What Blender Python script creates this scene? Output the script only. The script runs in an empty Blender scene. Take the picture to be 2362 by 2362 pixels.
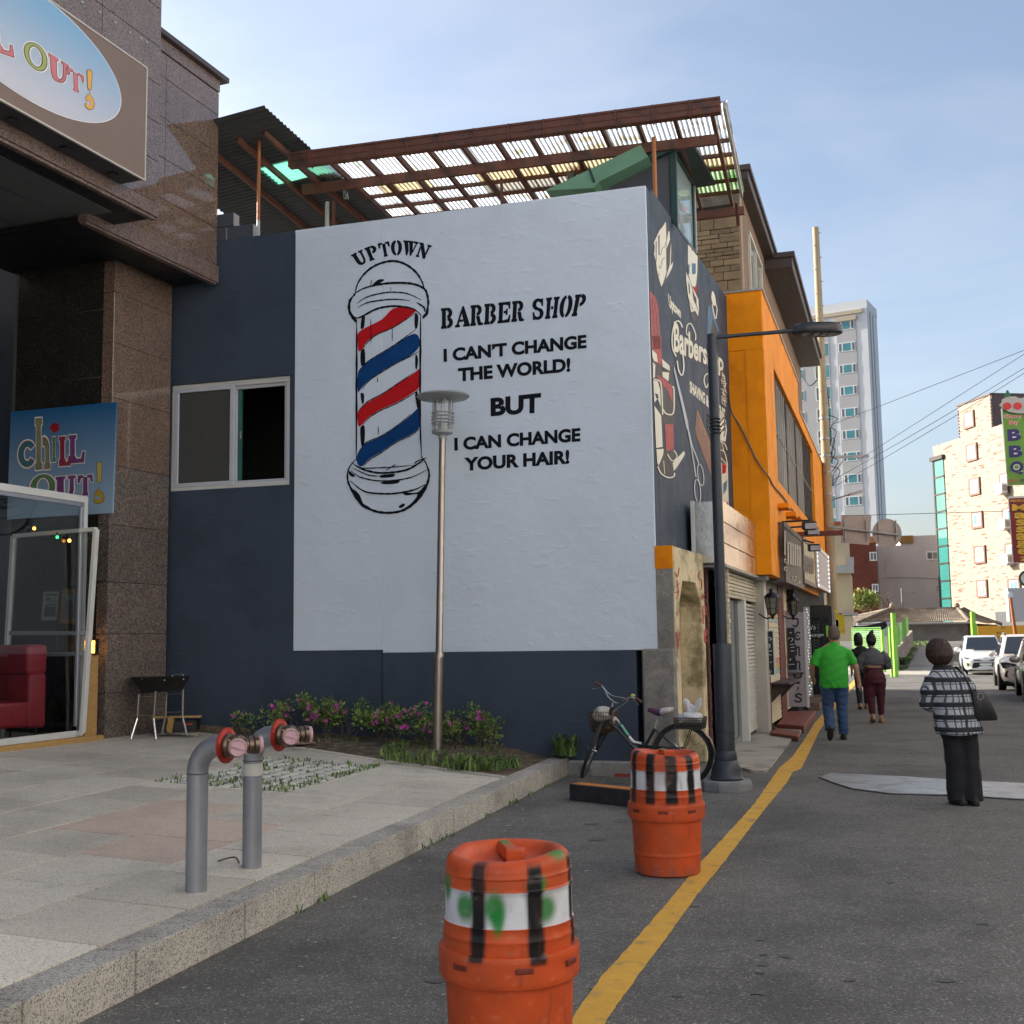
import bpy, bmesh, math, random
from math import *
from mathutils import Vector, Matrix, noise
random.seed(11)
scene = bpy.context.scene
COL = scene.collection
# ------------------------------------------------------------ camera, sky, sun, exposure
FPX = 2700.0; PP = 1181.0; EYE = 1.65                      # photo pixels: 2362 x 2362
CAM_R = Matrix.Rotation(pi/2 + atan(291/2700.0), 3, 'X') @ Matrix.Rotation(-0.0145, 3, 'Z')
CAM_O = Vector((0, 0, EYE))
cam = bpy.data.cameras.new('camera'); cam.sensor_width = 36; cam.sensor_fit = 'HORIZONTAL'
cam.lens = 36*FPX/2362; cam.clip_end = 2000; cam.clip_start = .05
camo = bpy.data.objects.new('camera', cam); COL.objects.link(camo)
camo.matrix_world = Matrix.Translation(CAM_O) @ CAM_R.to_4x4()
scene.camera = camo
SUN_YAW, SUN_EL = radians(-66), radians(24)                # sun stands left of the street and ahead
sl = bpy.data.lights.new('sun', 'SUN'); sl.energy = 4.2; sl.angle = radians(.6); sl.color = (1, .92, .82)
so = bpy.data.objects.new('sun', sl); COL.objects.link(so)
to_sun = Vector((sin(SUN_YAW)*cos(SUN_EL), cos(SUN_YAW)*cos(SUN_EL), sin(SUN_EL)))
so.rotation_euler = to_sun.to_track_quat('Z', 'Y').to_euler(); so.location = (-30, 10, 40)
world = bpy.data.worlds.new('World'); scene.world = world; world.use_nodes = True
wn = world.node_tree; wn.nodes.clear()
sky = wn.nodes.new('ShaderNodeTexSky'); sky.sky_type = 'NISHITA'; sky.sun_disc = False
sky.sun_elevation = SUN_EL; sky.sun_rotation = SUN_YAW; sky.air_density = 1.0; sky.dust_density = 3.0; sky.ozone_density = 2.0
bg = wn.nodes.new('ShaderNodeBackground'); bg.inputs[1].default_value = 0.085
tc = wn.nodes.new('ShaderNodeTexCoord')
# thin high cloud: pale streaks over the whole sky
mp = wn.nodes.new('ShaderNodeMapping'); mp.inputs['Scale'].default_value = (1.3, 1.3, 4.5); mp.inputs['Rotation'].default_value = (.25, .3, .5)
nz = wn.nodes.new('ShaderNodeTexNoise'); nz.inputs['Scale'].default_value = 1.5; nz.inputs['Detail'].default_value = 6; nz.inputs['Roughness'].default_value = .52; nz.inputs['Distortion'].default_value = .4
rp = wn.nodes.new('ShaderNodeMapRange'); rp.inputs['From Min'].default_value = .42; rp.inputs['From Max'].default_value = .78; rp.inputs['To Min'].default_value = .20; rp.inputs['To Max'].default_value = .85
hs = wn.nodes.new('ShaderNodeHueSaturation'); hs.inputs['Saturation'].default_value = .35; hs.inputs['Value'].default_value = 1.25
mx = wn.nodes.new('ShaderNodeMixRGB')
ou = wn.nodes.new('ShaderNodeOutputWorld')
L = wn.links.new
L(tc.outputs['Generated'], mp.inputs[0]); L(mp.outputs[0], nz.inputs['Vector']); L(nz.outputs['Fac'], rp.inputs[0])
L(rp.outputs[0], mx.inputs[0]); L(sky.outputs[0], mx.inputs[1]); L(sky.outputs[0], hs.inputs['Color']); L(hs.outputs[0], mx.inputs[2]); L(mx.outputs[0], bg.inputs[0]); L(bg.outputs[0], ou.inputs[0])
scene.view_settings.view_transform = 'Standard'; scene.view_settings.look = 'None'
scene.view_settings.exposure = 1.52; scene.view_settings.gamma = 1.0; scene.view_settings.use_curve_mapping = False

# ------------------------------------------------------------ pixel -> place
def ray(u, v): return CAM_R @ Vector(((u-PP)/FPX, -(v-PP)/FPX, -1))
def onz(u, v, z=0.0):
    d = ray(u, v); return CAM_O + d*((z-EYE)/d.z)
def onpl(u, v, p, n):
    d = ray(u, v); return CAM_O + d*((p-CAM_O).dot(n)/d.dot(n))
def yawv(a): a = radians(a); return Vector((sin(a), cos(a), 0))
class Fr:
    """upright frame: s along the wall, d out of the wall, z up"""
    def __init__(s, o, yaw, out):
        s.o = Vector((o[0], o[1], 0)); s.a = yawv(yaw); s.n = Vector((s.a.y, -s.a.x, 0))*out; s.yaw = yaw
    def __call__(s, x, d, z): return s.o + s.a*x + s.n*d + Vector((0, 0, z))
    def px(s, u, v, d=0):
        p = onpl(u, v, s.o + s.n*d, s.n) - s.o
        return p.dot(s.a), p.z
    def w(s, u, v, d=0): x, z = s.px(u, v, d); return s(x, d, z)
# ------------------------------------------------------------ mesh helpers
def wl(o):
    v = Vector((0, 0, 0))
    while o: v += o.location; o = o.parent
    return v
def tag(o, label=None, cat=None, group=None, kind=None):
    if label: o['label'] = label
    if cat: o['category'] = cat
    if group: o['group'] = group
    if kind: o['kind'] = kind
    return o
def thing(name, label, cat, loc=(0, 0, 0), group=None, rz=0):
    o = bpy.data.objects.new(name, None); COL.objects.link(o); o.location = Vector(loc); o.rotation_euler = (0, 0, rz)
    o.empty_display_size = .2
    return tag(o, label, cat, group)
def struct(name, loc=(0, 0, 0)):
    o = bpy.data.objects.new(name, None); COL.objects.link(o); o.location = Vector(loc); o['kind'] = 'structure'; return o
def put(name, me, parent=None, loc=(0, 0, 0), rz=0, local=False):
    o = bpy.data.objects.new(name, me); COL.objects.link(o)
    if parent: o.parent = parent
    o.location = Vector(loc) - (Vector((0, 0, 0)) if local or not parent else wl(parent)); o.rotation_euler = (0, 0, rz)
    return o
class MB:
    def __init__(s): s.v = []; s.f = []; s.m = []; s.mi = 0
    def add(s, vs, fs):
        o = len(s.v); s.v += [tuple(v) for v in vs]; s.f += [[i+o for i in f] for f in fs]; s.m += [s.mi]*len(fs); return s
    def hexa(s, p): return s.add(p, [(0, 3, 2, 1), (4, 5, 6, 7), (0, 1, 5, 4), (1, 2, 6, 5), (2, 3, 7, 6), (3, 0, 4, 7)])
    def box(s, x0, x1, y0, y1, z0, z1, T=None):
        T = T or (lambda a, b, c: (a, b, c))
        return s.hexa([T(x0, y0, z0), T(x1, y0, z0), T(x1, y1, z0), T(x0, y1, z0), T(x0, y0, z1), T(x1, y0, z1), T(x1, y1, z1), T(x0, y1, z1)])
    def cbox(s, c, sx, sy, sz, rz=0, T=None):
        ca, sa = cos(rz), sin(rz); c = Vector(c)
        def t(a, b, d): return c + Vector((a*ca-b*sa, a*sa+b*ca, d))
        return s.box(-sx/2, sx/2, -sy/2, sy/2, -sz/2, sz/2, t)
    def poly(s, pts): return s.add(pts, [list(range(len(pts)))])
    def prism(s, pts, vec):
        n = len(pts); vec = Vector(vec); pts = [Vector(p) for p in pts]
        return s.add(pts + [p+vec for p in pts], [list(range(n))[::-1], list(range(n, 2*n))] + [(i, (i+1) % n, n+(i+1) % n, n+i) for i in range(n)])
    def tube(s, pts, r, n=8, cap=True, closed=False):
        pts = [Vector(p) for p in pts]; m = len(pts); rr = r if isinstance(r, (list, tuple)) else [r]*m
        vs = []; up = None
        for i, p in enumerate(pts):
            if closed: t = pts[(i+1) % m]-pts[i-1]
            else: t = pts[min(i+1, m-1)]-pts[max(i-1, 0)]
            t = t.normalized() if t.length > 1e-9 else Vector((0, 0, 1))
            if up is None:
                a = t.cross(Vector((0, 0, 1)) if abs(t.z) < .9 else Vector((1, 0, 0))).normalized()
            else:
                a = up - t*up.dot(t); a = a.normalized() if a.length > 1e-6 else t.orthogonal().normalized()
            up = a; b = t.cross(a)
            for k in range(n): vs.append(p + (a*cos(2*pi*k/n)+b*sin(2*pi*k/n))*rr[i])
        fs = []
        for i in range(m if closed else m-1):
            j = (i+1) % m
            for k in range(n): fs.append((i*n+k, i*n+(k+1) % n, j*n+(k+1) % n, j*n+k))
        if cap and not closed: fs += [list(range(n))[::-1], [(m-1)*n+k for k in range(n)]]
        return s.add(vs, fs)
    def bar(s, p, q, w, h=None, upv=(0, 0, 1)):
        p = Vector(p); q = Vector(q); h = h or w; t = (q-p).normalized(); u = Vector(upv)
        a = t.cross(u); a = a.normalized() if a.length > 1e-5 else t.orthogonal().normalized(); b = a.cross(t).normalized()
        o = [p+a*x*w/2+b*y*h/2 for x, y in ((-1, -1), (1, -1), (1, 1), (-1, 1))]
        return s.hexa(o + [x+(q-p) for x in o])
    def lathe(s, prof, n=24, c=(0, 0, 0), M=None, cap=True):
        c = Vector(c); vs = []
        for r, z in prof:
            for k in range(n):
                p = Vector((r*cos(2*pi*k/n), r*sin(2*pi*k/n), z)); p = M @ p if M else p
                vs.append(c+p)
        fs = [(i*n+k, i*n+(k+1) % n, (i+1)*n+(k+1) % n, (i+1)*n+k) for i in range(len(prof)-1) for k in range(n)]
        if cap: fs += [list(range(n))[::-1], [(len(prof)-1)*n+k for k in range(n)]]
        return s.add(vs, fs)
    def ball(s, c, r, n=10, M=None):
        r = Vector(r) if isinstance(r, (tuple, list, Vector)) else Vector((r, r, r)); pr = []
        for i in range(n//2+1):
            a = -pi/2+pi*i/(n//2); pr.append((max(cos(a), .001), sin(a)))
        Q = Matrix.Diagonal(r); Q = M @ Q if M else Q
        return s.lathe(pr, n, c, Q, False)
    def mesh(s, mats, off=Vector((0, 0, 0)), smooth=False, bevel=0, fix=True, name='m', seg=1):
        me = bpy.data.meshes.new(name); me.from_pydata([Vector(v)-off for v in s.v], [], s.f)
        mats = mats if isinstance(mats, (list, tuple)) else [mats]
        for m in mats: me.materials.append(m)
        if len(mats) > 1: me.polygons.foreach_set('material_index', s.m)
        if fix or bevel:
            bm = bmesh.new(); bm.from_mesh(me)
            if fix: bmesh.ops.recalc_face_normals(bm, faces=bm.faces)
            if bevel: bmesh.ops.bevel(bm, geom=[e for e in bm.edges if len(e.link_faces) == 2 and e.calc_face_angle() > .5], offset=bevel, segments=seg, profile=.6, affect='EDGES')
            bm.to_mesh(me); bm.free()
        if smooth:
            me.polygons.foreach_set('use_smooth', [True]*len(me.polygons))
            if smooth != 'all': me.set_sharp_from_angle(angle=radians(40))
        me.update(); return me
    def build(s, name, mats, parent=None, smooth=False, bevel=0, local=False, fix=True, seg=1):
        off = Vector((0, 0, 0)) if local or not parent else wl(parent)
        o = bpy.data.objects.new(name, s.mesh(mats, off, smooth, bevel, fix, name, seg)); COL.objects.link(o)
        if parent: o.parent = parent
        return o
def cmr(pts, n=5, closed=False):
    P = [Vector(p) for p in pts]; out = []; m = len(P)
    for i in range(m if closed else m-1):
        a, b, c, d = (P[(i-1) % m], P[i], P[(i+1) % m], P[(i+2) % m]) if closed else (P[max(i-1, 0)], P[i], P[i+1], P[min(i+2, m-1)])
        for k in range(n):
            t = k/n; out.append(.5*((2*b)+(c-a)*t+(2*a-5*b+4*c-d)*t*t+(3*b-a-3*c+d)*t*t*t))
    if not closed: out.append(P[-1])
    return out
def stroke2(pts, w, n=5, taper=True):
    P = cmr([(x, y) for x, y in pts], n); m = len(P); L_ = []; R_ = []
    for i, p in enumerate(P):
        t = P[min(i+1, m-1)]-P[max(i-1, 0)]; t = t.normalized() if t.length else Vector((1, 0)); q = Vector((-t.y, t.x))
        k = (.35+.65*min(1, 4*min(i, m-1-i)/m)) if taper else 1
        k *= 1+.18*sin(i*1.7+p.x*.05)*taper
        L_.append(p+q*w/2*k); R_.append(p-q*w/2*k)
    return L_, R_
class Trace:
    """flat paint laid on a wall frame, traced from crop pixels (scale, x0, y0)"""
    def __init__(s, F, sc, x0, y0, d): s.F, s.sc, s.x0, s.y0, s.d = F, sc, x0, y0, d; s.mb = MB()
    def p(s, x, y): return s.F.w(s.x0+x/s.sc, s.y0+y/s.sc, s.d)
    def fill(s, pts, smooth=0):
        if smooth: pts = [tuple(q) for q in cmr(pts, smooth, True)]
        s.mb.poly([s.p(*q) for q in pts]); s.d += .00012; return s
    def stroke(s, pts, w, taper=True, n=5):
        a, b = stroke2(pts, w, n, taper); m = len(a)
        s.mb.add([s.p(*q) for q in a]+[s.p(*q) for q in b], [(i, i+1, m+i+1, m+i) for i in range(m-1)]); s.d += .00012; return s
    def quadtext(s, txt, bl, br, tr, tl, bold=0, shear=0):
        v, f = textmesh(txt, bold); return s.warp(v, f, bl, br, tr, tl)
    def warp(s, v, f, bl, br, tr, tl, arc=None):
        out = []
        for x, y in v:
            if arc:
                a = arc[0](x); b = arc[1](x)
            else:
                a = (bl[0]+(br[0]-bl[0])*x, bl[1]+(br[1]-bl[1])*x); b = (tl[0]+(tr[0]-tl[0])*x, tl[1]+(tr[1]-tl[1])*x)
            out.append(s.p(a[0]+(b[0]-a[0])*y, a[1]+(b[1]-a[1])*y))
        s.mb.add(out, f); s.d += .00012; return s
    def build(s, name, mat, parent): return s.mb.build(name, mat, parent, fix=False)
_tx = {}
def textmesh(txt, bold=0, norm=True):
    k = (txt, bold)
    if k not in _tx:
        c = bpy.data.curves.new('t', 'FONT'); c.body = txt; c.size = 1; c.offset = bold; c.resolution_u = 4; c.fill_mode = 'FRONT'
        o = bpy.data.objects.new('t', c); COL.objects.link(o)
        bpy.context.view_layer.update()
        dg = bpy.context.evaluated_depsgraph_get(); me = bpy.data.meshes.new_from_object(o.evaluated_get(dg))
        v = [(p.co.x, p.co.y) for p in me.vertices]; f = [list(p.vertices) for p in me.polygons]
        bpy.data.objects.remove(o); bpy.data.curves.remove(c); bpy.data.meshes.remove(me)
        if v:
            x0 = min(a for a, b in v); x1 = max(a for a, b in v); y0 = min(b for a, b in v); y1 = max(b for a, b in v)
            v = [((a-x0)/(x1-x0), (b-y0)/(y1-y0)) for a, b in v]
        _tx[k] = (v, f)
    return _tx[k]
# ------------------------------------------------------------ materials
_mats = {}
def nodes(m):
    nt = m.node_tree; return nt, nt.nodes.new, nt.links.new
def M(name, col, rough=.6, metal=0, var=.12, vs=3., fine=0, fs=90., bump=0, bs=40., spec=.5, col2=None, c2s=2., c2=(.5, .62), rnd=0, emit=0, ecol=None, trans=0, alpha=1, stretch=None, coat=0):
    if name in _mats: return _mats[name]
    m = bpy.data.materials.new(name); m.use_nodes = True; nt, N, K = nodes(m); b = nt.nodes['Principled BSDF']
    b.inputs['Roughness'].default_value = rough; b.inputs['Metallic'].default_value = metal; b.inputs['Specular IOR Level'].default_value = spec
    b.inputs['Transmission Weight'].default_value = trans; b.inputs['Alpha'].default_value = alpha; b.inputs['Coat Weight'].default_value = coat
    if emit: b.inputs['Emission Color'].default_value = (*(ecol or col), 1); b.inputs['Emission Strength'].default_value = emit
    g = N('ShaderNodeNewGeometry'); pos = g.outputs['Position']
    if stretch:
        q = N('ShaderNodeMapping'); q.inputs['Scale'].default_value = stretch; K(pos, q.inputs[0]); pos = q.outputs[0]
    def noise(sc, det=5, ro=.6):
        n = N('ShaderNodeTexNoise'); n.inputs['Scale'].default_value = sc; n.inputs['Detail'].default_value = det; n.inputs['Roughness'].default_value = ro; K(pos, n.inputs['Vector']); return n.outputs['Fac']
    def rng(src, a, b_, lo, hi):
        r = N('ShaderNodeMapRange'); r.inputs[1].default_value = a; r.inputs[2].default_value = b_; r.inputs[3].default_value = lo; r.inputs[4].default_value = hi; K(src, r.inputs[0]); return r.outputs[0]
    def mulc(c, f):
        x = N('ShaderNodeMixRGB'); x.blend_type = 'MULTIPLY'; x.inputs[0].default_value = 1; K(c, x.inputs[1]); K(f, x.inputs[2]); return x.outputs[0]
    rgb = N('ShaderNodeRGB'); rgb.outputs[0].default_value = (*col, 1); c = rgb.outputs[0]
    if col2:
        x = N('ShaderNodeMixRGB'); K(rng(noise(c2s, 8, .65), c2[0], c2[1], 0, 1), x.inputs[0]); K(c, x.inputs[1]); x.inputs[2].default_value = (*col2, 1); c = x.outputs[0]
    if var: c = mulc(c, rng(noise(vs), .25, .75, 1-var, 1+var))
    if fine: c = mulc(c, rng(noise(fs, 3, .7), .3, .7, 1-fine, 1+fine))
    if rnd:
        oi = N('ShaderNodeObjectInfo'); c = mulc(c, rng(oi.outputs['Random'], 0, 1, 1-rnd, 1+rnd))
    K(c, b.inputs['Base Color'])
    if var and rough > .1: K(rng(noise(vs*2.3), .3, .7, max(.02, rough-.08), min(1, rough+.08)), b.inputs['Roughness'])
    if bump:
        bn = N('ShaderNodeBump'); bn.inputs['Strength'].default_value = 1; bn.inputs['Distance'].default_value = bump; K(noise(bs, 6, .6), bn.inputs['Height']); K(bn.outputs[0], b.inputs['Normal'])
    _mats[name] = m; return m
def speck(name, base, specks, rough, sc=120., bump=0, rnd=0, big=.12, spec=.5, stain=None):
    """granite / asphalt: voronoi grains of several colours"""
    if name in _mats: return _mats[name]
    m = bpy.data.materials.new(name); m.use_nodes = True; nt, N, K = nodes(m); b = nt.nodes['Principled BSDF']
    b.inputs['Roughness'].default_value = rough; b.inputs['Specular IOR Level'].default_value = spec
    g = N('ShaderNodeNewGeometry'); pos = g.outputs['Position']
    v = N('ShaderNodeTexVoronoi'); v.inputs['Scale'].default_value = sc; K(pos, v.inputs['Vector'])
    sp = N('ShaderNodeSeparateColor'); K(v.outputs['Color'], sp.inputs[0])
    r = N('ShaderNodeValToRGB'); r.color_ramp.interpolation = 'CONSTANT'; K(sp.outputs[0], r.inputs[0])
    els = r.color_ramp.elements; els[0].position = 0; els[0].color = (*base, 1); p = 1-sum(w for w, _ in specks)
    els[1].position = p; els[1].color = (*specks[0][1], 1); p += specks[0][0]
    for w, c in specks[1:]:
        e = els.new(p); e.color = (*c, 1); p += w
    c = r.outputs[0]
    def mul(c, src, a, b_, lo, hi):
        q = N('ShaderNodeMapRange'); q.inputs[1].default_value = a; q.inputs[2].default_value = b_; q.inputs[3].default_value = lo; q.inputs[4].default_value = hi; K(src, q.inputs[0])
        x = N('ShaderNodeMixRGB'); x.blend_type = 'MULTIPLY'; x.inputs[0].default_value = 1; K(c, x.inputs[1]); K(q.outputs[0], x.inputs[2]); return x.outputs[0]
    def noise(s, d=6):
        n = N('ShaderNodeTexNoise'); n.inputs['Scale'].default_value = s; n.inputs['Detail'].default_value = d; n.inputs['Roughness'].default_value = .62; K(pos, n.inputs['Vector']); return n.outputs['Fac']
    c = mul(c, noise(.7), .3, .7, 1-big, 1+big); c = mul(c, noise(4.5), .3, .7, 1-big*.7, 1+big*.7); c = mul(c, noise(38), .3, .7, 1-big*.8, 1+big*.8)
    if stain: 
        for s, a, b_, lo in stain: c = mul(c, noise(s, 9), a, b_, lo, 1)
    if rnd: oi = N('ShaderNodeObjectInfo'); c = mul(c, oi.outputs['Random'], 0, 1, 1-rnd, 1+rnd)
    K(c, b.inputs['Base Color'])
    if bump:
        bn = N('ShaderNodeBump'); bn.inputs['Distance'].default_value = bump; K(v.outputs['Distance'], bn.inputs['Height']); K(bn.outputs[0], b.inputs['Normal'])
    _mats[name] = m; return m
def vcol(name, rough=.5, spec=.5, bump=0, bs=30):
    m = bpy.data.materials.new(name); m.use_nodes = True; nt, N, K = nodes(m); b = nt.nodes['Principled BSDF']
    a = N('ShaderNodeVertexColor'); a.layer_name = 'paint'; K(a.outputs[0], b.inputs['Base Color']); b.inputs['Roughness'].default_value = rough; b.inputs['Specular IOR Level'].default_value = spec
    if bump:
        n = N('ShaderNodeTexNoise'); n.inputs['Scale'].default_value = bs; bn = N('ShaderNodeBump'); bn.inputs['Distance'].default_value = bump; K(n.outputs[0], bn.inputs['Height']); K(bn.outputs[0], b.inputs['Normal'])
    return m
def paintv(me, fn):
    a = me.color_attributes.new('paint', 'FLOAT_COLOR', 'POINT')
    for i, v in enumerate(me.vertices): a.data[i].color = (*fn(v.co), 1)
def glass(name, tint=(.9, .95, .95), rough=.0, alpha=.25, refl=None):
    if name in _mats: return _mats[name]
    m = bpy.data.materials.new(name); m.use_nodes = True; nt, N, K = nodes(m); nt.nodes.remove(nt.nodes['Principled BSDF'])
    o = nt.nodes['Material Output']; t = N('ShaderNodeBsdfTransparent'); t.inputs[0].default_value = (*[c*alpha for c in tint], 1)
    g = N('ShaderNodeBsdfGlossy'); g.inputs['Roughness'].default_value = rough + .01; lw = N('ShaderNodeLayerWeight'); lw.inputs[0].default_value = .5; pw = N('ShaderNodeMath'); pw.operation = 'POWER'; K(lw.outputs['Facing'], pw.inputs[0]); pw.inputs[1].default_value = 5; fr = N('ShaderNodeMath'); fr.operation = 'MULTIPLY_ADD'; K(pw.outputs[0], fr.inputs[0]); fr.inputs[1].default_value = .9; fr.inputs[2].default_value = .05
    x = N('ShaderNodeMixShader'); K(fr.outputs[0], x.inputs[0]); K(t.outputs[0], x.inputs[1]); K(g.outputs[0], x.inputs[2]); K(x.outputs[0], o.inputs[0])
    _mats[name] = m; return m
def transl(name, col, amt=.6, col2=None, rough=.6):
    if name in _mats: return _mats[name]
    m = bpy.data.materials.new(name); m.use_nodes = True; nt, N, K = nodes(m); b = nt.nodes['Principled BSDF']; o = nt.nodes['Material Output']
    b.inputs['Roughness'].default_value = rough; g = N('ShaderNodeNewGeometry'); n = N('ShaderNodeTexNoise'); n.inputs['Scale'].default_value = 1.7; n.inputs['Detail'].default_value = 8; K(g.outputs['Position'], n.inputs['Vector'])
    r = N('ShaderNodeMapRange'); r.inputs[1].default_value = .56; r.inputs[2].default_value = .68; K(n.outputs[0], r.inputs[0])
    x = N('ShaderNodeMixRGB'); x.inputs[1].default_value = (*col, 1); x.inputs[2].default_value = (*(col2 or col), 1); K(r.outputs[0], x.inputs[0])
    K(x.outputs[0], b.inputs['Base Color']); t = N('ShaderNodeBsdfTranslucent'); K(x.outputs[0], t.inputs[0])
    s = N('ShaderNodeMixShader'); s.inputs[0].default_value = amt; K(b.outputs[0], s.inputs[1]); K(t.outputs[0], s.inputs[2]); K(s.outputs[0], o.inputs[0])
    _mats[name] = m; return m
# ------------------------------------------------------------ palette
ASPH = speck('asphalt', (.125, .118, .108), [(.10, (.17, .16, .145)), (.05, (.22, .21, .19)), (.02, (.30, .285, .255)), (.22, (.090, .086, .080))], .88, 95, .004, big=.16, stain=[(.35, .38, .52, .74), (1.3, .34, .46, .80), (5, .30, .40, .85)])
SLAB = speck('slab_granite', (.62, .56, .47), [(.16, (.49, .45, .385)), (.12, (.72, .66, .56)), (.08, (.28, .255, .225))], .75, 190, .0008, rnd=.15, big=.08, stain=[(1.1, .34, .5, .80), (6, .32, .40, .86)])
SLABP = speck('slab_pink', (.58, .45, .365), [(.16, (.48, .36, .29)), (.12, (.66, .54, .45)), (.08, (.32, .25, .21))], .75, 190, .0008, rnd=.07, big=.08, stain=[(1.1, .34, .5, .82)])
KERB = speck('kerb_granite', (.47, .435, .38), [(.2, (.26, .24, .22)), (.12, (.48, .45, .40)), (.1, (.14, .13, .12))], .85, 150, .003, rnd=.06, big=.12, stain=[(2.2, .36, .5, .72)])
MORTAR = M('joint_mortar', (.055, .05, .042), .9, var=.3, vs=8)
YEL = M('yellow_paint', (.62, .335, .04), .8, var=.10, vs=6, fine=.14, fs=150, col2=(.26, .18, .08), c2s=5, c2=(.54, .72), bump=.001, bs=120)
CONC = M('concrete', (.36, .33, .28), .9, var=.18, vs=2, fine=.12, fs=120, col2=(.22, .20, .17), c2s=1.6, bump=.002, bs=60)
CONCD = M('old_concrete', (.25, .24, .225), .9, var=.25, vs=4, fine=.2, fs=80, col2=(.12, .115, .11), c2s=3, bump=.006, bs=25)
PAVEW = M('pale_paver', (.58, .57, .52), .85, var=.15, vs=8, fine=.1, rnd=.1, bump=.002, bs=70)
SOIL = M('soil', (.105, .075, .052), .95, var=.4, vs=9, fine=.4, fs=70, col2=(.17, .13, .085), c2s=9, bump=.02, bs=22)
SAND = M('sandy_soil', (.36, .28, .18), .95, var=.2, vs=9, fine=.2, bump=.006, bs=30)
LEAF = M('leaf', (.10, .17, .035), .55, var=.35, vs=14, rnd=.0)
LEAFL = M('leaf_light', (.20, .28, .06), .55, var=.3, vs=14)
LEAFD = M('leaf_dark', (.05, .095, .03), .6, var=.35, vs=12)
TWIG = M('twig', (.12, .085, .06), .9, var=.3, vs=20)
PETAL = M('petal', (.50, .045, .36), .5, var=.25, vs=30)
STEEL = M('steel_plate', (.42, .41, .40), .42, .75, var=.22, vs=3, fine=.1, col2=(.30, .27, .24), c2s=4, bump=.0015, bs=30)
DARKM = M('dark_metal', (.045, .05, .058), .5, .3, var=.15)
IRON = M('cast_iron', (.055, .052, .05), .75, .3, var=.3, vs=12, bump=.004, bs=60)
# ------------------------------------------------------------ ground
gm = MB()
rows = [(-60, 0), (0, 0), (30, 0), (57, 0), (80, .95), (120, 1.2), (600, 1.2)]
for i in range(len(rows)-1):
    (a, za), (b, zb) = rows[i], rows[i+1]
    gm.poly([(-300, a, za), (300, a, za), (300, b, zb), (-300, b, zb)])
g = gm.build('road', ASPH, fix=False); g['kind'] = 'structure'; g['label'] = 'grey asphalt street with fine pale grit'
def flat(name, pts, mat, z, label=None, thick=0, kind='structure'):
    m = MB(); P = [onz(u, v, z) for u, v in pts]
    if thick: m.prism([Vector((p.x, p.y, z-thick)) for p in P], (0, 0, thick))
    else: m.poly(P)
    o = m.build(name, mat); o['kind'] = kind
    if label: o['label'] = label
    return o
# yellow edge line traced along the street
z8 = lambda x, y: (1300+x/1.8192, 1700+y/1.8192)
zm = lambda x, y: (1850+x/3.5137, 1350+y/3.5137)
lf = [z8(20, 1204), z8(90, 1100), z8(160, 1003), z8(300, 850), z8(430, 702), z8(580, 520), z8(720, 370), z8(800, 280), z8(870, 180), z8(905, 130), z8(960, 82), z8(1008, 15), zm(97, 1122), zm(205, 1000)]
rt = [z8(170, 1204), z8(235, 1110), z8(310, 1005), z8(440, 830), z8(560, 662), z8(692, 500), z8(790, 372), z8(860, 282), z8(938, 190), z8(962, 146), z8(998, 132), z8(1062, 0), zm(125, 1205), zm(214, 1070)]
A_ = [onz(*p, .004) for p in lf]; B_ = [onz(*p, .004) for p in rt]
def ext(P, y):
    d = (P[-1]-P[-4]).normalized(); d = Vector((.31, .951, 0)); return P[-1]+d*((y-P[-1].y)/d.y)
A_ = [A_[0]+(A_[0]-A_[2])*2] + A_ + [ext(A_, 34), ext(A_, 43)]; B_ = [B_[0]+(B_[0]-B_[2])*2] + B_ + [ext(B_, 34), ext(B_, 43)]
def dense(P, n=14):
    out = []
    for i in range(len(P)-1):
        for k in range(n): out.append(P[i].lerp(P[i+1], k/n))
    out.append(P[-1]); return out
A_ = dense(A_); B_ = dense(B_); m = MB(); n_ = len(A_)
jit = lambda: Vector((random.uniform(-.0035, .0035), 0, 0))
m.add([p+jit() for p in A_]+[p+jit() for p in B_], [(i, i+1, n_+i+1, n_+i) for i in range(n_-1)])
o = m.build('yellow_line', YEL, fix=False); o['kind'] = 'structure'; o['label'] = 'worn yellow edge line painted along the street'
# concrete apron before the shops
za = lambda x, y: (1480+x/2.76, 1150+y/2.76)
AP = [za(*p) for p in ((590, 1700), (700, 1728), (790, 1732), (830, 1690), (965, 1515), (800, 1480), (660, 1470), (560, 1560))]
flat('shop_apron', AP, CONC, .03, 'pale stained concrete apron before the shutters', .03)
P = [onz(u, v, .02) for u, v in [zm(*q) for q in ((137, 1548), (260, 1596), (400, 1640), (700, 1678), (1240, 1694), (1800, 1728))]]
Q = [onz(u, v, .02) for u, v in [zm(*q) for q in ((2040, 1740), (2020, 1615), (1780, 1600), (1240, 1575), (860, 1548), (500, 1530), (240, 1518))]]
m = MB(); m.prism([Vector((p.x, p.y, .006)) for p in P+Q], (0, 0, .012))
t = m.build('steel_plate', STEEL, bevel=.003); tag(t, 'pale steel road plate lying across the asphalt near the plaid coat', 'steel plate')
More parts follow.
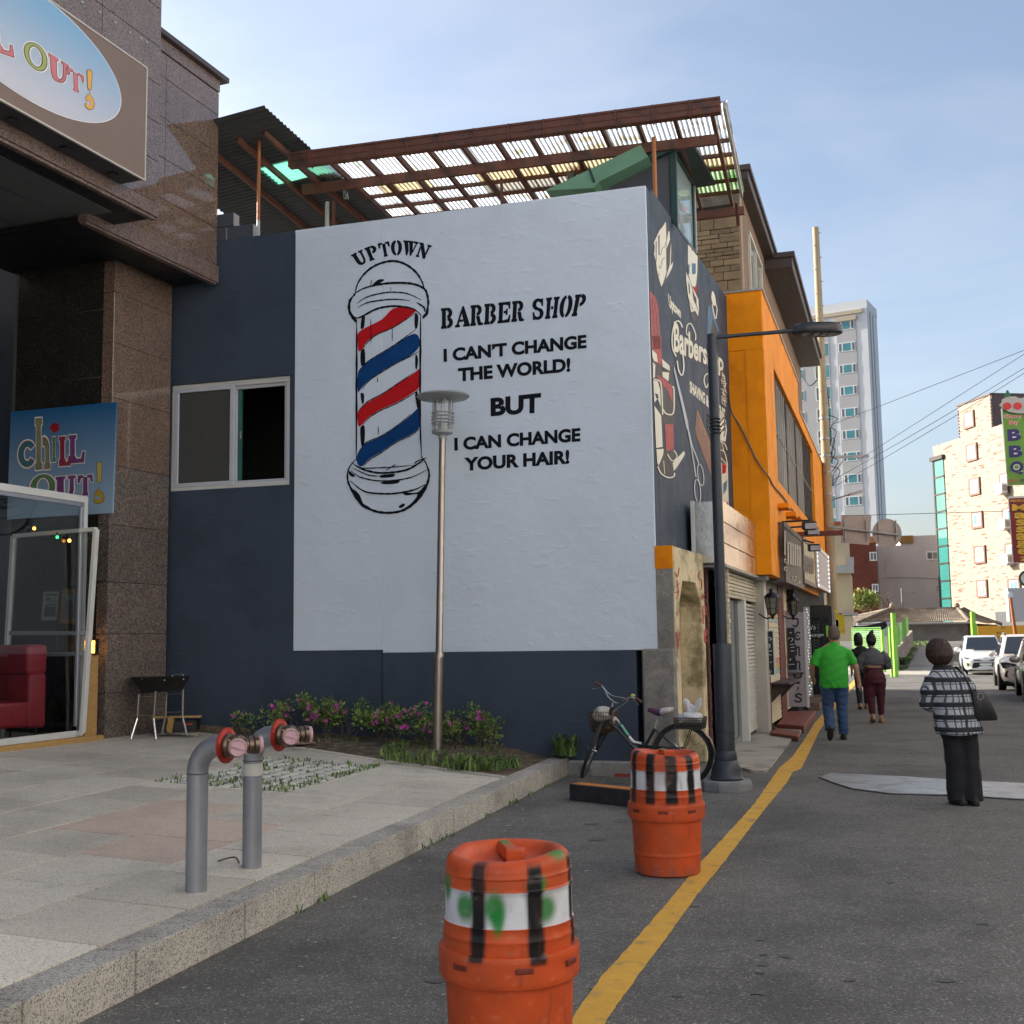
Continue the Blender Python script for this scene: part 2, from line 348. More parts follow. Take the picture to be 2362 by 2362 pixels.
# small litter and petals on the asphalt
m = MB(); lit = MB()
for k in range(420):
    y = random.uniform(4.2, 18); a = random.random()**1.6
    x = -2.0+.283*(y-5)+.14+a*(2.2 if k % 3 else 5.5); s = random.uniform(.004, .012); r = random.uniform(0, 6.28)
    (m if k % 4 else lit).cbox((x, y, .004), s, s*random.uniform(.8, 2.5), .004, r)
o = m.build('grit', M('pale_grit', (.42, .40, .36), .9, var=.2)); o['kind'] = 'stuff'; o['label'] = 'pale grit and petals scattered on the asphalt'
o = lit.build('gravel', M('dark_grit', (.16, .14, .12), .9, var=.3)); o['kind'] = 'stuff'; o['label'] = 'dark gravel crumbs scattered along the kerb'
m = MB()
for (u, v, r) in ((1755, 2167, .035), (1762, 2201, .03), (1758, 2225, .03), (1752, 2243, .035), (1748, 2290, .05), (1560, 2296, .03), (1810, 2205, .06), (2055, 2035, .05), (1880, 1905, .05), (2125, 1865, .08), (1180, 2150, .07), (1010, 2260, .09), (1370, 1900, .10), (2270, 2130, .05), (1600, 2090, .04), (1960, 2260, .045), (1380, 1935, .12), (2180, 2260, .06)):
    r *= .75; c = onz(u, v, .0042); m.poly([c+Vector((cos(a)*r*random.uniform(.6, 1.3), sin(a)*r*.8*random.uniform(.6, 1.3), 0)) for a in [2*pi*k/11 for k in range(11)]])
o = m.build('oil_spots', M('oil_spot', (.088, .083, .076), .8, var=.3, vs=30), fix=False); o['kind'] = 'stuff'; o['label'] = 'small dark oil spots on the asphalt'
# ------------------------------------------------------------ plaza (slopes up to the left), kerb, planter
K2 = onz(1310, 1750, .19); K0 = onz(0, 2340, .19); KY = degrees(atan2(K2.x-K0.x, K2.y-K0.y))
FK = Fr(K2, KY, 1); RISE = .05
def pz(s, d, up=0): return FK(s, d, .19-RISE*min(d, 0)+up)
_pn = Vector((FK.n.x*RISE, FK.n.y*RISE, 1))
def onplaza(u, v):
    p = onpl(u, v, Vector((K2.x, K2.y, .19)), _pn); q = p-FK.o; return q.dot(FK.a), q.dot(FK.n)
plaza = struct('plaza', pz(-6, -2)); plaza['label'] = 'granite slab plaza sloping up to the brown granite building'
m = MB(); m.prism([pz(-22, -.02, -.06), pz(.1, -.02, -.06), pz(.35, -8.5, -.06), pz(-22, -8.5, -.06)], (0, 0, .030)); m.build('bed', MORTAR, plaza)
BORD = [onplaza(*p) for p in ((378, 1692), (466, 1691), (528, 1697), (609, 1711), (708, 1726), (880, 1753), (1168, 1792))]
def bord_s(d):
    for (s0, d0), (s1, d1) in zip(BORD, BORD[1:]):
        if d0 <= d <= d1: return s0+(s1-s0)*(d-d0)/(d1-d0)
    return BORD[0][0] if d < BORD[0][1] else BORD[-1][0]
PAV = (-4.08, -1.86, -3.05, -1.70)
dr = [-.225+-.725*i for i in range(12)]; g_ = .008
pink = [(-6.71, -5.1, -2.38, -1.65), (-6.9, -5.49, -1.65, -.92)]
for i in range(len(dr)-1):
    d1, d0 = dr[i], dr[i+1]; sft = (.0, .22, .12, -.1, .3)[i % 5]; s = -16.0+sft
    while s < 1.0:
        s0, s1 = s, s+.782; s = s1
        lim0, lim1 = bord_s(d0)-.12, bord_s(d1)-.12
        c = (s0+s1)/2, (d0+d1)/2
        if s0 > max(lim0, lim1): continue
        inp = c[0] > PAV[0]-.1 and c[0] < PAV[1]+.1 and c[1] > PAV[2]-.1 and c[1] < PAV[3]+.1
        q = [(s0+g_, d0+g_), (s1-g_, d0+g_), (s1-g_, d1-g_), (s0+g_, d1-g_)]
        q = [(min(a, (lim0 if b < c[1] else lim1)-g_), b) for a, b in q]
        if q[1][0]-q[0][0] < .05 and q[2][0]-q[3][0] < .05: continue
        if q[1][0] < q[0][0]: q[1] = (q[0][0]+.01, q[1][1])
        if q[2][0] < q[3][0]: q[2] = (q[3][0]+.01, q[2][1])
        rects = [q]
        # cut out the grass paver patch
        a0, a1, b0, b1 = PAV
        if q[1][0] > a0 and q[0][0] < a1 and d1 > b0 and d0 < b1 and q[1][0]-q[0][0] > .3:
            rects = []; S0, S1, D0, D1 = q[0][0], q[1][0], q[0][1], q[2][1]
            for r in ((S0, min(S1, a0-.06), D0, D1), (max(S0, a1+.06), S1, D0, D1), (max(S0, a0-.06), min(S1, a1+.06), D0, min(D1, b0-.06)), (max(S0, a0-.06), min(S1, a1+.06), max(D0, b1+.06), D1)):
                if r[1]-r[0] > .03 and r[3]-r[2] > .03: rects.append([(r[0], r[2]), (r[1], r[2]), (r[1], r[3]), (r[0], r[3])])
        pk = any(x0 < c[0] < x1 and y0 < c[1] < y1 for x0, x1, y0, y1 in pink)
        h = random.uniform(-.0012, .0012)
        for q in rects:
            m = MB(); m.prism([pz(a, b, -.04+h) for a, b in q], (0, 0, .04)); m.build('slab', SLABP if pk else SLAB, plaza)
# kerb stones
kerb = struct('kerb', pz(-6, 0)); kerb['label'] = 'granite kerb stones along the plaza edge'
ks = [-20+1.02*i for i in range(11)]+[-9.0, -7.95, -7.06, -6.15, -5.2, -4.3, -3.35, -2.4, -1.5, -.7, .03]
ks = sorted(ks); ks = [k for k in ks if k < -9.3]+[k for k in ks if k >= -9.05]
for a, b in zip(ks, ks[1:]):
    m = MB(); h = random.uniform(-.003, .003); e = random.uniform(-.004, .004)
    T = lambda s, d, z: FK(s, d+e, z+h)
    m.box(a+.005, b-.005, -.215, 0, -.05, .202, T); m.build('kerb_stone', KERB, kerb, bevel=.008, seg=2)
# border stones between plaza and planter
bs = []
for (s0, d0), (s1, d1) in zip(BORD, BORD[1:]):
    n = max(1, int(hypot(s1-s0, d1-d0)/.85))
    for k in range(n): bs.append(((s0+(s1-s0)*k/n, d0+(d1-d0)*k/n), (s0+(s1-s0)*(k+1)/n, d0+(d1-d0)*(k+1)/n)))
for (s0, d0), (s1, d1) in bs:
    m = MB(); L_ = hypot(s1-s0, d1-d0); ux, uy = (s1-s0)/L_*.006, (d1-d0)/L_*.006; nx, ny = -uy/.006*.115, ux/.006*.115
    nx, ny = (-abs(nx), -abs(ny)) if False else (-.115, 0)
    m.prism([pz(s0+ux, d0+uy, -.05), pz(s1-ux, d1-uy, -.05), pz(s1-ux+nx, d1-uy+ny, -.05), pz(s0+ux+nx, d0+uy+ny, -.05)], (0, 0, .06)); m.build('border_stone', SLAB, plaza, bevel=.004)
for (a, b, c, d) in ((PAV[0]-.055, PAV[1]+.055, PAV[3]+.003, PAV[3]+.055), (PAV[0]-.055, PAV[1]+.055, PAV[2]-.055, PAV[2]-.003), (PAV[0]-.055, PAV[0]-.003, PAV[2], PAV[3]), (PAV[1]+.003, PAV[1]+.055, PAV[2], PAV[3])):
    m = MB(); m.prism([pz(a, c, -.04), pz(b, c, -.04), pz(b, d, -.04), pz(a, d, -.04)], (0, 0, .043)); m.build('border_stone', SLAB, plaza, bevel=.003)
# grass pavers
m = MB(); m.poly([pz(PAV[0], PAV[2], -.012), pz(PAV[1], PAV[2], -.012), pz(PAV[1], PAV[3], -.012), pz(PAV[0], PAV[3], -.012)]); m.build('paver_soil', SOIL, plaza, fix=False)
pm = []
for k in range(4):
    m = MB(); P = []
    for a in range(10):
        t = 2*pi*a/10; c_, s_ = cos(t), sin(t); r = 1/((abs(c_)**3.2+abs(s_)**3.2)**(1/3.2))
        P.append(Vector((c_*r*.088*random.uniform(.93, 1.03), s_*r*.062*random.uniform(.9, 1.04), 0)))
    m.prism(P, (0, 0, .035)); pm.append(m.mesh(PAVEW, bevel=.006))
na, nb = 11, 9; da = (PAV[1]-PAV[0])/na; db = (PAV[3]-PAV[2])/nb; TUFT = []
for i in range(na):
    for j in range(nb):
        s = PAV[0]+(i+.5+(.25 if j % 2 else -.2))*da; d = PAV[2]+(j+.5)*db
        s = min(max(s, PAV[0]+.095), PAV[1]-.095)
        p = pz(s, d, -.03+random.uniform(-.003, .004)); o = put('paver', random.choice(pm), plaza, p, random.uniform(-.1, .1)-radians(KY)+pi/2)
        o.scale = (da/.2, 1.08, 1)
        TUFT.append((s+da/2+random.uniform(-.03, .03), d+random.uniform(-.05, .05)))
# planter bed: soil heaped against the wall
WALLP = onz(1448, 1788)
FW = Fr(WALLP, 107.1, 1)
if (CAM_O-FW.o).dot(FW.n) < 0: FW = Fr(WALLP, 107.1, -1)
def planter_z(x, y):
    q = Vector((x, y, 0))-FK.o; q.z = 0; return .19-RISE*q.dot(FK.n)
nB = 46; nR = 12; vs = []
DL = [BORD[0][1]+(BORD[-1][1]+.0-BORD[0][1])*k/nB for k in range(nB+1)]
for d in DL:
    a = FK(bord_s(d), d, 0)
    # meet the wall: go along +s until the wall plane
    den = FK.a.dot(FW.n); t = (FW.o-a).dot(FW.n)/den; t = max(t, .05); b = a+FK.a*(t-.0)
    for r in range(nR+1):
        p = a.lerp(b, r/nR); base = .19-RISE*d
        kk = max(0, min(1, (-d-.2)/.7)); z = base-.008*(1-kk)+kk*(.01+.05*min(1, r/3)+random.uniform(-.014, .014)*(r > 0)+.04*(r/nR))
        vs.append((p.x, p.y, z))
m = MB(); m.add(vs, [(i*(nR+1)+r, (i+1)*(nR+1)+r, (i+1)*(nR+1)+r+1, i*(nR+1)+r+1) for i in range(nB) for r in range(nR)])
pl = m.build('planter_soil', SOIL, fix=False, smooth='all'); pl['kind'] = 'structure'; pl['label'] = 'bare brown planter soil along the painted wall'
def onsoil(u, v, up=.05):
    s, d = onplaza(u, v); return pz(s, d, up)
for (u, v, r, lab) in ((595, 1702, .40, 'round dark manhole cover in the planter beside the sandy patch'), (858, 1729, .37, 'round dark manhole cover in the planter before the low azaleas')):
    p = onsoil(u, v, .045); m = MB(); m.lathe([(r, -.05), (r, .02), (r-.015, .032), (r-.05, .034), (r-.06, .026), (.02, .026)], 36, p); 
    for k in range(-3, 4): 
        w = sqrt(max(.01, (r-.08)**2-(k*.1)**2)); m.box(p.x-w, p.x+w, p.y+k*.1-.012, p.y+k*.1+.012, p.z+.024, p.z+.033)
    tag(m.build('manhole_cover', IRON), lab, 'manhole cover')
m = MB()
c = onsoil(688, 1716, .035); P = [c+Vector((cos(a)*.42*random.uniform(.8, 1.15), sin(a)*.5*random.uniform(.8, 1.1), 0)) for a in [2*pi*k/16 for k in range(16)]]
m.add(P+[c+Vector((0, 0, .05))], [(i, (i+1) % 16, 16) for i in range(16)])
o = m.build('sand_patch', SAND, smooth='all'); o['kind'] = 'structure'; o['label'] = 'small heap of sandy soil in the planter'
# ------------------------------------------------------------ left: granite building with covered terrace
LY = 20.55
GRAN = speck('brown_granite', (.19, .125, .09), [(.22, (.10, .075, .062)), (.16, (.24, .175, .14)), (.06, (.27, .14, .085)), (.10, (.045, .04, .038))], .045, 110, 0, rnd=.06, big=.14, spec=1.0)
GRANR = speck('rough_granite', (.13, .11, .098), [(.22, (.08, .068, .06)), (.16, (.24, .19, .16)), (.06, (.30, .15, .09)), (.14, (.035, .033, .032))], .42, 75, .0006, rnd=.06, big=.14)
GBLK = speck('black_granite', (.018, .017, .017), [(.12, (.035, .03, .028)), (.05, (.06, .045, .035))], .22, 90, 0, rnd=.1, big=.1)
GTRIM = speck('granite_trim', (.19, .13, .11), [(.22, (.10, .075, .065)), (.16, (.27, .19, .16)), (.10, (.05, .045, .04))], .3, 75, 0, rnd=.04, big=.1)
SOFF = M('soffit_panel', (.11, .115, .115), .6, var=.08, vs=2)
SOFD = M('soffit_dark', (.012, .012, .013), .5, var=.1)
WFRM = M('white_aluminium', (.62, .62, .60), .4, .1, var=.08, fine=.05)
GFRM = M('grey_aluminium', (.36, .38, .43), .38, .5, var=.06)
PINE = M('pine', (.42, .25, .085), .6, var=.25, vs=3, stretch=(14, 2.2, 14), fine=.12, fs=12, col2=(.26, .13, .04), c2s=2.5, c2=(.62, .72), bump=.001, bs=20)
LEATH = M('red_leather', (.32, .018, .032), .38, var=.12, vs=4, bump=.002, bs=14)
BLK = M('black_gloss', (.012, .012, .013), .35, var=.1)
pc = FW.w(385, 1400, .15); LC = Fr(pc, LY, 1)                      # column face
pr = FW.w(503, 400, .10); LR = Fr(pr, LY, 1)                       # upper block
pl_ = LR(0, .65, 0); LL = Fr(pl_, LY, 1)                           # big mass with the sign
zL = 6.73; zR = 6.62; zCap0 = 9.385; zCap1 = 9.63
sCl = LC.px(241, 1710)[0]; sCr = 0.0
gb = thing('granite_building', 'brown polished granite building with dark covered terrace and large shop signs', 'building', LC(-1, -1, .44))
# masses (plain cores, faced with separate granite panels)
m = MB()
m.box(-14.5, LL.px(368, 300)[0]-.02, -9, -.03, zL+.02, 11.2, LL)            # tall mass
m.mi = 1; sR0 = LL.px(368, 300)[0]-.5
m.box(sR0, -.02, -2.2, -.03, zR+.10, zCap0+.02, LR)
m.build('wall', [GTRIM, GTRIM], gb)
# facing panels on the right block
def panels(F, s_list, z_list, mat, t=.028, parent=gb, gap=.004, off=0, name='granite_panel'):
    for a, b in zip(s_list, s_list[1:]):
        for z0, z1 in zip(z_list, z_list[1:]):
            m = MB(); m.box(a+gap, b-gap, off-t, off+random.uniform(-.0006, .0006), z0+gap, z1-gap, F); m.build(name, mat, parent, bevel=.0015)
zr = [LR.px(503, v)[1] for v in (616, 528, 440, 353, 266, 214)]
zr[0] += 0
panels(LR, [LR.px(237, 529)[0]-.1, LR.px(300, 500)[0], LR.px(382, 300)[0], 0.0], zr, GRAN)
m = MB(); m.box(LR.px(237, 529)[0]-.3, .02, -.11, .02, zR, zr[0]-.003, LR); m.build('bottom_trim', GTRIM, gb, bevel=.003)
m = MB(); m.box(LR.px(237, 529)[0]-.3, -.02, -.08, .0, zR-.03, zR-.002, LR); m.build('drip_edge', GTRIM, gb); m = MB(); m.box(LR.px(237, 529)[0]-.3, -.01, -2.3, -.112, zR+.02, zR+.06, LR); m.build('soffit', SOFD, gb)
sc0 = LR.px(371, 116)[0]-.2
m = MB(); m.box(sc0, .005, -.4, .012, zCap0, zCap1-.075, LR); m.build('cap_band', GTRIM, gb, bevel=.003)
m = MB(); m.box(sc0, .12, -.5, .09, zCap1-.073, zCap1, LR); m.build('parapet_cap', M('brown_coping', (.06, .045, .04), .5, var=.1), gb, bevel=.004)
m = MB(); m.box(-.9, -.002, -2.2, -.03, zR+.07, zCap1-.09, LR); m.build('end_wall', GTRIM, gb)
# facing panels on the tall mass
sE = LL.px(368, 300)[0]
zl = [zL+.17]+[zr[0]+.33+.487*k for k in range(0, 9)]
zl = [zL+.17, 7.42, 7.90, 8.39, 8.87, 9.36, 9.85, 10.4, 11.2]
sl_ = [sE-6.4, sE-5.2, sE-4.0, sE-3.0, sE-2.05, sE-1.05, sE]
panels(LL, sl_, zl, GRAN)
m = MB(); m.box(sE-6.4, sE+.005, -.10, .012, zL, zL+.165, LL); m.build('bottom_trim', GTRIM, gb, bevel=.003)
m = MB(); m.box(sE-6.4, sE-.03, -.08, -.015, zL-.035, zL-.002, LL); m.build('drip_edge', GTRIM, gb)
for k in range(6):                                                        # old sign fixings
    x, z = LL.px((230, 266, 300, 325, 338, 190)[k], (28, 52, 75, 88, 98, 5)[k], .005); m = MB(); m.lathe([(.022, 0), (.016, .018), (.002, .024)], 10, LL(x, 0, z), Matrix.Rotation(pi/2, 3, 'X')); m.build('bolt', GFRM, gb)
# soffit of the covered terrace
m = MB(); m.box(sE-10, sE-.02, -9, -.02, zL-.005, zL+.03, LL); m.build('soffit', SOFD, gb)
zs = lambda x, y: (x/4.6, 300+y/4.6)
for P in (((-900, -200), (0, 275), (1190, 872), (755, 940), (0, 600), (-900, 200)), ((-900, 215), (0, 615), (742, 945), (600, 985), (262, 1048), (0, 935), (-900, 560)), ((-900, 575), (0, 948), (250, 1053), (0, 1108), (-500, 1190)), ((-500, 1205), (0, 1122), (330, 1056), (705, 1232), (190, 1318), (-400, 1400)), ((345, 1052), (600, 992), (1020, 1186), (718, 1231))):
    m = MB(); m.prism([onz(*zs(*q), zL-.016) for q in P], (0, 0, .008)); m.build('soffit_panel', SOFF, gb)
# column: granite courses
zc = [.42, 1.62, 2.02, 2.55, 3.32, 4.02, 4.72, 5.18, 5.72, 6.2, 6.62]
zc = [LC.px(378, v)[1] for v in (1700,)]+[LC.px(382, v)[1] for v in (1590, 1462, 1350, 1225, 1097, 950, 830, 720, 640)]+[zR-.03]
zc[0] = .36
for z0, z1 in zip(zc, zc[1:]):
    m = MB(); m.box(sCl, -.0, -.9, 0, z0+.002, z1-.002, LC); m.build('column_stone', GRANR if z1 < 2.2 else GRAN if z0 > 3.9 else GRANR, gb, bevel=.004)
# back wall behind the terrace (black granite) and dark shop glass further left
FB = Fr(LC(sCl, 0, 0), LY-90-2.0, 1)
if (CAM_O-FB.o).dot(FB.n) < 0: FB = Fr(LC(sCl, 0, 0), LY-90-2.0, -1)
sB = FB.px(41, 700)[0]; zz = [.4, 1.5, 2.4, 3.3, 4.2, 5.1, 6.0, zL]
for a, b in ((.02, sB*.5), (sB*.5, sB)):
    for z0, z1 in zip(zz, zz[1:]):
        m = MB(); m.box(a+.003, b-.003, -.3, -.006, z0+.003, z1-.003, FB); m.build('black_panel', GBLK, gb)
m = MB(); m.box(sB-.1, 18, -2.6, -2.4, .3, zL, FB); m.build('rear_wall', M('rear_wall', (.05, .055, .05), .7), gb)
m = MB(); m.box(sB, sB+.06, -2.4, -.02, .3, zL, FB); m.build('return_wall', M('return_wall', (.07, .075, .07), .7), gb)
m = MB(); m.box(sB+.08, sB+.14, -2.38, -1.5, .4, 4.2, FB); m.box(sB+.4, sB+3, -2.39, -2.34, .6, 4.6, FB); m.build('shop_glass', glass('dark_glass', (.5, .6, .62), 0, .35), gb)
m = MB(); m.box(sB, sB+3.2, -2.395, -2.36, 4.85, 5.35, FB); m.build('transom_glass', M('pale_pane', (.12, .15, .18), .2), gb)
# ---- glyphs: heavy serif letters as separate polygons (stencil gaps optional)
def arcband(cx_, cy_, rx, ry, a0, a1, tx, ty, n=10):
    P = []; Q = []
    for k in range(n+1):
        a = radians(a0+(a1-a0)*k/n); P.append((cx_+rx*cos(a), cy_+ry*sin(a))); Q.append((cx_+(rx-tx)*cos(a), cy_+(ry-ty)*sin(a)))
    return P+Q[::-1]
def R_(x0, y0, x1, y1): return [(x0, y0), (x1, y0), (x1, y1), (x0, y1)]
def stem(x, w, y0=0, y1=1, sf=.07, sh=.08): return [(x-sf, y0), (x+w+sf, y0), (x+w+sf, y0+sh), (x+w, y0+sh+.05), (x+w, y1-sh-.05), (x+w+sf, y1-sh), (x+w+sf, y1), (x-sf, y1), (x-sf, y1-sh), (x, y1-sh-.05), (x, y0+sh+.05), (x-sf, y0+sh)]
GL = {
 'U': [[(0, 1), (0, .92), (.07, .88), (.07, .3), (.13, .1), (.3, 0), (.45, -.01), (.45, .1), (.36, .16), (.32, .3), (.32, .88), (.4, .92), (.4, 1)], [(.5, -.01), (.66, .05), (.76, .18), (.8, .35), (.8, .88), (.9, .92), (.9, 1), (.58, 1), (.58, .92), (.68, .88), (.68, .35), (.62, .18), (.5, .1)]],
 'P': [stem(.09, .26, 0, 1, .08), arcband(.48, .73, .40, .27, 86, -86, .24, .12)],
 'T': [[(.32, 0), (.68, 0), (.68, .08), (.62, .12), (.62, .9), (.38, .9), (.38, .12), (.32, .08)], [(.34, .9), (.34, 1), (.02, 1), (0, .66), (.08, .66), (.16, .86), (.24, .9)], [(.66, .9), (.66, 1), (.98, 1), (1, .66), (.92, .66), (.84, .86), (.76, .9)]],
 'O': [arcband(.47, .5, .45, .52, 98, 262, .27, .10, 16), arcband(.53, .5, .45, .52, -82, 82, .27, .10, 16)],
 '0': [arcband(.5, .5, .48, .52, 0, 359.9, .16, .09, 28)],
 'W': [[(0, 1), (.36, 1), (.36, .92), (.3, .89), (.42, .3), (.36, 0), (.28, 0), (.07, .89), (0, .92)], [(.40, 1), (.66, 1), (.66, .92), (.62, .89), (.74, .28), (.68, 0), (.60, 0), (.42, .88), (.40, .92)], [(.72, 1), (1, 1), (1, .92), (.94, .88), (.78, .2), (.76, .34), (.88, .88), (.78, .89), (.72, .92)]],
 'N': [[(0, 1), (.3, 1), (.92, .16), (.92, 0), (.74, 0), (.12, .86), (.0, .92)], [(.1, .76), (.2, .62), (.2, .12), (.3, .08), (.3, 0), (0, 0), (0, .08), (.1, .12)], [(.7, 1), (1, 1), (1, .92), (.9, .88), (.9, .26), (.8, .4), (.8, .88), (.7, .92)]],
 'B': [stem(.08, .26, 0, 1, .08), arcband(.46, .74, .40, .26, 86, -80, .24, .11), arcband(.48, .26, .44, .26, 80, -86, .26, .11)],
 'A': [[(.52, 1), (.60, 1), (1.0, .1), (1.02, .08), (1.02, 0), (.6, 0), (.6, .08), (.68, .1), (.45, .82)], [(.40, .8), (.13, .1), (.03, .08), (.03, 0), (.33, 0), (.33, .08), (.24, .1), (.45, .68)], R_(.3, .26, .56, .34)],
 'R': [stem(.08, .26, 0, 1, .08), arcband(.46, .74, .40, .26, 86, -80, .24, .11), [(.46, .44), (.70, .44), (.82, .12), (1.0, .06), (.98, 0), (.68, 0), (.60, .08)]],
 'E': [stem(.08, .26, 0, 1, .08), [(.46, .9), (.46, 1), (.92, 1), (.94, .68), (.86, .68), (.8, .86)], [(.46, .1), (.46, 0), (.94, 0), (.98, .34), (.9, .34), (.82, .14)], [(.46, .47), (.62, .47), (.66, .38), (.74, .38), (.74, .66), (.66, .66), (.62, .56), (.46, .56)]],
 'S': [arcband(.46, .74, .40, .27, 78, 262, .24, .11), arcband(.50, .27, .42, .27, -98, 82, .25, .11), [(.52, .9), (.52, 1), (.7, .97), (.84, 1), (.86, .66), (.78, .66), (.72, .82)], [(.44, .1), (.44, 0), (.26, .03), (.1, 0), (.06, .36), (.15, .36), (.22, .18)], [(.28, .62), (.5, .56), (.72, .42), (.72, .36), (.5, .46), (.25, .55)]],
 'H': [stem(.08, .24, 0, 1, .08), stem(.68, .24, 0, 1, .08), R_(.44, .45, .57, .56)],
 'L': [stem(.1, .24, .09, 1, .1), [(0, 0), (.95, 0), (1, .36), (.9, .36), (.8, .12), (.0, .08)]],
 'C': [arcband(.5, .5, .48, .52, 42, 318, .24, .12, 20), [(.78, .62), (.92, .62), (.92, .98), (.84, .98), (.78, .86)]],
 'c': [arcband(.5, .35, .46, .37, 40, 320, .22, .12, 16)],
 'h': [stem(.1, .24, 0, 1.1, .09), arcband(.58, .40, .38, .26, 0, 100, .22, .12), [(.74, .40), (.96, .40), (.96, .1), (1.04, .06), (1.04, 0), (.66, 0), (.66, .06), (.74, .1)]],
 'i': [stem(.3, .34, 0, .8, .1)], 'l': [stem(.15, .3, .1, 1, .1), [(.05, 0), (.95, 0), (1, .3), (.85, .3), (.75, .1), (.05, .09)]],
 '!': [[(.2, 1), (.8, 1), (.66, .34), (.34, .34)], arcband(.5, .12, .26, .13, 0, 359, .25, .12, 12)],
}
def glyphs(ch): 
    v = []; f = []
    for P in GL[ch]: f.append(list(range(len(v), len(v)+len(P)))); v += P
    return v, f
def offp(q, g):
    n = len(q); out = []; ar = sum(q[i][0]*q[(i+1) % n][1]-q[(i+1) % n][0]*q[i][1] for i in range(n)); sg_ = 1 if ar > 0 else -1
    for i in range(n):
        ax, ay = q[i-1]; bx, by = q[i]; cx2, cy2 = q[(i+1) % n]; e1 = Vector((by-ay, -(bx-ax))); e2 = Vector((cy2-by, -(cx2-bx))); e = (e1.normalized() if e1.length else e1)+(e2.normalized() if e2.length else e2)
        e = e.normalized() if e.length > .05 else e; out.append((bx+e.x*g*sg_, by+e.y*g*sg_*.8))
    return out
def word(txt, gapw=.16, wid={}):
    v = []; f = []; x = 0
    for ch in txt:
        if ch == ' ': x += .5; continue
        a, b = glyphs(ch); w = wid.get(ch, 1.0); o = len(v); v += [(x+p*w, q) for p, q in a]; f += [[i+o for i in q] for q in b]; x += w+gapw
    x -= gapw; w_ = []
    for P in f: w_ += offp([v[i] for i in P], .036)
    return [(p/x, q) for p, q in w_], f
# ---- big upper sign
FS = Fr(LL(0, .35, 0), LY, 1); sTR, zT = FS.px(340, 156); _, zB = FS.px(333, 417)
cxs = FS.px(277, 245)[0]
sg = thing('shop_sign', 'large lightbox sign with blue sky oval reading CHILL OUT on the granite facade', 'sign', FS(sTR-2, 0, zB))
SBR = M('sign_brown', (.20, .135, .10), .45, var=.06, vs=1.5); SEDG = M('sign_edge', (.55, .5, .42), .4, .3, var=.05)
m = MB(); m.box(sTR-4.4, sTR-.012, -.33, -.012, zB+.01, zT-.01, FS); m.build('case', M('sign_case', (.05, .052, .058), .5, .3, var=.1), sg, bevel=.004)
m = MB(); m.box(sTR-4.4, sTR-.02, -.0118, 0, zB+.02, zT-.02, FS); m.build('panel', SBR, sg)
m = MB()
for b in ((sTR-4.4, sTR, zT-.02, zT), (sTR-4.4, sTR, zB, zB+.02), (sTR-.02, sTR, zB+.02, zT-.02)): m.box(b[0], b[1], -.02, .008, b[2], b[3], FS)
m.build('edge_trim', SEDG, sg)
for k in range(4): x = sTR-.35-.75*k; m = MB(); m.box(x, x+.09, -.25, -.16, zB-.012, zB+.011, FS); m.build('drain_tab', BLK, sg)
def gradmat(name, z0, z1, c0, c1, rough=.35, emit=0):
    m = bpy.data.materials.new(name); m.use_nodes = True; nt, N, K = nodes(m); b = nt.nodes['Principled BSDF']; b.inputs['Roughness'].default_value = rough
    g = N('ShaderNodeNewGeometry'); s = N('ShaderNodeSeparateXYZ'); K(g.outputs['Position'], s.inputs[0]); r = N('ShaderNodeMapRange'); r.inputs[1].default_value = z0; r.inputs[2].default_value = z1; K(s.outputs[2], r.inputs[0])
    x = N('ShaderNodeMixRGB'); x.inputs[1].default_value = (*c0, 1); x.inputs[2].default_value = (*c1, 1); K(r.outputs[0], x.inputs[0]); K(x.outputs[0], b.inputs['Base Color']); return m
# oval print: fitted in the sign plane
ox, oz = FS.px(205, 309); rx = 1.62; cz = FS.px(277, 245)[1]+.06; rz = cz-oz; cxx = cxs-rx
rz = .58; cz = FS.px(205, 309)[1]+rz; rx = 1.35; cxx = cxs-rx
m = MB(); m.poly([FS(cxx+(rx+.015)*cos(a), .004, cz+(rz+.012)*sin(a)) for a in [2*pi*k/64 for k in range(64)]]); m.build('oval_rim', M('sign_white', (.75, .76, .78), .4, var=.02), sg, fix=False)
m = MB(); m.poly([FS(cxx+rx*cos(a), .006, min(cz+rz*sin(a), zT-.022)) for a in [2*pi*k/64 for k in range(64)]]); m.build('oval_print', gradmat('sky_print', oz, oz+1.05, (.62, .60, .64), (.22, .42, .62)), sg, fix=False)
zz1 = lambda x, y: (x/2.76, y/2.76)
SHAD = M('sign_letter_edge', (.17, .09, .075), .45, var=.05); LWH = M('sign_letter_glow', (.82, .76, .74), .45, var=.03)
COLS = dict(pk=M('sign_pink', (.60, .17, .19), .4, var=.1, vs=6), gr=M('sign_lime', (.34, .42, .10), .4, var=.15, vs=5), og=M('sign_amber', (.80, .42, .07), .4, var=.05), tl=M('sign_teal', (.04, .16, .22), .35, var=.2, vs=8), ol=M('sign_olive', (.22, .24, .12), .35, var=.2, vs=8), pu=M('sign_purple', (.17, .05, .20), .35, var=.2, vs=8), cr=M('sign_crimson', (.30, .03, .06), .4, var=.2), gn=M('sign_green', (.09, .26, .10), .35, var=.25, vs=8), yl=M('sign_mustard', (.52, .42, .10), .4, var=.05), go=M('sign_gold', (.48, .30, .03), .4, var=.05))
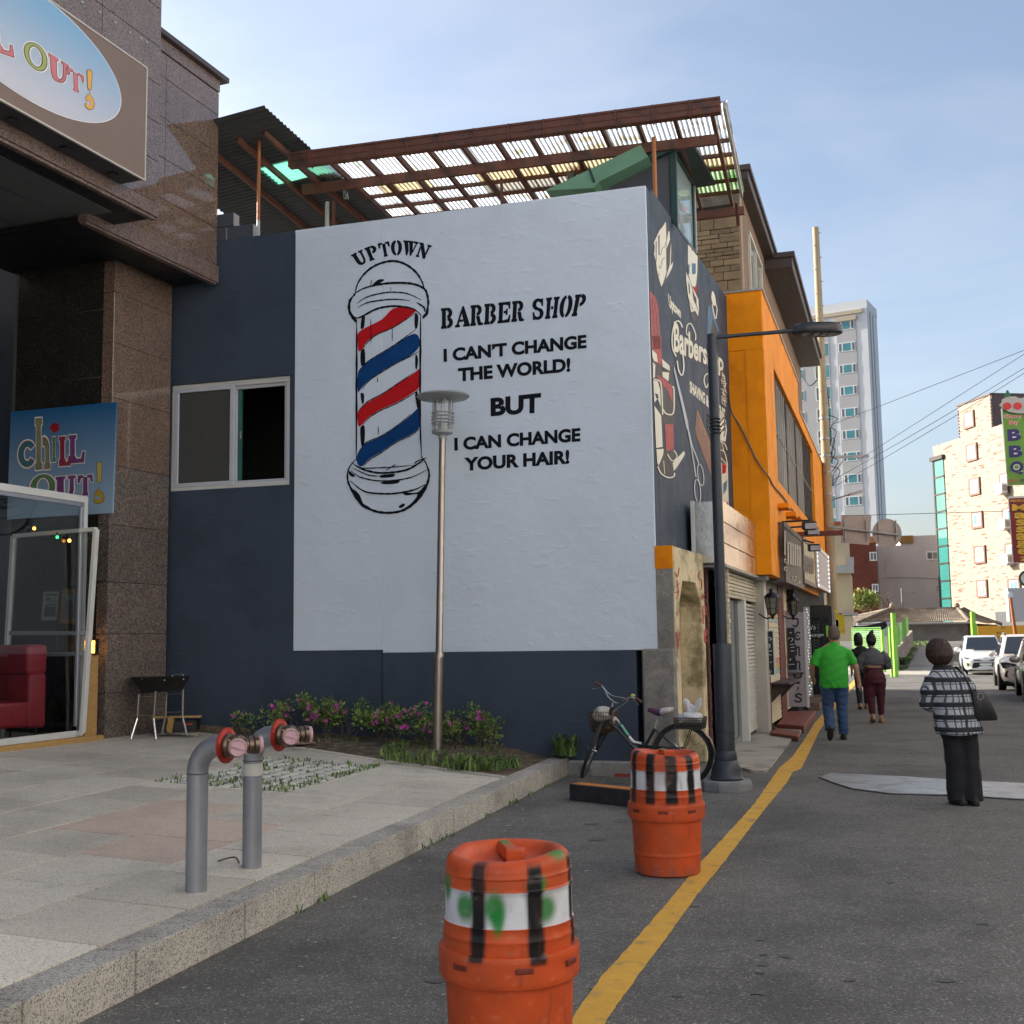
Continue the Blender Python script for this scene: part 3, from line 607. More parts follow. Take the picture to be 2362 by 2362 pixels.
def letter(F, sc, x0, y0, ch, quad, mat, parent, d=.010, grow=.05):
    v, f = glyphs(ch); bl, br, tr, tl = quad
    for nm, mt, g, dd, sh in (('letter_glow', LWH, .10, -.002, 0), ('letter_edge', SHAD, .045, 0, 0), ('letter', mat, 0, .0022, 0)):
        t = Trace(F, sc, x0, y0, d+dd); 
        for P in f:
            q = [v[i] for i in P]
            if g: q = offp(q, g)
            t.warp(q, [list(range(len(q)))], bl, br, tr, tl)
        t.build(nm, mt, parent)
OKH = [(.55, 1), (.62, .78), (.9, .62), (1, .4), (.92, .12), (.6, 0), (.25, .04), (.05, .2), (.12, .36), (.3, .3), (.45, .2), (.62, .26), (.66, .42), (.5, .5), (.3, .42), (.12, .45), (.22, .58), (.02, .62), (.3, .7), (.2, .82), (.4, .78)]
letter(FS, 2.76, 0, 0, 'L', ((-40, 318), (95, 365), (50, 165), (-60, 110)), COLS['pk'], sg)
letter(FS, 2.76, 0, 0, '0', ((158, 400), (300, 475), (300, 315), (150, 250)), COLS['gr'], sg)
letter(FS, 2.76, 0, 0, 'U', ((322, 500), (440, 545), (450, 425), (312, 340)), COLS['pk'], sg)
letter(FS, 2.76, 0, 0, 'T', ((440, 560), (530, 600), (535, 485), (428, 425)), COLS['pk'], sg)
def shape(F, sc, x0, y0, P, quad, mat, parent, name, d=.012):
    bl, br, tr, tl = quad; t = Trace(F, sc, x0, y0, d); t.warp(P, [list(range(len(P)))], bl, br, tr, tl); return t.build(name, mat, parent)
BARP = [(.1, .06), (.3, 0), (.7, 0), (.9, .08), (1, .9), (.75, 1), (.25, 1), (0, .9)]
for nm, mt, gx, dd in (('mark_edge', SHAD, 4, .010), ('exclamation_mark', COLS['og'], 0, .0122)):
    shape(FS, 2.76, 0, 0, BARP, ((558-gx, 565+gx), (582+gx, 577+gx), (586+gx, 452-gx), (556-gx, 440-gx)), mt, sg, nm, dd)
    shape(FS, 2.76, 0, 0, OKH, ((540-gx, 690+gx), (600+gx, 703+gx), (600+gx, 590-gx), (540-gx, 575-gx)), mt, sg, nm, dd)
# ---- lower blue sign on the back wall
b2 = thing('wall_sign', 'square blue sign reading chill OUT on the black terrace wall', 'sign', FB.w(140, 1190, .02))
C4 = [FB.px(u, v, .03) for u, v in ((16, 1198), (259, 1183), (268, 927), (25, 950))]
m = MB(); m.prism([FB(s, .0, z) for s, z in C4], FB.n*.03); m.build('board', gradmat('blue_print', C4[0][1], C4[3][1], (.32, .44, .58), (.012, .105, .26), .4), b2)
z2 = (2.0336, 0, 800)
def L2(ch, x0, x1, y0, y1, mat, sk=0):
    dy = -(x1-x0)*.085; letter(FB, *z2, ch, ((x0, y1), (x1, y1+dy), (x1, y0+dy), (x0, y0)), mat, b2, .036)
L2('c', 85, 172, 405, 560, COLS['tl']); L2('h', 167, 232, 362, 572, COLS['ol']); L2('i', 240, 268, 400, 537, COLS['gn']); L2('l', 275, 332, 425, 558, COLS['cr']); L2('L', 324, 396, 418, 545, COLS['pu'])
L2('0', 146, 256, 608, 712, COLS['gn']); L2('U', 264, 362, 612, 712, COLS['pu']); L2('T', 366, 434, 606, 698, COLS['pu'])
for nm, mt, gx, dd in (('mark_edge', SHAD, 3, .034), ('exclamation_mark', COLS['yl'], 0, .0365)): shape(FB, *z2, BARP, ((456-gx, 638+gx), (476+gx, 636+gx), (478+gx, 540-gx), (455-gx, 542-gx)), mt, b2, nm, dd)
for nm, mt, gx, dd in (('mark_edge', SHAD, 3, .034), ('ok_hand_mark', COLS['go'], 0, .0365)): shape(FB, *z2, OKH, ((438-gx, 738+gx), (488+gx, 733+gx), (487+gx, 655-gx), (437-gx, 660-gx)), mt, b2, nm, dd)
ROSE = [(.5, 0), (.75, .12), (1, .3), (.9, .55), (1, .8), (.7, .95), (.45, 1), (.2, .85), (.1, .6), (0, .5), (.2, .3), (.3, .1)]
shape(FB, *z2, ROSE, ((232, 405), (281, 400), (278, 355), (232, 358)), M('sign_rose', (.30, .01, .015), .4, var=.3, vs=40), b2, 'rose_mark', .0366)
# ---- terrace enclosure: white frame on a timber sill, glass front
FT = Fr(LC(0, .06, 0), LY, 1)
te = thing('terrace_enclosure', 'white framed glass terrace enclosure on a timber sill beside the granite column', 'enclosure', FT(-1.8, 0, .55))
def q4(F, pts, t, mat, name, parent, d=0, bev=.003):
    m = MB(); m.prism([F.w(u, v, d) for u, v in pts], F.n*-t); return m.build(name, mat, parent, bevel=bev)
sP = FT.px(198, 1400)[0]; zPt = FT.px(198, 1160)[1]; zPb = FT.px(198, 1683)[1]
def fb(a, b, d0, d1, z0, z1, mat, name, bev=.004):
    m = MB(); m.box(a, b, d0, d1, z0, z1, FT); return m.build(name, mat, te, bevel=bev)
fb(sP-.055, sP, -.06, 0, zPb, zPt, WFRM, 'post'); fb(sP-.11, sP-.057, -.055, -.01, zPb+.05, zPt-.06, GFRM, 'post')
fb(sP-3.4, sP, -.061, .001, zPt, zPt+.085, WFRM, 'top_rail'); fb(sP-3.4, sP-.112, -.05, -.01, zPt-.05, zPt-.002, GFRM, 'inner_rail')
fb(sP-3.4, sP+.0, -.061, .001, zPb-.075, zPb, WFRM, 'bottom_rail')
fb(sP-3.4, sP-.115, -.034, -.028, zPb+.002, zPt-.052, glass('terrace_glass', (.92, .95, .95), 0, .93), 'glass_pane', 0)
fb(sP-3.4, sP+.05, -2.2, -.062, zPt+.02, zPt+.08, WFRM, 'roof_frame') if False else None
m = MB(); m.box(sP-3.4, sP+.02, -.10, .03, zPb-.30, zPb-.078, FT); m.build('timber_sill', PINE, te, bevel=.004)
m = MB(); m.box(sP+.022, sP+.34, -.10, .035, zPb-.30, zPb-.085, FT); m.build('timber_sill', PINE, te, bevel=.004)
m = MB(); m.box(sP-3.4, sP+.3, -2.3, -.103, zPb-.30, zPb-.12, FT); m.build('deck', M('deck_tile', (.20, .20, .20), .5, var=.2), te)
z0p = FT.px(215, 1690)[1]; m = MB(); m.box(sP+.06, sP+.17, -.11, -.01, z0p-.06, FT.px(215, 1509)[1], FT); m.build('timber_post', PINE, te, bevel=.005)
m = MB(); m.box(sP+.172, sP+.27, -.11, -.015, z0p-.06, FT.px(215, 1509)[1]-.01, FT); m.build('timber_post', PINE, te, bevel=.005)
# lantern
lm_ = thing('lantern', 'small lit amber lantern on the timber post of the terrace', 'lantern', FT(sP+.17, -.06, FT.px(215, 1509)[1]))
c = lm_.location; GLOW = M('amber_glow', (.9, .45, .08), .4, var=.0, emit=3.0, ecol=(1, .42, .05))
m = MB(); m.cbox(c+Vector((0, 0, .09)), .15, .1, .15); m.build('pane', GLOW, lm_)
m = MB()
for dx in (-.08, -.027, .027, .08): m.cbox(c+Vector((dx, 0, .09)), .012, .112, .17)
for zz_ in (.0, .175): m.cbox(c+Vector((0, 0, zz_+.005)), .18, .12, .014)
m.cbox(c+Vector((0, 0, .10)), .165, .106, .008); m.build('frame', BLK, lm_)
# open door leaf leaning behind the front
FD = Fr(FB(0, .55, 0), FB.yaw, 1)
if (CAM_O-FD.o).dot(FD.n) < 0: FD = Fr(FB(0, .55, 0), FB.yaw, -1)
dl = thing('door_leaf', 'tall white framed screen door leaf leaning open inside the terrace', 'door', FD.w(100, 1690))
TL, TR, BR, BL = (32, 1237), (222, 1221), (190, 1690), (4, 1712)
lp = lambda a, b, t: (a[0]+(b[0]-a[0])*t, a[1]+(b[1]-a[1])*t)
def leafbar(a, b, w, mat, name):
    m = MB(); m.bar(FD.w(*a), FD.w(*b), .05, w, FD.n); m.build(name, mat, dl, bevel=.004)
for a, b in ((TL, TR), (TR, BR), (BL, BR), (TL, BL)): leafbar(a, b, .07, WFRM, 'frame_bar')
leafbar(lp(TL, BL, .47), lp(TR, BR, .51), .04, GFRM, 'mid_rail'); leafbar(lp(TL, BL, .58), lp(TR, BR, .61), .04, GFRM, 'mid_rail')
m = MB(); m.prism([FD.w(*q, -.01) for q in (TL, TR, BR, BL)], FD.n*.004); m.build('pane', glass('leaf_glass', (.9, .9, .9), 0, .85), dl)
# notices on the black wall
nt_ = thing('notice', 'white printed notice hung on the black terrace wall', 'notice', FB.w(118, 1400, .02))
m = MB(); m.prism([FB.w(*q, .012) for q in ((96, 1431), (130, 1431), (136, 1364), (101, 1365))], FB.n*.008); m.build('sheet', M('paper', (.55, .55, .50), .7, var=.05), nt_)
t = Trace(FB, 3.0188, 0, 1120, .0215)
for x0, x1, y0, y1 in ((318, 398, 755, 768), (365, 385, 780, 790), (318, 392, 800, 808), (318, 352, 780, 795), (335, 395, 822, 832)): t.fill([(x0, y1), (x1, y1), (x1+2, y0), (x0+2, y0)])
t.fill([(305, 915), (385, 912), (388, 840), (345, 842), (330, 825), (314, 838)]); t.build('print', M('ink', (.06, .055, .05), .7, var=.1), nt_)
pf = thing('picture_frame', 'wooden framed blue menu card hung on the black terrace wall', 'frame', FB.w(165, 1440, .02))
m = MB(); m.prism([FB.w(*q, .012) for q in ((140, 1438), (186, 1438), (190, 1358), (146, 1360))], FB.n*.02); m.build('frame', PINE, pf)
m = MB(); m.prism([FB.w(*q, .0325) for q in ((147, 1429), (182, 1429), (184, 1367), (151, 1368))], FB.n*.003); m.build('card', M('menu_card', (.16, .17, .25), .5, var=.05), pf)
m = MB(); m.poly([FB(FB.px(160, 1377, .037)[0]+.055*cos(a), .037, FB.px(160, 1377, .037)[1]+.045*sin(a)) for a in [2*pi*k/20 for k in range(20)]]); m.build('emblem', M('menu_oval', (.30, .45, .52), .5), pf, fix=False)
# fairy bulbs strung in the terrace
for k, (u, v) in enumerate(((79, 1219), (160, 1247), (132, 1239))):
    p = FD.w(u, v, .25); m = MB(); m.ball(p, .022, 8); m.mi = 1; m.tube([p+Vector((0, 0, .02)), p+Vector((0, 0, .06))], .012, 6)
    o = m.build('bulb', [GLOW if k < 2 else M('green_glow', (.05, .6, .15), .4, var=0, emit=1.2, ecol=(.05, .7, .2)), BLK], smooth=True)
    tag(o, ('small lit amber bulb above the leaning door leaf', 'small lit amber bulb by the terrace corner post', 'small lit green bulb on the door leaf top')[k], 'bulb', 'bulbs strung inside the terrace')
# sofas
def sofa(s, d, lab):
    o = FT(s, d, zPb-.12); t = thing('lounge_chair', lab, 'chair', o, rz=radians(-LY+90-14))
    # local: x back->front is -x ; width along y
    m = MB(); m.box(-.42, .22, -.36, .36, .20, .50); m.build('seat', LEATH, t, bevel=.045, local=True, seg=3, smooth=True)
    m = MB(); m.box(.20, .44, -.36, .36, .18, .82); m.build('backrest', LEATH, t, bevel=.05, local=True, seg=3, smooth=True)
    m = MB(); m.box(.17, .45, -.355, .355, .80, 1.16); m.build('headrest', LEATH, t, bevel=.07, local=True, seg=3, smooth=True)
    for y in (-.26, .26):
        m = MB(); m.tube(cmr([(-.36, y, .21), (-.37, y, .06), (-.28, y, .02), (.28, y, .02), (.37, y, .06), (.36, y, .21)], 4), .016, 8); m.build('leg', BLK, t, local=True, smooth=True)
sofa(sP-.78, -.62, 'dark red leather lounge chair nearer the white terrace corner post'); sofa(sP-1.62, -.78, 'dark red leather lounge chair further inside the terrace')
# ------------------------------------------------------------ painted corner building with the barber murals
GREY = M('slate_paint', (.050, .066, .096), .62, var=.10, vs=1.3, fine=.05, fs=50, bump=.005, bs=4, col2=(.043, .057, .083), c2s=1.2, spec=.2)
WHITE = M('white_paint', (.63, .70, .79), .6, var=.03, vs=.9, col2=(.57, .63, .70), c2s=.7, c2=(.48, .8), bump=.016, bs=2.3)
def add_relief(m, sc, dist):
    nt, N, K = nodes(m); b = nt.nodes['Principled BSDF']; old = b.inputs['Normal'].links[0].from_node
    g = N('ShaderNodeNewGeometry'); mp = N('ShaderNodeMapping'); mp.inputs['Scale'].default_value = (1, 1, 2.6); K(g.outputs['Position'], mp.inputs[0])
    n = N('ShaderNodeTexNoise'); n.inputs['Scale'].default_value = sc; n.inputs['Detail'].default_value = 3; K(mp.outputs[0], n.inputs['Vector'])
    r = N('ShaderNodeMapRange'); r.inputs[1].default_value = .60; r.inputs[2].default_value = .70; K(n.outputs[0], r.inputs[0])
    bn = N('ShaderNodeBump'); bn.inputs['Distance'].default_value = dist; K(r.outputs[0], bn.inputs['Height']); K(old.outputs[0], bn.inputs['Normal']); K(bn.outputs[0], b.inputs['Normal'])
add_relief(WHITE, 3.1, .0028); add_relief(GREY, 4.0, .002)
MBLK = M('mural_black', (.010, .011, .017), .6, var=.1, spec=.08); MRED = M('mural_red', (.50, .012, .016), .6, var=.12, vs=5, spec=.1); MBLU = M('mural_blue', (.006, .05, .18), .6, var=.15, vs=5, spec=.1)
MCRM = M('mural_cream', (.70, .66, .54), .55, var=.06); MDRK = M('mural_brown', (.045, .035, .035), .6, var=.1); MCRD = M('mural_chair_red', (.36, .028, .028), .55, var=.15, vs=7); MCBL = M('mural_cape_blue', (.035, .13, .23), .55, var=.15); MTAN = M('mural_tan', (.20, .085, .05), .55, var=.15); MORG = M('mural_orange', (.40, .17, .06), .55, var=.1); MGRY = M('mural_grey', (.42, .44, .48), .55, var=.1)
sC = FW.px(1505, 1000)[0]; zTop = 7.26; sWh = FW.px(680, 1000)[0]; sSt = FW.px(884, 1500)[0]; sPl = FW.px(1470, 1600)[0]
COR = FW(sC, 0, 0); FM = Fr(COR, 20.8, 1); mLen = FM.px(1690, 1100)[0]; zM = 7.32
pb = thing('painted_building', 'slate grey corner building with white barber shop mural wall', 'building', FW(-2, -1, 0))
# window opening in the grey wall
w5 = lambda x, y: (380+x/6.0375, 840+y/6.0375)
wTL, wTR, wBR, wBL = [FW.px(*w5(*q)) for q in ((100, 290), (1745, 165), (1735, 1680), (80, 1770))]
ws0 = (wTL[0]+wBL[0])/2; ws1 = (wTR[0]+wBR[0])/2; wz0 = (wBL[1]+wBR[1])/2; wz1 = (wTL[1]+wTR[1])/2
m = MB(); sLf = -17
m.box(sLf, ws0, -.25, 0, 0, zTop, FW); m.box(ws0, ws1, -.25, 0, 0, wz0, FW); m.box(ws0, ws1, -.25, 0, wz1, zTop, FW); m.box(ws1, sWh, -.25, 0, 0, zTop, FW)
m.build('front_wall', GREY, pb)
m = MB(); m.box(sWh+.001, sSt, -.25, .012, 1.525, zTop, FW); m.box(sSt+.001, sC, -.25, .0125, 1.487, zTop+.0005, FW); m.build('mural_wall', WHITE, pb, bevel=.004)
m = MB(); m.box(sWh+.001, sSt, -.25, -.001, 0, 1.52, FW); m.build('plinth', GREY, pb)
m = MB(); m.box(sSt+.002, sPl, -.25, .035, .16, 1.482, FW); m.build('plinth', GREY, pb, bevel=.01)
m = MB(); m.box(-1.35, sPl+.02, -.2, .12, -.05, .17, FW); m.build('foundation', CONCD, pb, bevel=.02)
m = MB(); m.box(.26, mLen, -.25, 0, 2.4, zM, FM); m.box(.26, mLen, -.4, -.15, 0, 2.4, FM); m.build('side_wall', GREY, pb)
m = MB(); m.box(.0, .259, -.24, -.0015, 1.5, zTop-.002, FM); m.build('corner_wall', GREY, pb)
m = MB(); m.box(sLf, sC-.4, -5, -.26, 5.75, 5.9, FW); m.build('roof_deck', CONCD, pb)
m = MB(); m.box(sLf, -2.5, -5.2, -5.0, .0, 6.0, FW); m.box(sLf, sLf+.2, -5, -.26, 0, 7.0, FW); m.build('rear_wall', CONCD, pb)
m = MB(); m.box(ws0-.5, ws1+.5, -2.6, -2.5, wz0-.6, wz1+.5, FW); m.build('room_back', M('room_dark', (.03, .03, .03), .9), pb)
# window
wf = MB(); F_ = FW
win = None
ww = ws1-ws0; wm = FW.px(*w5(955, 1000))[0]
m = MB()
for b in ((ws0, ws1, wz0, wz0+.06), (ws0, ws1, wz1-.075, wz1), (ws0, ws0+.05, wz0+.06, wz1-.075), (ws1-.055, ws1, wz0+.06, wz1-.075)): m.box(b[0], b[1], -.10, -.012, b[2], b[3], FW)
win = m.build('window', WFRM, pb, bevel=.004)
WF2 = M('window_pvc', (.50, .52, .57), .4, var=.04)
m = MB(); a0, a1, b0, b1 = ws0+.045, wm, wz0+.05, wz1-.06
for b in ((a0, a1, b0, b0+.055), (a0, a1, b1-.055, b1), (a0, a0+.06, b0+.055, b1-.055), (a1-.06, a1, b0+.055, b1-.055)): m.box(b[0], b[1], -.05, -.005, b[2], b[3], FW)
m.build('sash', WF2, win, bevel=.003)
m = MB(); m.box(a0+.05, a1-.05, -.034, -.03, b0+.05, b1-.05, FW); m.build('insect_screen', M('insect_screen', (.055, .055, .05), .75, var=.1, vs=6), win)
m = MB(); c0, c1 = wm, ws1-.05
for b in ((c0, c1, b0, b0+.05), (c0, c1, b1-.06, b1), (c1-.055, c1, b0+.05, b1-.06), (c0, c0+.02, b0+.05, b1-.06)): m.box(b[0], b[1], -.09, -.05, b[2], b[3], FW)
m.build('sash', WF2, win, bevel=.003)
m = MB(); m.box(c0+.02, c0+.075, -.12, -.10, b0+.05, b1-.06, FW); m.build('glass_edge', M('green_glass_edge', (.03, .13, .10), .15, var=.1), win)
m = MB(); m.box(c0+.05, c0+.062, -.10, -.085, (b0+b1)/2-.05, (b0+b1)/2+.05, FW); m.build('latch', GFRM, win)
m = MB(); m.box(ws0-.02, ws1+.04, -.02, .03, wz1+.0, wz1+.03, FW); m.build('lintel', GREY, win)
# concrete blocks stepped on the parapet
BLKM = M('painted_block', (.055, .066, .085), .75, var=.12, vs=4, rnd=.08, bump=.003, bs=30); BLKR = M('bare_block', (.34, .33, .31), .85, var=.15)
z6b = lambda x, y: (380+x/5.682, 480+y/5.682)
for (x0, y0, x1, y1) in ((400, 140, 808, 320), (815, 95, 1160, 285), (400, -70, 905, 110), (100, 140, 395, 350), (300, -260, 560, -80)):
    s0, zt = FW.px(*z6b(x0, (y0+y1)/2), -.02); s1, _ = FW.px(*z6b(x1, (y0+y1)/2), -.02); _, zt = FW.px(*z6b((x0+x1)/2, y0+10), -.02)
    row = 0 if y1 > 200 else (1 if y1 > 0 else 2); z0 = zTop+.003+row*.197
    m = MB(); m.box(s0+.005, s1-.005, -.17, -.02, z0, z0+.19, FW); b_ = m.build('concrete_block', [BLKM], pb, bevel=.008)
    m = MB(); m.box(s1-.005, s1+.003, -.165, -.025, z0+.006, z0+.184, FW); m.build('block_end', BLKR, b_)
# ---- barber pole mural (painted, traced on the wall)
T5 = (2.7606, 760, 520)
def mural(name, mat, d, fills=(), strokes=(), sm=3, F=FW, T=T5, taper=True):
    t = Trace(F, *T, d)
    for q in fills: t.fill(q, sm)
    for q, w in strokes: t.stroke(q, w*(1.4 if taper else 1), taper)
    return t.build(name, mat, pb)
D0 = .0165
mural('mural_pole_red', MRED, D0, [[(180, 690), (232, 650), (330, 600), (385, 545), (420, 525), (480, 520), (548, 535), (540, 555), (490, 592), (400, 650), (300, 692), (232, 745), (215, 780), (188, 803), (180, 750)], [(182, 1185), (240, 1130), (340, 1075), (450, 1000), (540, 940), (576, 916), (577, 1020), (520, 1072), (420, 1130), (330, 1170), (250, 1220), (200, 1275), (183, 1272)]])
mural('mural_pole_blue', MBLU, D0, [[(182, 935), (230, 882), (300, 835), (400, 775), (490, 712), (540, 690), (568, 708), (573, 768), (520, 825), (430, 870), (330, 930), (250, 985), (200, 1040), (182, 1058)], [(180, 1450), (230, 1390), (330, 1345), (430, 1280), (520, 1205), (576, 1162), (575, 1280), (520, 1330), (430, 1372), (330, 1440), (260, 1482), (212, 1530), (188, 1530), (173, 1500)]])
mural('mural_pole_outline', MBLK, D0+.001, [
  [(205, 590), (225, 570), (222, 640), (208, 660), (198, 650)], [(545, 560), (565, 575), (562, 640), (548, 660), (541, 620)], [(200, 800), (224, 790), (226, 880), (205, 895), (197, 860)], [(548, 820), (564, 850), (556, 915), (546, 900)], [(198, 1070), (220, 1075), (218, 1130), (205, 1130)], [(196, 1290), (224, 1280), (222, 1385), (203, 1400)], [(546, 1070), (560, 1060), (574, 1150), (560, 1165), (549, 1110)], [(326, 1590), (410, 1582), (405, 1602), (330, 1606)], [(330, 1634), (440, 1622), (432, 1642), (350, 1648)], [(150, 1680), (190, 1712), (215, 1770), (260, 1812), (205, 1790), (165, 1730)], [(470, 1700), (560, 1700), (610, 1650), (600, 1690), (550, 1765), (455, 1815), (520, 1770), (560, 1712), (490, 1720)], [(270, 382), (310, 345), (350, 345), (330, 362), (292, 380)], [(140, 560), (172, 600), (170, 622), (150, 598), (128, 555)], [(590, 590), (612, 560), (628, 500), (630, 560), (600, 592)], [(440, 1790), (470, 1770), (480, 1782), (455, 1800)], [(120, 1560), (160, 1590), (155, 1602), (128, 1590)]],
 [([(160, 450), (180, 370), (235, 295), (310, 247), (400, 226), (480, 245), (550, 297), (590, 360), (606, 415)], 10), ([(160, 440), (130, 480), (126, 540), (150, 590), (172, 620)], 12), ([(150, 440), (220, 400), (320, 375), (430, 365), (530, 372), (600, 400), (622, 440), (629, 500), (615, 555), (592, 582)], 10), ([(172, 498), (240, 455), (340, 430), (420, 425), (500, 435), (585, 475)], 6), ([(178, 524), (240, 492), (330, 476), (420, 470), (515, 478)], 6), ([(140, 560), (180, 590), (290, 535), (360, 518), (430, 514), (530, 530), (585, 572)], 9), ([(555, 490), (600, 520), (608, 550)], 8),
  ([(173, 600), (173, 800), (172, 1000), (172, 1200), (170, 1495)], 9), ([(580, 570), (579, 760), (577, 1000), (577, 1250), (586, 1480)], 9), ([(546, 640), (546, 560)], 5), ([(262, 595), (264, 750)], 4), ([(400, 655), (399, 738)], 4), ([(306, 965), (307, 1000)], 4), ([(310, 1275), (311, 1335)], 4), ([(388, 390), (391, 418)], 3), ([(268, 345), (262, 380)], 4), ([(360, 1560), (422, 1520)], 5), ([(490, 965), (492, 978)], 4),
  ([(216, 785), (235, 750), (300, 696), (400, 652), (490, 596), (548, 556)], 5), ([(186, 930), (232, 876), (300, 830), (400, 770), (490, 706), (550, 662)], 5), ([(200, 1052), (250, 990), (330, 935), (430, 875), (520, 830), (568, 800)], 5), ([(186, 1180), (240, 1124), (340, 1070), (450, 996), (540, 935)], 5), ([(205, 1280), (250, 1226), (330, 1176), (420, 1136), (520, 1080), (575, 1040)], 5), ([(186, 1446), (232, 1384), (330, 1340), (430, 1275), (520, 1198)], 5), ([(215, 1535), (262, 1488), (330, 1446), (430, 1378), (520, 1336), (570, 1300)], 5),
  ([(165, 1490), (122, 1550), (115, 1615), (140, 1680), (190, 1758), (270, 1812), (370, 1830), (470, 1813), (550, 1758), (602, 1690), (630, 1620), (633, 1570), (612, 1510), (585, 1470)], 11), ([(140, 1508), (200, 1548), (300, 1574), (400, 1572), (500, 1553), (580, 1506), (600, 1490)], 9), ([(135, 1560), (190, 1600), (290, 1624), (400, 1624), (520, 1604), (625, 1553)], 6), ([(130, 1625), (220, 1692), (330, 1708), (430, 1705), (540, 1683), (612, 1648)], 8), ([(185, 1712), (200, 1765), (260, 1800)], 8), ([(180, 1528), (215, 1545), (380, 1540), (530, 1528)], 5), ([(145, 1545), (250, 1590), (320, 1596)], 5), ([(620, 1480), (560, 1500), (540, 1520)], 6)])
# lettering
t = Trace(FW, *T5, D0)
def bez(p0, m_, p1):
    c = (2*m_[0]-(p0[0]+p1[0])/2, 2*m_[1]-(p0[1]+p1[1])/2); return lambda t_: ((1-t_)**2*p0[0]+2*t_*(1-t_)*c[0]+t_*t_*p1[0], (1-t_)**2*p0[1]+2*t_*(1-t_)*c[1]+t_*t_*p1[1])
v, f = word('UPTOWN', .12, {'W': 1.25, 'T': .95})
t.warp(v, f, None, None, None, None, arc=(bez((186, 260), (402, 190), (610, 214)), bez((138, 190), (395, 100), (650, 130)))); t.build('mural_lettering', MBLK, pb)
t = Trace(FW, *T5, D0)
for tx_, q in (('BARBER', ((712, 657), (1237, 606), (1245, 477), (712, 530))), ('SHOP', ((1290, 602), (1617, 570), (1649, 435), (1290, 473)))):
    t = Trace(FW, *T5, D0); v, f = word(tx_, .12, {'A': 1.15}); t.warp(v, f, *q); t.build('mural_lettering', MBLK, pb)
for txt, bl, br, tr, tl in (("I CAN\u2019T CHANGE", (727, 871), (1637, 782), (1637, 694), (725, 786)), ('THE WORLD!', (820, 996), (1534, 932), (1534, 842), (818, 908)), ('BUT', (1027, 1217), (1345, 1193), (1348, 1066), (1025, 1100)), ('I CAN CHANGE', (796, 1436), (1598, 1376), (1598, 1288), (794, 1352)), ('YOUR HAIR!', (858, 1565), (1528, 1518), (1528, 1428), (856, 1478))):
    t = Trace(FW, *T5, D0); t.quadtext(txt, bl, br, tr, tl, .046); t.build('mural_lettering', MBLK, pb)
# ---- side mural on the street face
Z6 = (6.0375, 1480, 480); Z7 = (4.025, 1480, 760); e = .004
def mu(name, mat, lay, fills=(), strokes=(), T=Z7, sm=0, taper=False): return mural(name, mat, .003+lay*.002, fills, strokes, sm, FM, T, taper)
mu('mural_board', MDRK, 0, [[(330, 175), (375, 265), (395, 420), (440, 560), (445, 740), (420, 850), (290, 1100), (262, 1090), (180, 640), (165, 480), (250, 280)]], T=Z6)
mu('mural_board', MCRM, 1, [[(330, 195), (300, 250), (250, 310), (170, 480), (185, 540), (172, 640), (200, 740), (212, 860), (235, 960), (275, 1095), (300, 1040), (345, 900), (342, 640), (345, 480), (338, 200)], [(372, 320), (388, 330), (395, 440), (350, 560), (350, 470)], [(400, 600), (410, 480), (412, 590), (404, 800), (440, 745), (425, 830), (345, 985), (350, 930), (392, 790)]], T=Z6)
mu('mural_board', MDRK, 2, [[(232, 385), (250, 370), (250, 640), (236, 655)], [(196, 470), (208, 455), (208, 740), (200, 750)], [(236, 960), (240, 860), (246, 940)]], [([(240, 640), (262, 650), (290, 560), (320, 540), (338, 470)], 7), ([(240, 800), (262, 840), (290, 720), (330, 690)], 7), ([(345, 640), (378, 580)], 7)], T=Z6)
mu('mural_clipper', MCRM, 1, [[(645, 505), (700, 556), (745, 604), (780, 680), (775, 900), (760, 1060), (742, 1105), (700, 1080), (655, 960), (645, 780)]], T=Z6)
mu('mural_clipper', MCBL, 2, [[(700, 770), (755, 770), (755, 905), (730, 925), (702, 915)], [(648, 790), (668, 775), (668, 900), (652, 930)]], T=Z6)
mu('mural_clipper', MRED, 2, [[(695, 556), (725, 570), (742, 600), (700, 592)]], T=Z6)
mu('mural_clipper', MRED, 1, [[(722, 1108), (765, 1072), (765, 1205), (748, 1185)]], T=Z6)
mu('mural_clipper', MDRK, 2, [[(680, 1460), (720, 1430), (775, 1505), (770, 1560), (735, 1578), (690, 1510)]], T=Z6)
mu('mural_clipper', MCRM, 3, [[(620, 890), (650, 960), (705, 1090), (790, 1270), (797, 1410), (785, 1505), (745, 1430), (690, 1450), (650, 1250), (635, 1120), (620, 1000)]], T=Z6)
mu('mural_clipper', MDRK, 4, [[(705, 1150), (765, 1260), (765, 1370), (722, 1275)], [(650, 1020), (672, 1080), (676, 1210), (660, 1180)]], [([(655, 950), (730, 1200), (780, 1420)], 6), ([(650, 1250), (700, 1380), (720, 1420)], 6)], T=Z6)
t = Trace(FM, *Z6, .005); t.quadtext('Uptown', (392, 1440), (548, 1575), (545, 1400), (365, 1185), .05); t.build('mural_lettering', MCRM, pb)
mu('mural_mirror', MCRM, 1, [[(990, 1150), (1012, 1190), (1030, 1260), (1040, 1345), (1020, 1366), (988, 1335), (970, 1250), (975, 1180)]], [([(985, 1340), (1000, 1440), (1030, 1540), (1045, 1470), (1050, 1400), (1040, 1350)], 14)], T=Z6)
mu('mural_cape', MCBL, 1, [[(940, 1350), (968, 1375), (1020, 1530), (1082, 1700), (1065, 1740), (985, 1540), (965, 1720), (955, 1960), (915, 1960), (918, 1500), (924, 1380)]], T=Z6)
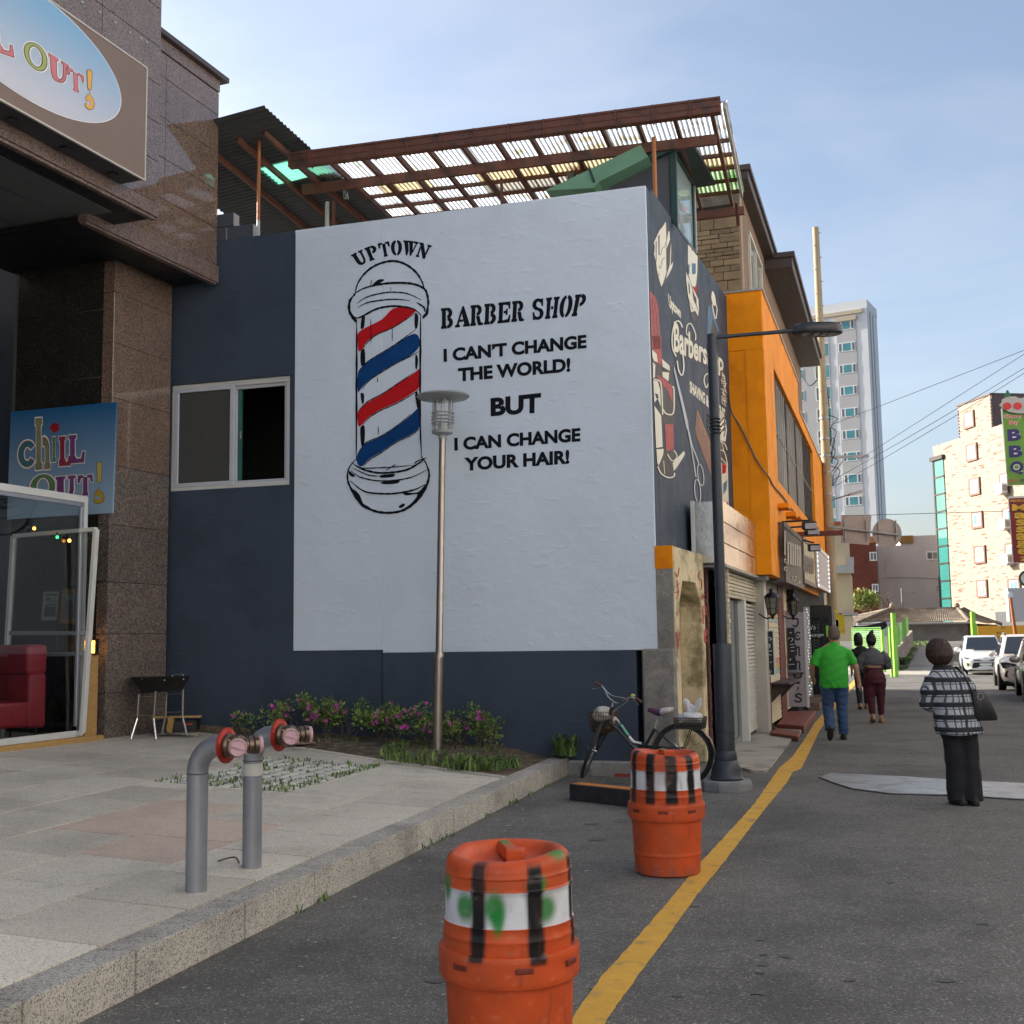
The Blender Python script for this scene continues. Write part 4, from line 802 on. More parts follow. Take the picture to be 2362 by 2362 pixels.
mu('mural_cape', MDRK, 0, [[(975, 1560), (1060, 1735), (1000, 1760), (965, 1735)]], T=Z6)
mu('mural_chair', MCRD, 1, [[(113, 1155), (190, 1240), (230, 1360), (270, 1960), (140, 1960), (128, 1500)]], T=Z6)
mu('mural_chair', MDRK, 2, [], [([(150, 1240), (172, 1600), (185, 1950)], 7), ([(182, 1270), (215, 1600), (235, 1950)], 7)], T=Z6)
mu('mural_chair', MDRK, 0, [[(95, 180), (270, 330), (310, 780), (300, 870), (180, 870), (120, 480)], [(185, 1100), (300, 1110), (345, 1180), (395, 1130), (300, 1300), (290, 1370), (170, 1330), (150, 1250)]])
mu('mural_chair', MCRD, 1, [[(97, 60), (182, 60), (186, 330), (120, 300)], [(135, 420), (215, 462), (285, 530), (290, 690), (240, 560), (190, 510)], [(215, 880), (295, 875), (300, 1108), (230, 1135)]])
mu('mural_chair', MCRM, 2, [[(97, 185), (140, 228), (150, 305), (112, 290), (100, 250)], [(188, 272), (258, 335), (262, 385), (195, 345)], [(192, 392), (255, 400), (250, 480), (196, 440)], [(103, 300), (128, 330), (124, 440), (106, 455)], [(108, 470), (150, 480), (172, 560), (180, 720), (150, 640), (118, 680)], [(118, 705), (182, 800), (196, 1090), (135, 1100)], [(138, 1112), (205, 1108), (200, 1160), (160, 1262), (145, 1240)], [(288, 1240), (390, 1128), (405, 1150), (385, 1190), (320, 1290), (298, 1312)]], [([(112, 462), (168, 480), (186, 560), (196, 790)], 12), ([(200, 740), (230, 782), (296, 770), (300, 560), (285, 530)], 12), ([(150, 1270), (185, 1340), (250, 1374), (300, 1364), (306, 1330)], 12), ([(240, 1155), (285, 1220), (330, 1180), (300, 1120)], 9), ([(205, 1220), (215, 1340)], 6)])
mu('mural_chair', MDRK, 3, [[(125, 590), (150, 600), (160, 640), (135, 640)], [(205, 360), (240, 390), (238, 398), (205, 380)]])
t = Trace(FM, *Z7, .004); t.quadtext('Barbershop', (310, 310), (770, 462), (770, 255), (310, -50), .035); t.build('mural_shadow', MDRK, pb)
t = Trace(FM, *Z7, .007); t.quadtext('Barbershop', (300, 288), (760, 440), (760, 232), (300, -75), .03); t.build('mural_lettering', MCRM, pb)
for sw_ in [([(330, 290), (345, 380), (375, 425), (392, 350), (380, 200)], 13), ([(322, 250), (290, 180), (284, 60), (310, -60), (350, -75), (380, -20)], 12), ([(440, 60), (415, 30), (425, -40), (460, -50), (500, 40), (500, 100)], 10), ([(640, 420), (600, 415), (580, 470), (600, 540), (620, 500)], 10)]: mu('mural_swash', MCRM, 4, [], [sw_])
t = Trace(FM, *Z7, .005); t.quadtext('SHAVING & HAIRCUT', (446, 585), (775, 850), (775, 742), (446, 472), .05); t.build('mural_lettering', MCRM, pb)
mu('mural_scissors', MGRY, 3, [[(298, 332), (318, 395), (375, 620), (430, 850), (442, 965), (415, 915), (370, 700), (300, 385)]], [([(425, 880), (445, 1000), (462, 1100), (485, 1240), (505, 1372)], 11), ([(440, 950), (470, 1080), (505, 1170), (530, 1245)], 11)])
el = lambda cx_, cy_, rx_, ry_, k: [(cx_+rx_*cos(a)+k*ry_*sin(a), cy_+ry_*sin(a)) for a in [2*pi*i/18 for i in range(19)]]
mu('mural_scissors', MGRY, 4, [], [(el(548, 1350, 27, 100, .12), 9), (el(520, 1500, 27, 108, .08), 9)])
mu('mural_scissors', MDRK, 2, [[(415, 860), (430, 850), (452, 1010), (470, 1110), (455, 1100), (425, 930)]])
mu('mural_comb', MTAN, 1, [[(513, 745), (560, 860), (660, 1125), (720, 1290), (720, 1560), (655, 1390), (500, 965), (497, 920)]])
mu('mural_comb', MORG, 2, [], [([(516, 750), (560, 865), (660, 1130), (715, 1280)], 9)])
mu('mural_pole_side', MCRM, 1, [[(725, 745), (755, 765), (778, 830), (792, 930), (780, 1040), (725, 1030)], [(735, 1235), (800, 1262), (810, 1640), (735, 1640)]])
mu('mural_pole_side', MDRK, 0, [[(725, 1030), (795, 1050), (805, 1265), (725, 1240)]])
mu('mural_pole_side', MCRM, 2, [], [([(730, 1040), (770, 1060), (795, 1120)], 9), ([(732, 1120), (770, 1140), (800, 1262)], 9), ([(735, 1190), (770, 1230), (800, 1258)], 8), ([(745, 1050), (765, 1140)], 7)])
for q_ in ([(748, 1240), (788, 1262), (782, 1330), (750, 1345)], [(780, 1640), (802, 1590), (806, 1640)]): mu('mural_pole_side', MRED, 3, [q_])
mu('mural_pole_side', MCBL, 3, [[(758, 1432), (792, 1398), (790, 1480), (760, 1535)]])
mu('mural_brush', MDRK, 1, [[(732, 395), (780, 390), (805, 620), (775, 725), (745, 690)]])
mu('mural_brush', MCRM, 2, [], [([(735+random.uniform(-4, 30), y), (750+random.uniform(-4, 30), y+20+random.uniform(-10, 10)), (772+random.uniform(-4, 25), y+45)], 6) for y in range(395, 670, 17)])
# ------------------------------------------------------------ rooftop canopy: painted timber, translucent corrugated sheets
RUST = M('red_brown_paint', (.125, .042, .024), .6, var=.22, vs=6, fine=.1, fs=60, col2=(.06, .03, .022), c2s=5)
ORNG = M('orange_post', (.38, .13, .035), .55, var=.15, vs=6)
SHT = transl('white_sheet', (.74, .76, .76), .72, (.34, .28, .16)); SHTA = transl('amber_sheet', (.62, .50, .30), .6, (.16, .10, .05)); SHTD = transl('dirty_sheet', (.42, .40, .34), .5, (.06, .05, .04)); SHTG = transl('green_sheet', (.22, .72, .50), .7, (.16, .55, .36)); SHTL = transl('lime_sheet', (.34, .48, .26), .6, (.12, .26, .08)); SHDK = M('dark_sheet', (.055, .06, .062), .55, .2, var=.2, vs=3)
zC = 8.6; gR = onz(1662, 228, zC); gL = onz(690, 355, zC); zC -= .10; gy = degrees(atan2(gR.x-gL.x, gR.y-gL.y)); FC = Fr(gL, gy, -1)     # s right, d backwards
cl = (gR-gL).length
cn = thing('roof_canopy', 'rooftop canopy of red brown timbers under translucent corrugated sheets', 'canopy', FC(cl/2, 1.5, 7.3))
m = MB(); m.box(-.15, cl, -.06, .06, zC-.10, zC+.10, FC); gt = m.build('gutter', RUST, cn, bevel=.006)
m = MB(); m.box(-.15, cl, -.075, -.058, zC+.075, zC+.105, FC); m.box(-.15, cl, -.07, -.058, zC-.02, zC-.005, FC); m.build('gutter_lip', RUST, gt)
k = .18
while k < cl:
    m = MB(); m.box(k, k+.018, -.08, .06, zC-.115, zC+.108, FC); m.build('gutter_strap', RUST, gt); k += .49
k = -.05; RD = 3.5
while k < cl+.01:
    m = MB(); m.box(k, k+.048, .061, RD+random.uniform(-.05, .1), zC-.09, zC-.005, FC); m.build('rafter', RUST, cn); k += .49*1.0
for d, h, w in ((.62, .14, .06), (1.12, .05, .05), (1.62, .05, .05), (2.1, .05, .05), (2.6, .05, .05), (3.08, .06, .05)):
    z1 = zC-.092 if d < .9 else zC-.0
    m = MB(); m.box(-.25 if d < 1 else .0, cl-.12, d, d+w, z1-h, z1, FC) if d < .9 else m.box(-.1, cl+.02, d, d+w, zC-.004, zC+.045, FC); m.build('beam' if d < .9 else 'purlin', RUST, cn)
def corr(F, s0, s1, d0, d1, z0, z1, period=.068, amp=.011, nd=3, sag=.0):
    n = max(4, int((s1-s0)/period*6)); v = []; 
    for i in range(n+1):
        s = s0+(s1-s0)*i/n
        for j in range(nd+1):
            d = d0+(d1-d0)*j/nd; v.append(F(s, d, z0+(z1-z0)*j/nd+amp*sin(2*pi*s/period)+sag*sin(s*3.1+d*2)))
    return v, [(i*(nd+1)+j, (i+1)*(nd+1)+j, (i+1)*(nd+1)+j+1, i*(nd+1)+j+1) for i in range(n) for j in range(nd)]
rowsd = [(.0, 1.18), (1.1, 1.72), (1.66, 2.2), (2.1, 3.28)]; s = -.1; ci = 0
while s < cl:
    s1 = min(s+.78, cl+.06)
    for r, (d0, d1) in enumerate(rowsd):
        u_ = random.random(); mt = SHT if u_ < (.80, .45, .55, .85)[r] else (SHTA if u_ < .9 else SHTD)
        if r in (1, 2) and 2 < ci < 5: mt = SHTA if r == 1 else SHTD
        if r == 3 and ci == 7: mt = SHTL
        m = MB(); zz_ = zC+.062+.012*(r % 2); m.add(*corr(FC, s-.02, s1+.02, d0, d1, zz_+.002*(ci % 2), zz_+.002*(ci % 2), sag=.003)); m.build('roof_sheet', mt, cn, fix=False, smooth='all')
    s += .78; ci += 1
def post(u, v0, r, mat, name='post', parent=cn, d=-1.55, v1=None, sq=False):
    p = FW.w(u, v0, d); p.z = zC-.235; q = Vector((p.x, p.y, 5.9)); m = MB()
    if sq: m.box(p.x-r, p.x+r, p.y-r, p.y+r, 5.9, p.z)
    else: m.tube([q, p], r, 12)
    m.build(name, mat, parent, smooth=not sq)
post(755, 378, .033, M('weathered_post', (.42, .44, .42), .6, var=.2, vs=8)); post(770, 418, .022, RUST, sq=True); post(1156, 362, .022, RUST, sq=True); sO = FM.px(1511, 430, -.1)[0]; zO = FM.px(1511, 322, -.1)[1]; m = MB(); m.tube([FM(sO, -.1, 7.25), FM(sO, -.1, zO)], .028, 12); m.build('post', ORNG, cn, smooth=True)
m = MB(); p = FW.w(795, 400, -1.4)
for k in range(3): m.tube(cmr([p+Vector((.02*k, 0, 0)), p+Vector((.01*k-.02, 0, -.22)), p+Vector((.03*k, 0, -.40)), p+Vector((.05, 0, -.28-.03*k))], 5), .004, 5)
m.build('loose_wire', MGRY, cn)
m = MB(); m.box(cl+.02, cl+.06, .05, 3.3, zC-.02, zC+.09, FC); m.build('edge_board', M('pale_edge', (.45, .43, .40), .6, var=.2), cn)
m = MB(); m.bar(FC(cl-.05, RD-.2, zC-.1), FC(cl-.05, RD+.1, zC-.35), .05); m.bar(FC(cl-.9, RD+.15, zC-.12), FC(cl+.05, RD+.15, zC-.10), .07, .13); m.build('end_brace', RUST, cn)
# left, darker lean-to roof
zB_ = 9.0; B3 = onz(608, 243, zB_); A3 = onz(503, 272, 8.93); C3 = onz(728, 352, 8.72)
ab = (A3-B3); bc = (C3-B3)
lc = thing('lean_to_roof', 'dark corrugated lean-to roof with one green translucent strip', 'roof', Vector((A3.x, A3.y, 7.3)))
def leanrow(t0, t1, mat, w0=-.0, w1=3.0, zo=0):
    n = int((t1-t0)*bc.length/.075*6); v = []; nr = ab.cross(bc).normalized(); nr = nr if nr.z > 0 else -nr
    for i in range(n+1):
        t = t0+(t1-t0)*i/n
        for j in range(3):
            w = w0+(w1-w0)*j/2; v.append(B3+ab*w+bc*t+nr*(.013*sin(t*bc.length/.075*2*pi)+zo))
    m = MB(); m.add(v, [(i*3+j, (i+1)*3+j, (i+1)*3+j+1, i*3+j+1) for i in range(n) for j in range(2)]); m.build('roof_sheet', mat, lc, fix=False, smooth='all')
leanrow(0, 1.02, SHDK); leanrow(1.0, 1.42, SHTG, .0, 1.35, -.012); leanrow(1.0, 1.42, SHDK, 1.3, 3.0, -.004); leanrow(1.38, 3.3, SHDK, 0, 3, .004)
for w in (.42, 1.0, 1.7):
    m = MB(); dn = Vector((0, 0, -.07)); m.bar(B3+ab*w+bc*.35+dn, B3+ab*w+bc*3.2+dn, .05, .08); m.build('rafter', RUST, lc)
pq = FW.w(598, 300, -.35); m = MB(); m.bar(pq+Vector((.10, -.02, .02)), pq+Vector((-1.6, .5, -.02)), .05, .12); m.build('beam', RUST, lc)
m = MB(); m.tube([Vector((pq.x, pq.y, 7.62)), pq], .024, 10); m.build('post', ORNG, lc, smooth=True)
m = MB(); m.tube([Vector((pq.x, pq.y, 5.9)), Vector((pq.x, pq.y, 7.62))], .0245, 10); m.build('post_foot', MGRY, lc, smooth=True)
m = MB(); q = FW(-4.9, -2.6, 0); m.box(-7, -2.9, -3.4, -3.3, 5.9, 8.4, FW); m.build('back_board', M('shed_dark', (.03, .028, .026), .8, var=.2), lc)
m = MB(); m.box(-4.6, -2.9, -2.3, -2.2, 7.35, 7.45, FW); m.build('cross_beam', RUST, lc)
# ------------------------------------------------------------ glazed attic on the corner roof
GRN = M('dark_green_metal', (.018, .05, .045), .45, .2, var=.15); GRNL = M('faded_green_metal', (.15, .31, .20), .5, .1, var=.15, vs=2, col2=(.30, .26, .16), c2s=2.2, c2=(.60, .74))
q4z = lambda x, y: (1080+x/2.76, 180+y/2.76)
sD = FM.px(1549, 505)[0]; FA = Fr(FM(sD, 0, 0), 107.1, 1)
if (CAM_O-FA.o).dot(FA.n) < 0: FA = Fr(FM(sD, 0, 0), 107.1, -1)
at = thing('glazed_attic', 'grey and green glazed attic box on the corner roof', 'attic', FM(sD+.6, -.8, 7.2))
q4(FA, [q4z(*q) for q in ((900, 690), (1278, 482), (1290, 900), (1200, 900), (900, 900))], .06, M('attic_grey', (.065, .066, .085), .6, var=.1), 'side_wall', at, -.02)
q4(FA, [q4z(*q) for q in ((1278, 470), (1322, 452), (1334, 960), (1293, 905))], .08, GRN, 'corner_post', at, .0)
q4(FA, [q4z(*q) for q in ((800, 648), (1432, 368), (1442, 395), (830, 668))], .12, GRN, 'roof_edge', at, .06)
q4(FA, [q4z(*q) for q in ((490, 716), (770, 582), (1098, 425), (1146, 502), (830, 662), (800, 700))], .5, GRNL, 'roof_sheet', at, .30)
q4(FA, [q4z(*q) for q in ((765, 580), (778, 576), (808, 655), (795, 664))], .02, GRN, 'sheet_rib', at, .325)
q4(FA, [q4z(*q) for q in ((930, 640), (968, 628), (970, 655), (930, 660))], .1, MGRY, 'vent', at, .0)
g0 = FM.px(*q4z(1326, 700)); g1 = FM.px(*q4z(1432, 800)); zg1 = FM.px(*q4z(1326, 505))[1]; zg0 = 7.34
m = MB(); m.box(g0[0], g1[0], -.03, -.02, zg0, zg1, FM); m.build('glass_pane', M('attic_glass', (.30, .38, .40), .05, var=.03, spec=.9), at)
m = MB(); m.box(g1[0], g1[0]+.10, -.06, .01, zg0, zg1+.05, FM); m.box(g0[0]-.03, g1[0]+.1, -.06, .01, zg1, zg1+.06, FM); m.box(g0[0]-.02, g1[0]+.1, -.05, .008, zg0-.05, zg0, FM); m.build('window_frame', GRN, at)
m = MB(); m.box(g1[0]+.10, g1[0]+.13, -.06, .015, zg0, zg1, FM); m.build('frame_edge', WFRM, at)
m = MB(); m.box(g0[0], g1[0]+.13, -1.6, -1.5, 6.6, zg1, FM); m.box(g1[0]+.05, g1[0]+.12, -1.5, -.07, 6.6, zg1, FM); m.build('rear_wall', M('attic_in', (.10, .11, .11), .7), at)
m = MB(); m.box(g0[0]-.1, g1[0]+.35, -.3, .28, zg1+.07, zg1+.13, FM); m.build('eave', GRN, at)
# ------------------------------------------------------------ old gate wall with arched opening
GATE = M('gate_plaster', (.62, .52, .33), .85, var=.2, vs=3, col2=(.26, .215, .12), c2s=2.6, c2=(.48, .62), fine=.15, bump=.006, bs=16)
GATC = M('gate_concrete', (.23, .215, .19), .9, var=.3, vs=5, fine=.25, fs=60, col2=(.30, .26, .24), c2s=3, bump=.012, bs=14)
NICH = M('niche_plaster', (.36, .30, .19), .85, var=.2, vs=2.4, col2=(.36, .32, .31), c2s=2, c2=(.5, .6), bump=.004, bs=18)
pg = FW.w(1552, 1280, .02); FG = Fr(pg, 20.8, 1)
ga = thing('gate_wall', 'weathered concrete gate wall with arched niche and faded red lettering', 'gate', FG(1, -.2, 0))
gz = lambda x, y: FG.px(1480+x/2.76, 1150+y/2.76)
gT = 2.73; e0 = gz(402, 700)[0]
op = [gz(240, 680), gz(262, 530), gz(345, 535), gz(382, 680)]
s_l = op[0][0]; s_r = op[3][0]; zk = (op[0][1]+op[3][1])/2; za_ = (op[1][1]+op[2][1])/2; s1_ = op[1][0]; s2_ = op[2][0]
for nm, P in (('pier', [(0, 0), (s_l, 0), (s_l, zk), (s1_, za_), (s1_, gT), (0, gT)]), ('lintel', [(s1_+.001, za_), (s2_, za_), (s2_, gT-.002), (s1_+.001, gT-.002)]), ('pier', [(s2_+.001, za_), (s_r, zk), (s_r, 0), (e0, 0), (e0, gT), (s2_+.001, gT)])):
    m = MB(); m.prism([FG(a, -.30, b) for a, b in P], FG.n*.30); m.build(nm, GATE, ga, bevel=.012)
m = MB(); m.box(s_l-.02, s_r+.02, -.34, -.29, 0, za_+.02, FG); m.build('niche_back', NICH, ga)
m = MB(); m.prism([FG(*(lambda a, b: (a, -.288, b))(*gz(*q))) for q in ((262, 1090), (300, 1140), (318, 1165), (300, 1240), (268, 1255))], FG.n*.004); m.build('niche_damage', CONCD, ga)
dG = -FW.px(1510, 1400, .02)[0]+FW.px(1552, 1400, .02)[0]
m = MB(); m.box(-.012, .05, -dG, -.004, 1.48, gT-.002, FG); m.build('end_face', GATC, ga, bevel=.01)
m = MB(); m.box(-.016, .04, -dG-.0, -.002, FW.px(1530, 1312, .02)[1], gT+.004, FG); m.build('orange_cap', M('orange_wall_paint', (.86, .275, .003), .65, var=.12, vs=2.5, bump=.003, bs=14, col2=(.74, .225, .003), c2s=1.6, spec=.2), ga)
dG2 = FW.px(1552, 1600, .02)[0]-FW.px(1474, 1600, .02)[0]
m = MB(); m.box(-.05, .06, -dG2, -.0, 0, 1.50, FG); m.build('pier_base', GATC, ga, bevel=.02)
GRD = M('faded_red_paint', (.42, .035, .028), .7, var=.2, vs=12)
tg = Trace(FG, 2.76, 1480, 1150, .004)
for P in ([(375, 462), (365, 480), (362, 505), (378, 520), (384, 545), (380, 575), (370, 580)], [(388, 610), (402, 648)], [(382, 640), (402, 610)], [(390, 690), (394, 800)], [(390, 690), (408, 685), (408, 740), (393, 745)], [(398, 840), (404, 920)], [(398, 838), (413, 835), (412, 872), (401, 878)], [(403, 880), (418, 915)]): tg.stroke(P, 7, False, 3)
for P in ([(215, 470), (230, 500), (240, 440)], [(225, 520), (235, 600), (218, 640)], [(212, 600), (240, 590)], [(225, 720), (228, 750)], [(222, 850), (232, 960)], [(240, 850), (236, 940)], [(218, 560), (240, 540)]): tg.stroke(P, 6, False, 3)
tg.build('lettering', GRD, ga)
# ------------------------------------------------------------ row of shops along the left side of the street
JP = onz(1776, 1690); FJ = Fr(JP, 18.5, 1)
def face_cam(s, d=0, F=FJ, yaw=107.1):
    f_ = Fr(F(s, d, 0), yaw, 1)
    return f_ if (CAM_O-f_.o).dot(f_.n) > 0 else Fr(F(s, d, 0), yaw, -1)
STAIN = M('stainless', (.56, .53, .50), .22, .92, var=.10, vs=1.5, bump=.010, bs=2.2, rnd=.06)
BEIGE = M('beige_slat', (.52, .46, .34), .5, .05, var=.12, vs=4, fine=.06, rnd=.06, col2=(.38, .32, .22), c2s=5)
LOUV = M('grey_slat', (.46, .43, .38), .5, .1, var=.12, vs=4, rnd=.05)
MARO = M('maroon_board', (.085, .022, .022), .6, var=.2, vs=5, rnd=.12)
OLDW = M('painted_timber', (.15, .035, .028), .6, var=.2, vs=6)
GRYM = M('grey_metal', (.30, .30, .30), .45, .4, var=.12)
sh = thing('shutter_shop', 'small closed shop with stainless fascia and beige roller shutters', 'shop', FJ(-1, -.3, 0))
f0 = FJ.px(1667, 1240)[0]; f1 = FJ.px(1765, 1260)[0]; fz0 = 2.60; fz1 = 3.46
for i in range(3):
    for j in range(3):
        a = f0+(f1-f0)*j/3; b = f0+(f1-f0)*(j+1)/3; z0 = fz0+(fz1-fz0)*i/3; z1 = fz0+(fz1-fz0)*(i+1)/3
        m = MB(); m.box(a+(.0 if j else .0), b-.002, -.03, random.uniform(-.002, .002), z0+.006, z1-.004, FJ); m.build('fascia_panel', STAIN, sh, bevel=.003)
m = MB(); m.box(f0+.01, f1-.01, -.36, -.031, fz0+.01, fz1-.01, FJ); m.build('fascia_core', GRYM, sh)
FE = face_cam(f0); dl_ = abs(FE.px(1600, 1240)[0])
m = MB(); m.box(f0-.004, f0+.006, -dl_, -.032, fz0+.02, fz1-.02, FJ); m.build('fascia_return', STAIN, sh)
m = MB(); m.box(f0-.02, f0+.03, -dl_-.03, -dl_+.02, fz0-.1, fz1+.0, FJ); m.build('fascia_edge', WFRM, sh)
m = MB(); m.box(f0+.1, f1, -.34, .02, fz0-.035, fz0, FJ); m.build('soffit', GRYM, sh)
# maroon boards beyond the gate
ga_end = FJ.px(1640, 1500, -.28)[0]; be = FJ.px(1676, 1500, -.05)[0]
for k in range(30):
    z = .08+k*.083; m = MB(); m.box(ga_end-.3, be, -.30, -.27+random.uniform(-.004, .004), z+.004, z+.079, FJ); m.build('board', MARO, sh)
# stacked-stone pilaster at the near end of the shutter front
PIL = M('pilaster_stone', (.56, .49, .36), .75, var=.2, vs=6, rnd=.08, bump=.004, bs=20)
sp_ = FJ.px(1683, 1500, -.05)[0]; m_ = MB(); m_.box(-.07, .07, -.06, .06, -.034, .034); pm_ = m_.mesh(PIL, bevel=.02, seg=2, smooth=True)
z = .06
while z < fz0-.04: put('pilaster_block', pm_, sh, FJ(sp_, -.10+random.uniform(-.006, .006), z+.034), random.uniform(-.06, .06)-radians(18.5)); z += .070
# header shutter, glass door, half shutter
h0 = sp_+.1; h1 = FJ.px(1752, 1350, -.12)[0]; zh = FJ.px(1715, 1385, -.12)[1]
for k in range(7):
    z0 = zh+(fz0-.05-zh)*k/7; z1 = zh+(fz0-.05-zh)*(k+1)/7; m = MB(); m.box(h0, h1, -.18, -.10-.008*(k % 2), z0+.003, z1-.003, FJ); m.build('shutter_slat', BEIGE, sh, bevel=.006)
d0_ = h0; d1_ = FJ.px(1703, 1550, -.2)[0]; l0 = FJ.px(1715, 1550, -.16)[0]; l1 = FJ.px(1749, 1550, -.16)[0]
m = MB(); m.box(d0_, d1_, -.22, -.21, .12, zh, FJ); m.build('glass_door', M('green_door_glass', (.03, .055, .045), .08, var=.2, vs=2, spec=.8), sh)
m = MB(); m.box(d0_, d1_, -.225, -.19, .03, .12, FJ); m.box(d1_, d1_+.05, -.23, -.18, .03, zh, FJ); m.build('door_frame', GRYM, sh)
m = MB(); m.box(d0_+.2, d0_+.5, -.208, -.206, 1.35, 1.75, FJ); m.build('door_sticker', M('sticker_red', (.28, .08, .04), .6, var=.2), sh)
m = MB(); m.box(d1_+.09, l0-.02, -.22, -.08, .03, zh, FJ); m.build('jamb', WFRM, sh, bevel=.005)
n = 34
for k in range(n):
    z0 = .10+(zh-.12)*k/n; z1 = .10+(zh-.12)*(k+1)/n; m = MB(); T = lambda s, d, z: FJ(s, d-.03*(z-z0)/(z1-z0), z); m.box(l0, l1, -.20, -.15, z0+.003, z1-.003, T); m.build('shutter_slat', LOUV, sh)
m = MB(); m.box(l1+.01, FJ.px(1765, 1550, -.06)[0], -.22, -.06, .03, fz0-.04, FJ); m.build('shutter_guide', GRYM, sh, bevel=.006)
m = MB(); m.box(FJ.px(1766, 1550, -.0)[0], FJ.px(1772, 1550)[0]+.02, -.2, .02, .03, fz0-.04, FJ); m.build('post', LOUV, sh, bevel=.006)
m = MB(); m.box(be-.3, f1+.2, -.9, -.5, 0, 2.7, FJ); m.build('inner_wall', M('shop_dark', (.02, .02, .022), .9), sh)
# ---- bar with siding boards
js = thing('siding_bar', 'narrow bar front of cream siding boards with painted colour bands', 'bar', FJ(1.5, -.3, 0))
CRM = M('cream_siding', (.58, .50, .34), .6, var=.12, vs=4, fine=.05, rnd=.04); SPK = M('salmon_siding', (.50, .20, .14), .6, var=.1); SYE = M('mustard_siding', (.52, .33, .08), .6, var=.1); STE = M('teal_siding', (.27, .36, .34), .6, var=.1)
j0 = FJ.px(1775, 1550)[0]+.02; j1 = FJ.px(1800, 1550)[0]; j2 = FJ.px(1812, 1550)[0]; j3 = FJ.px(1850, 1500)[0]
zJ = FJ.px(1790, 1345)[1]; nb_ = 27
for k in range(nb_):
    z0 = .12+(zJ-.12)*k/nb_; z1 = .12+(zJ-.12)*(k+1)/nb_; zc_ = (z0+z1)/2; c = CRM
    for zz_, mt in ((2.09, SPK), (1.99, SYE), (1.89, STE), (1.20, SPK), (1.10, SYE), (1.0, STE)):
        if abs(zc_-zz_) < .052: c = mt
    T = lambda s, d, z: FJ(s, d-.012*(z-z0)/(z1-z0), z)
    m = MB(); m.box(j0, j1, -.06, -.0, z0+.002, z1-.002, T); m.build('siding_board', c, js)
    m = MB(); m.box(j2, j3, -.16, -.10, z0+.002, z1-.002, T); m.build('siding_board', c, js)
for a, b in ((j0-.05, j0-.002), (j1+.002, j2-.002)):
    m = MB(); m.box(a, b, -.16, .015, .06, zJ+.1, FJ); m.build('corner_post', OLDW, js, bevel=.006)
m = MB(); m.box(j0, j3, -.9, -.17, .0, zJ+.1, FJ); m.build('core', M('shop_dark', (.02, .02, .022), .9), js)
SHELF = M('dark_shelf', (.06, .04, .035), .6, var=.2)
zsf = FJ.px(1790, 1578, .15)[1]; m = MB(); m.box(j0, j1+.4, .005, .34, zsf-.035, zsf, FJ); m.build('counter_shelf', SHELF, js, bevel=.005)
for s in (j0+.1, j1):
    m = MB(); m.prism([FJ(s, .005, zsf-.04), FJ(s, .30, zsf-.04), FJ(s, .005, zsf-.34)], FJ.a*.05); m.build('shelf_bracket', SHELF, js)
# steps
TILE = M('red_brown_tile', (.21, .055, .035), .55, var=.2, vs=5, fine=.08)
def zst(x, y): return 1640+x/4.6, 1300+y/4.6
def stepbox(name, P, z0, z1, mat, parent):
    m = MB(); Q = [onz(*zst(*q), z1) for q in P]; m.prism([Vector((p.x, p.y, z0)) for p in Q], (0, 0, z1-z0)); return m.build(name, mat, parent, bevel=.01)
stepbox('deck_step', ((700, 1700), (830, 1565), (1115, 1560), (985, 1722)), 0, .12, TILE, js)
stepbox('deck_step', ((625, 1790), (690, 1742), (945, 1790), (925, 1835)), 0, .08, TILE, js)
stepbox('door_mat', ((655, 1735), (715, 1715), (985, 1735), (945, 1785)), 0, .05, CONC, js)
# carriage lanterns
def lantern(s, d, z, lab):
    t = thing('wall_lantern', lab, 'lantern', FJ(s, d, z), 'black carriage lanterns on the bar front'); c = t.location
    m = MB()
    for k in range(6):
        a = 2*pi*k/6; b = 2*pi*(k+1)/6; m.bar(c+Vector((cos(a)*.075, sin(a)*.075, -.15)), c+Vector((cos(a)*.12, sin(a)*.12, .12)), .014); 
        for h, r in ((-.06, .09), (.03, .105), (.12, .12), (-.15, .075)): m.bar(c+Vector((cos(a)*r, sin(a)*r, h)), c+Vector((cos(b)*r, sin(b)*r, h)), .012)
    m.build('cage', BLK, t)
    m = MB(); m.lathe([(.07, -.15), (.112, .12), (.11, .121)], 6, c); m.build('glass', M('lantern_glass', (.16, .15, .12), .15, var=.2), t)
    m = MB(); m.lathe([(.135, .12), (.10, .17), (.05, .20), (.04, .24), (.012, .27)], 12, c); m.build('cap', BLK, t, smooth=True)
    m = MB(); m.lathe([(.07, -.15), (.03, -.19), (.012, -.24)], 10, c); m.tube(cmr([c+Vector((0, 0, -.2)), c-FJ.n*.10+Vector((0, 0, -.22)), c-FJ.n*(d+.02)+Vector((0, 0, -.14))], 5), .014, 6); m.build('arm', BLK, t, smooth=True)
lantern(FJ.px(1781, 1395, .2)[0], .2, FJ.px(1781, 1395, .2)[1], 'black carriage lantern over the salmon siding band beside the shutter guide'); lantern(FJ.px(1829, 1400, .2)[0], .2, FJ.px(1829, 1400, .2)[1], 'black carriage lantern over the tall lilac letter board')
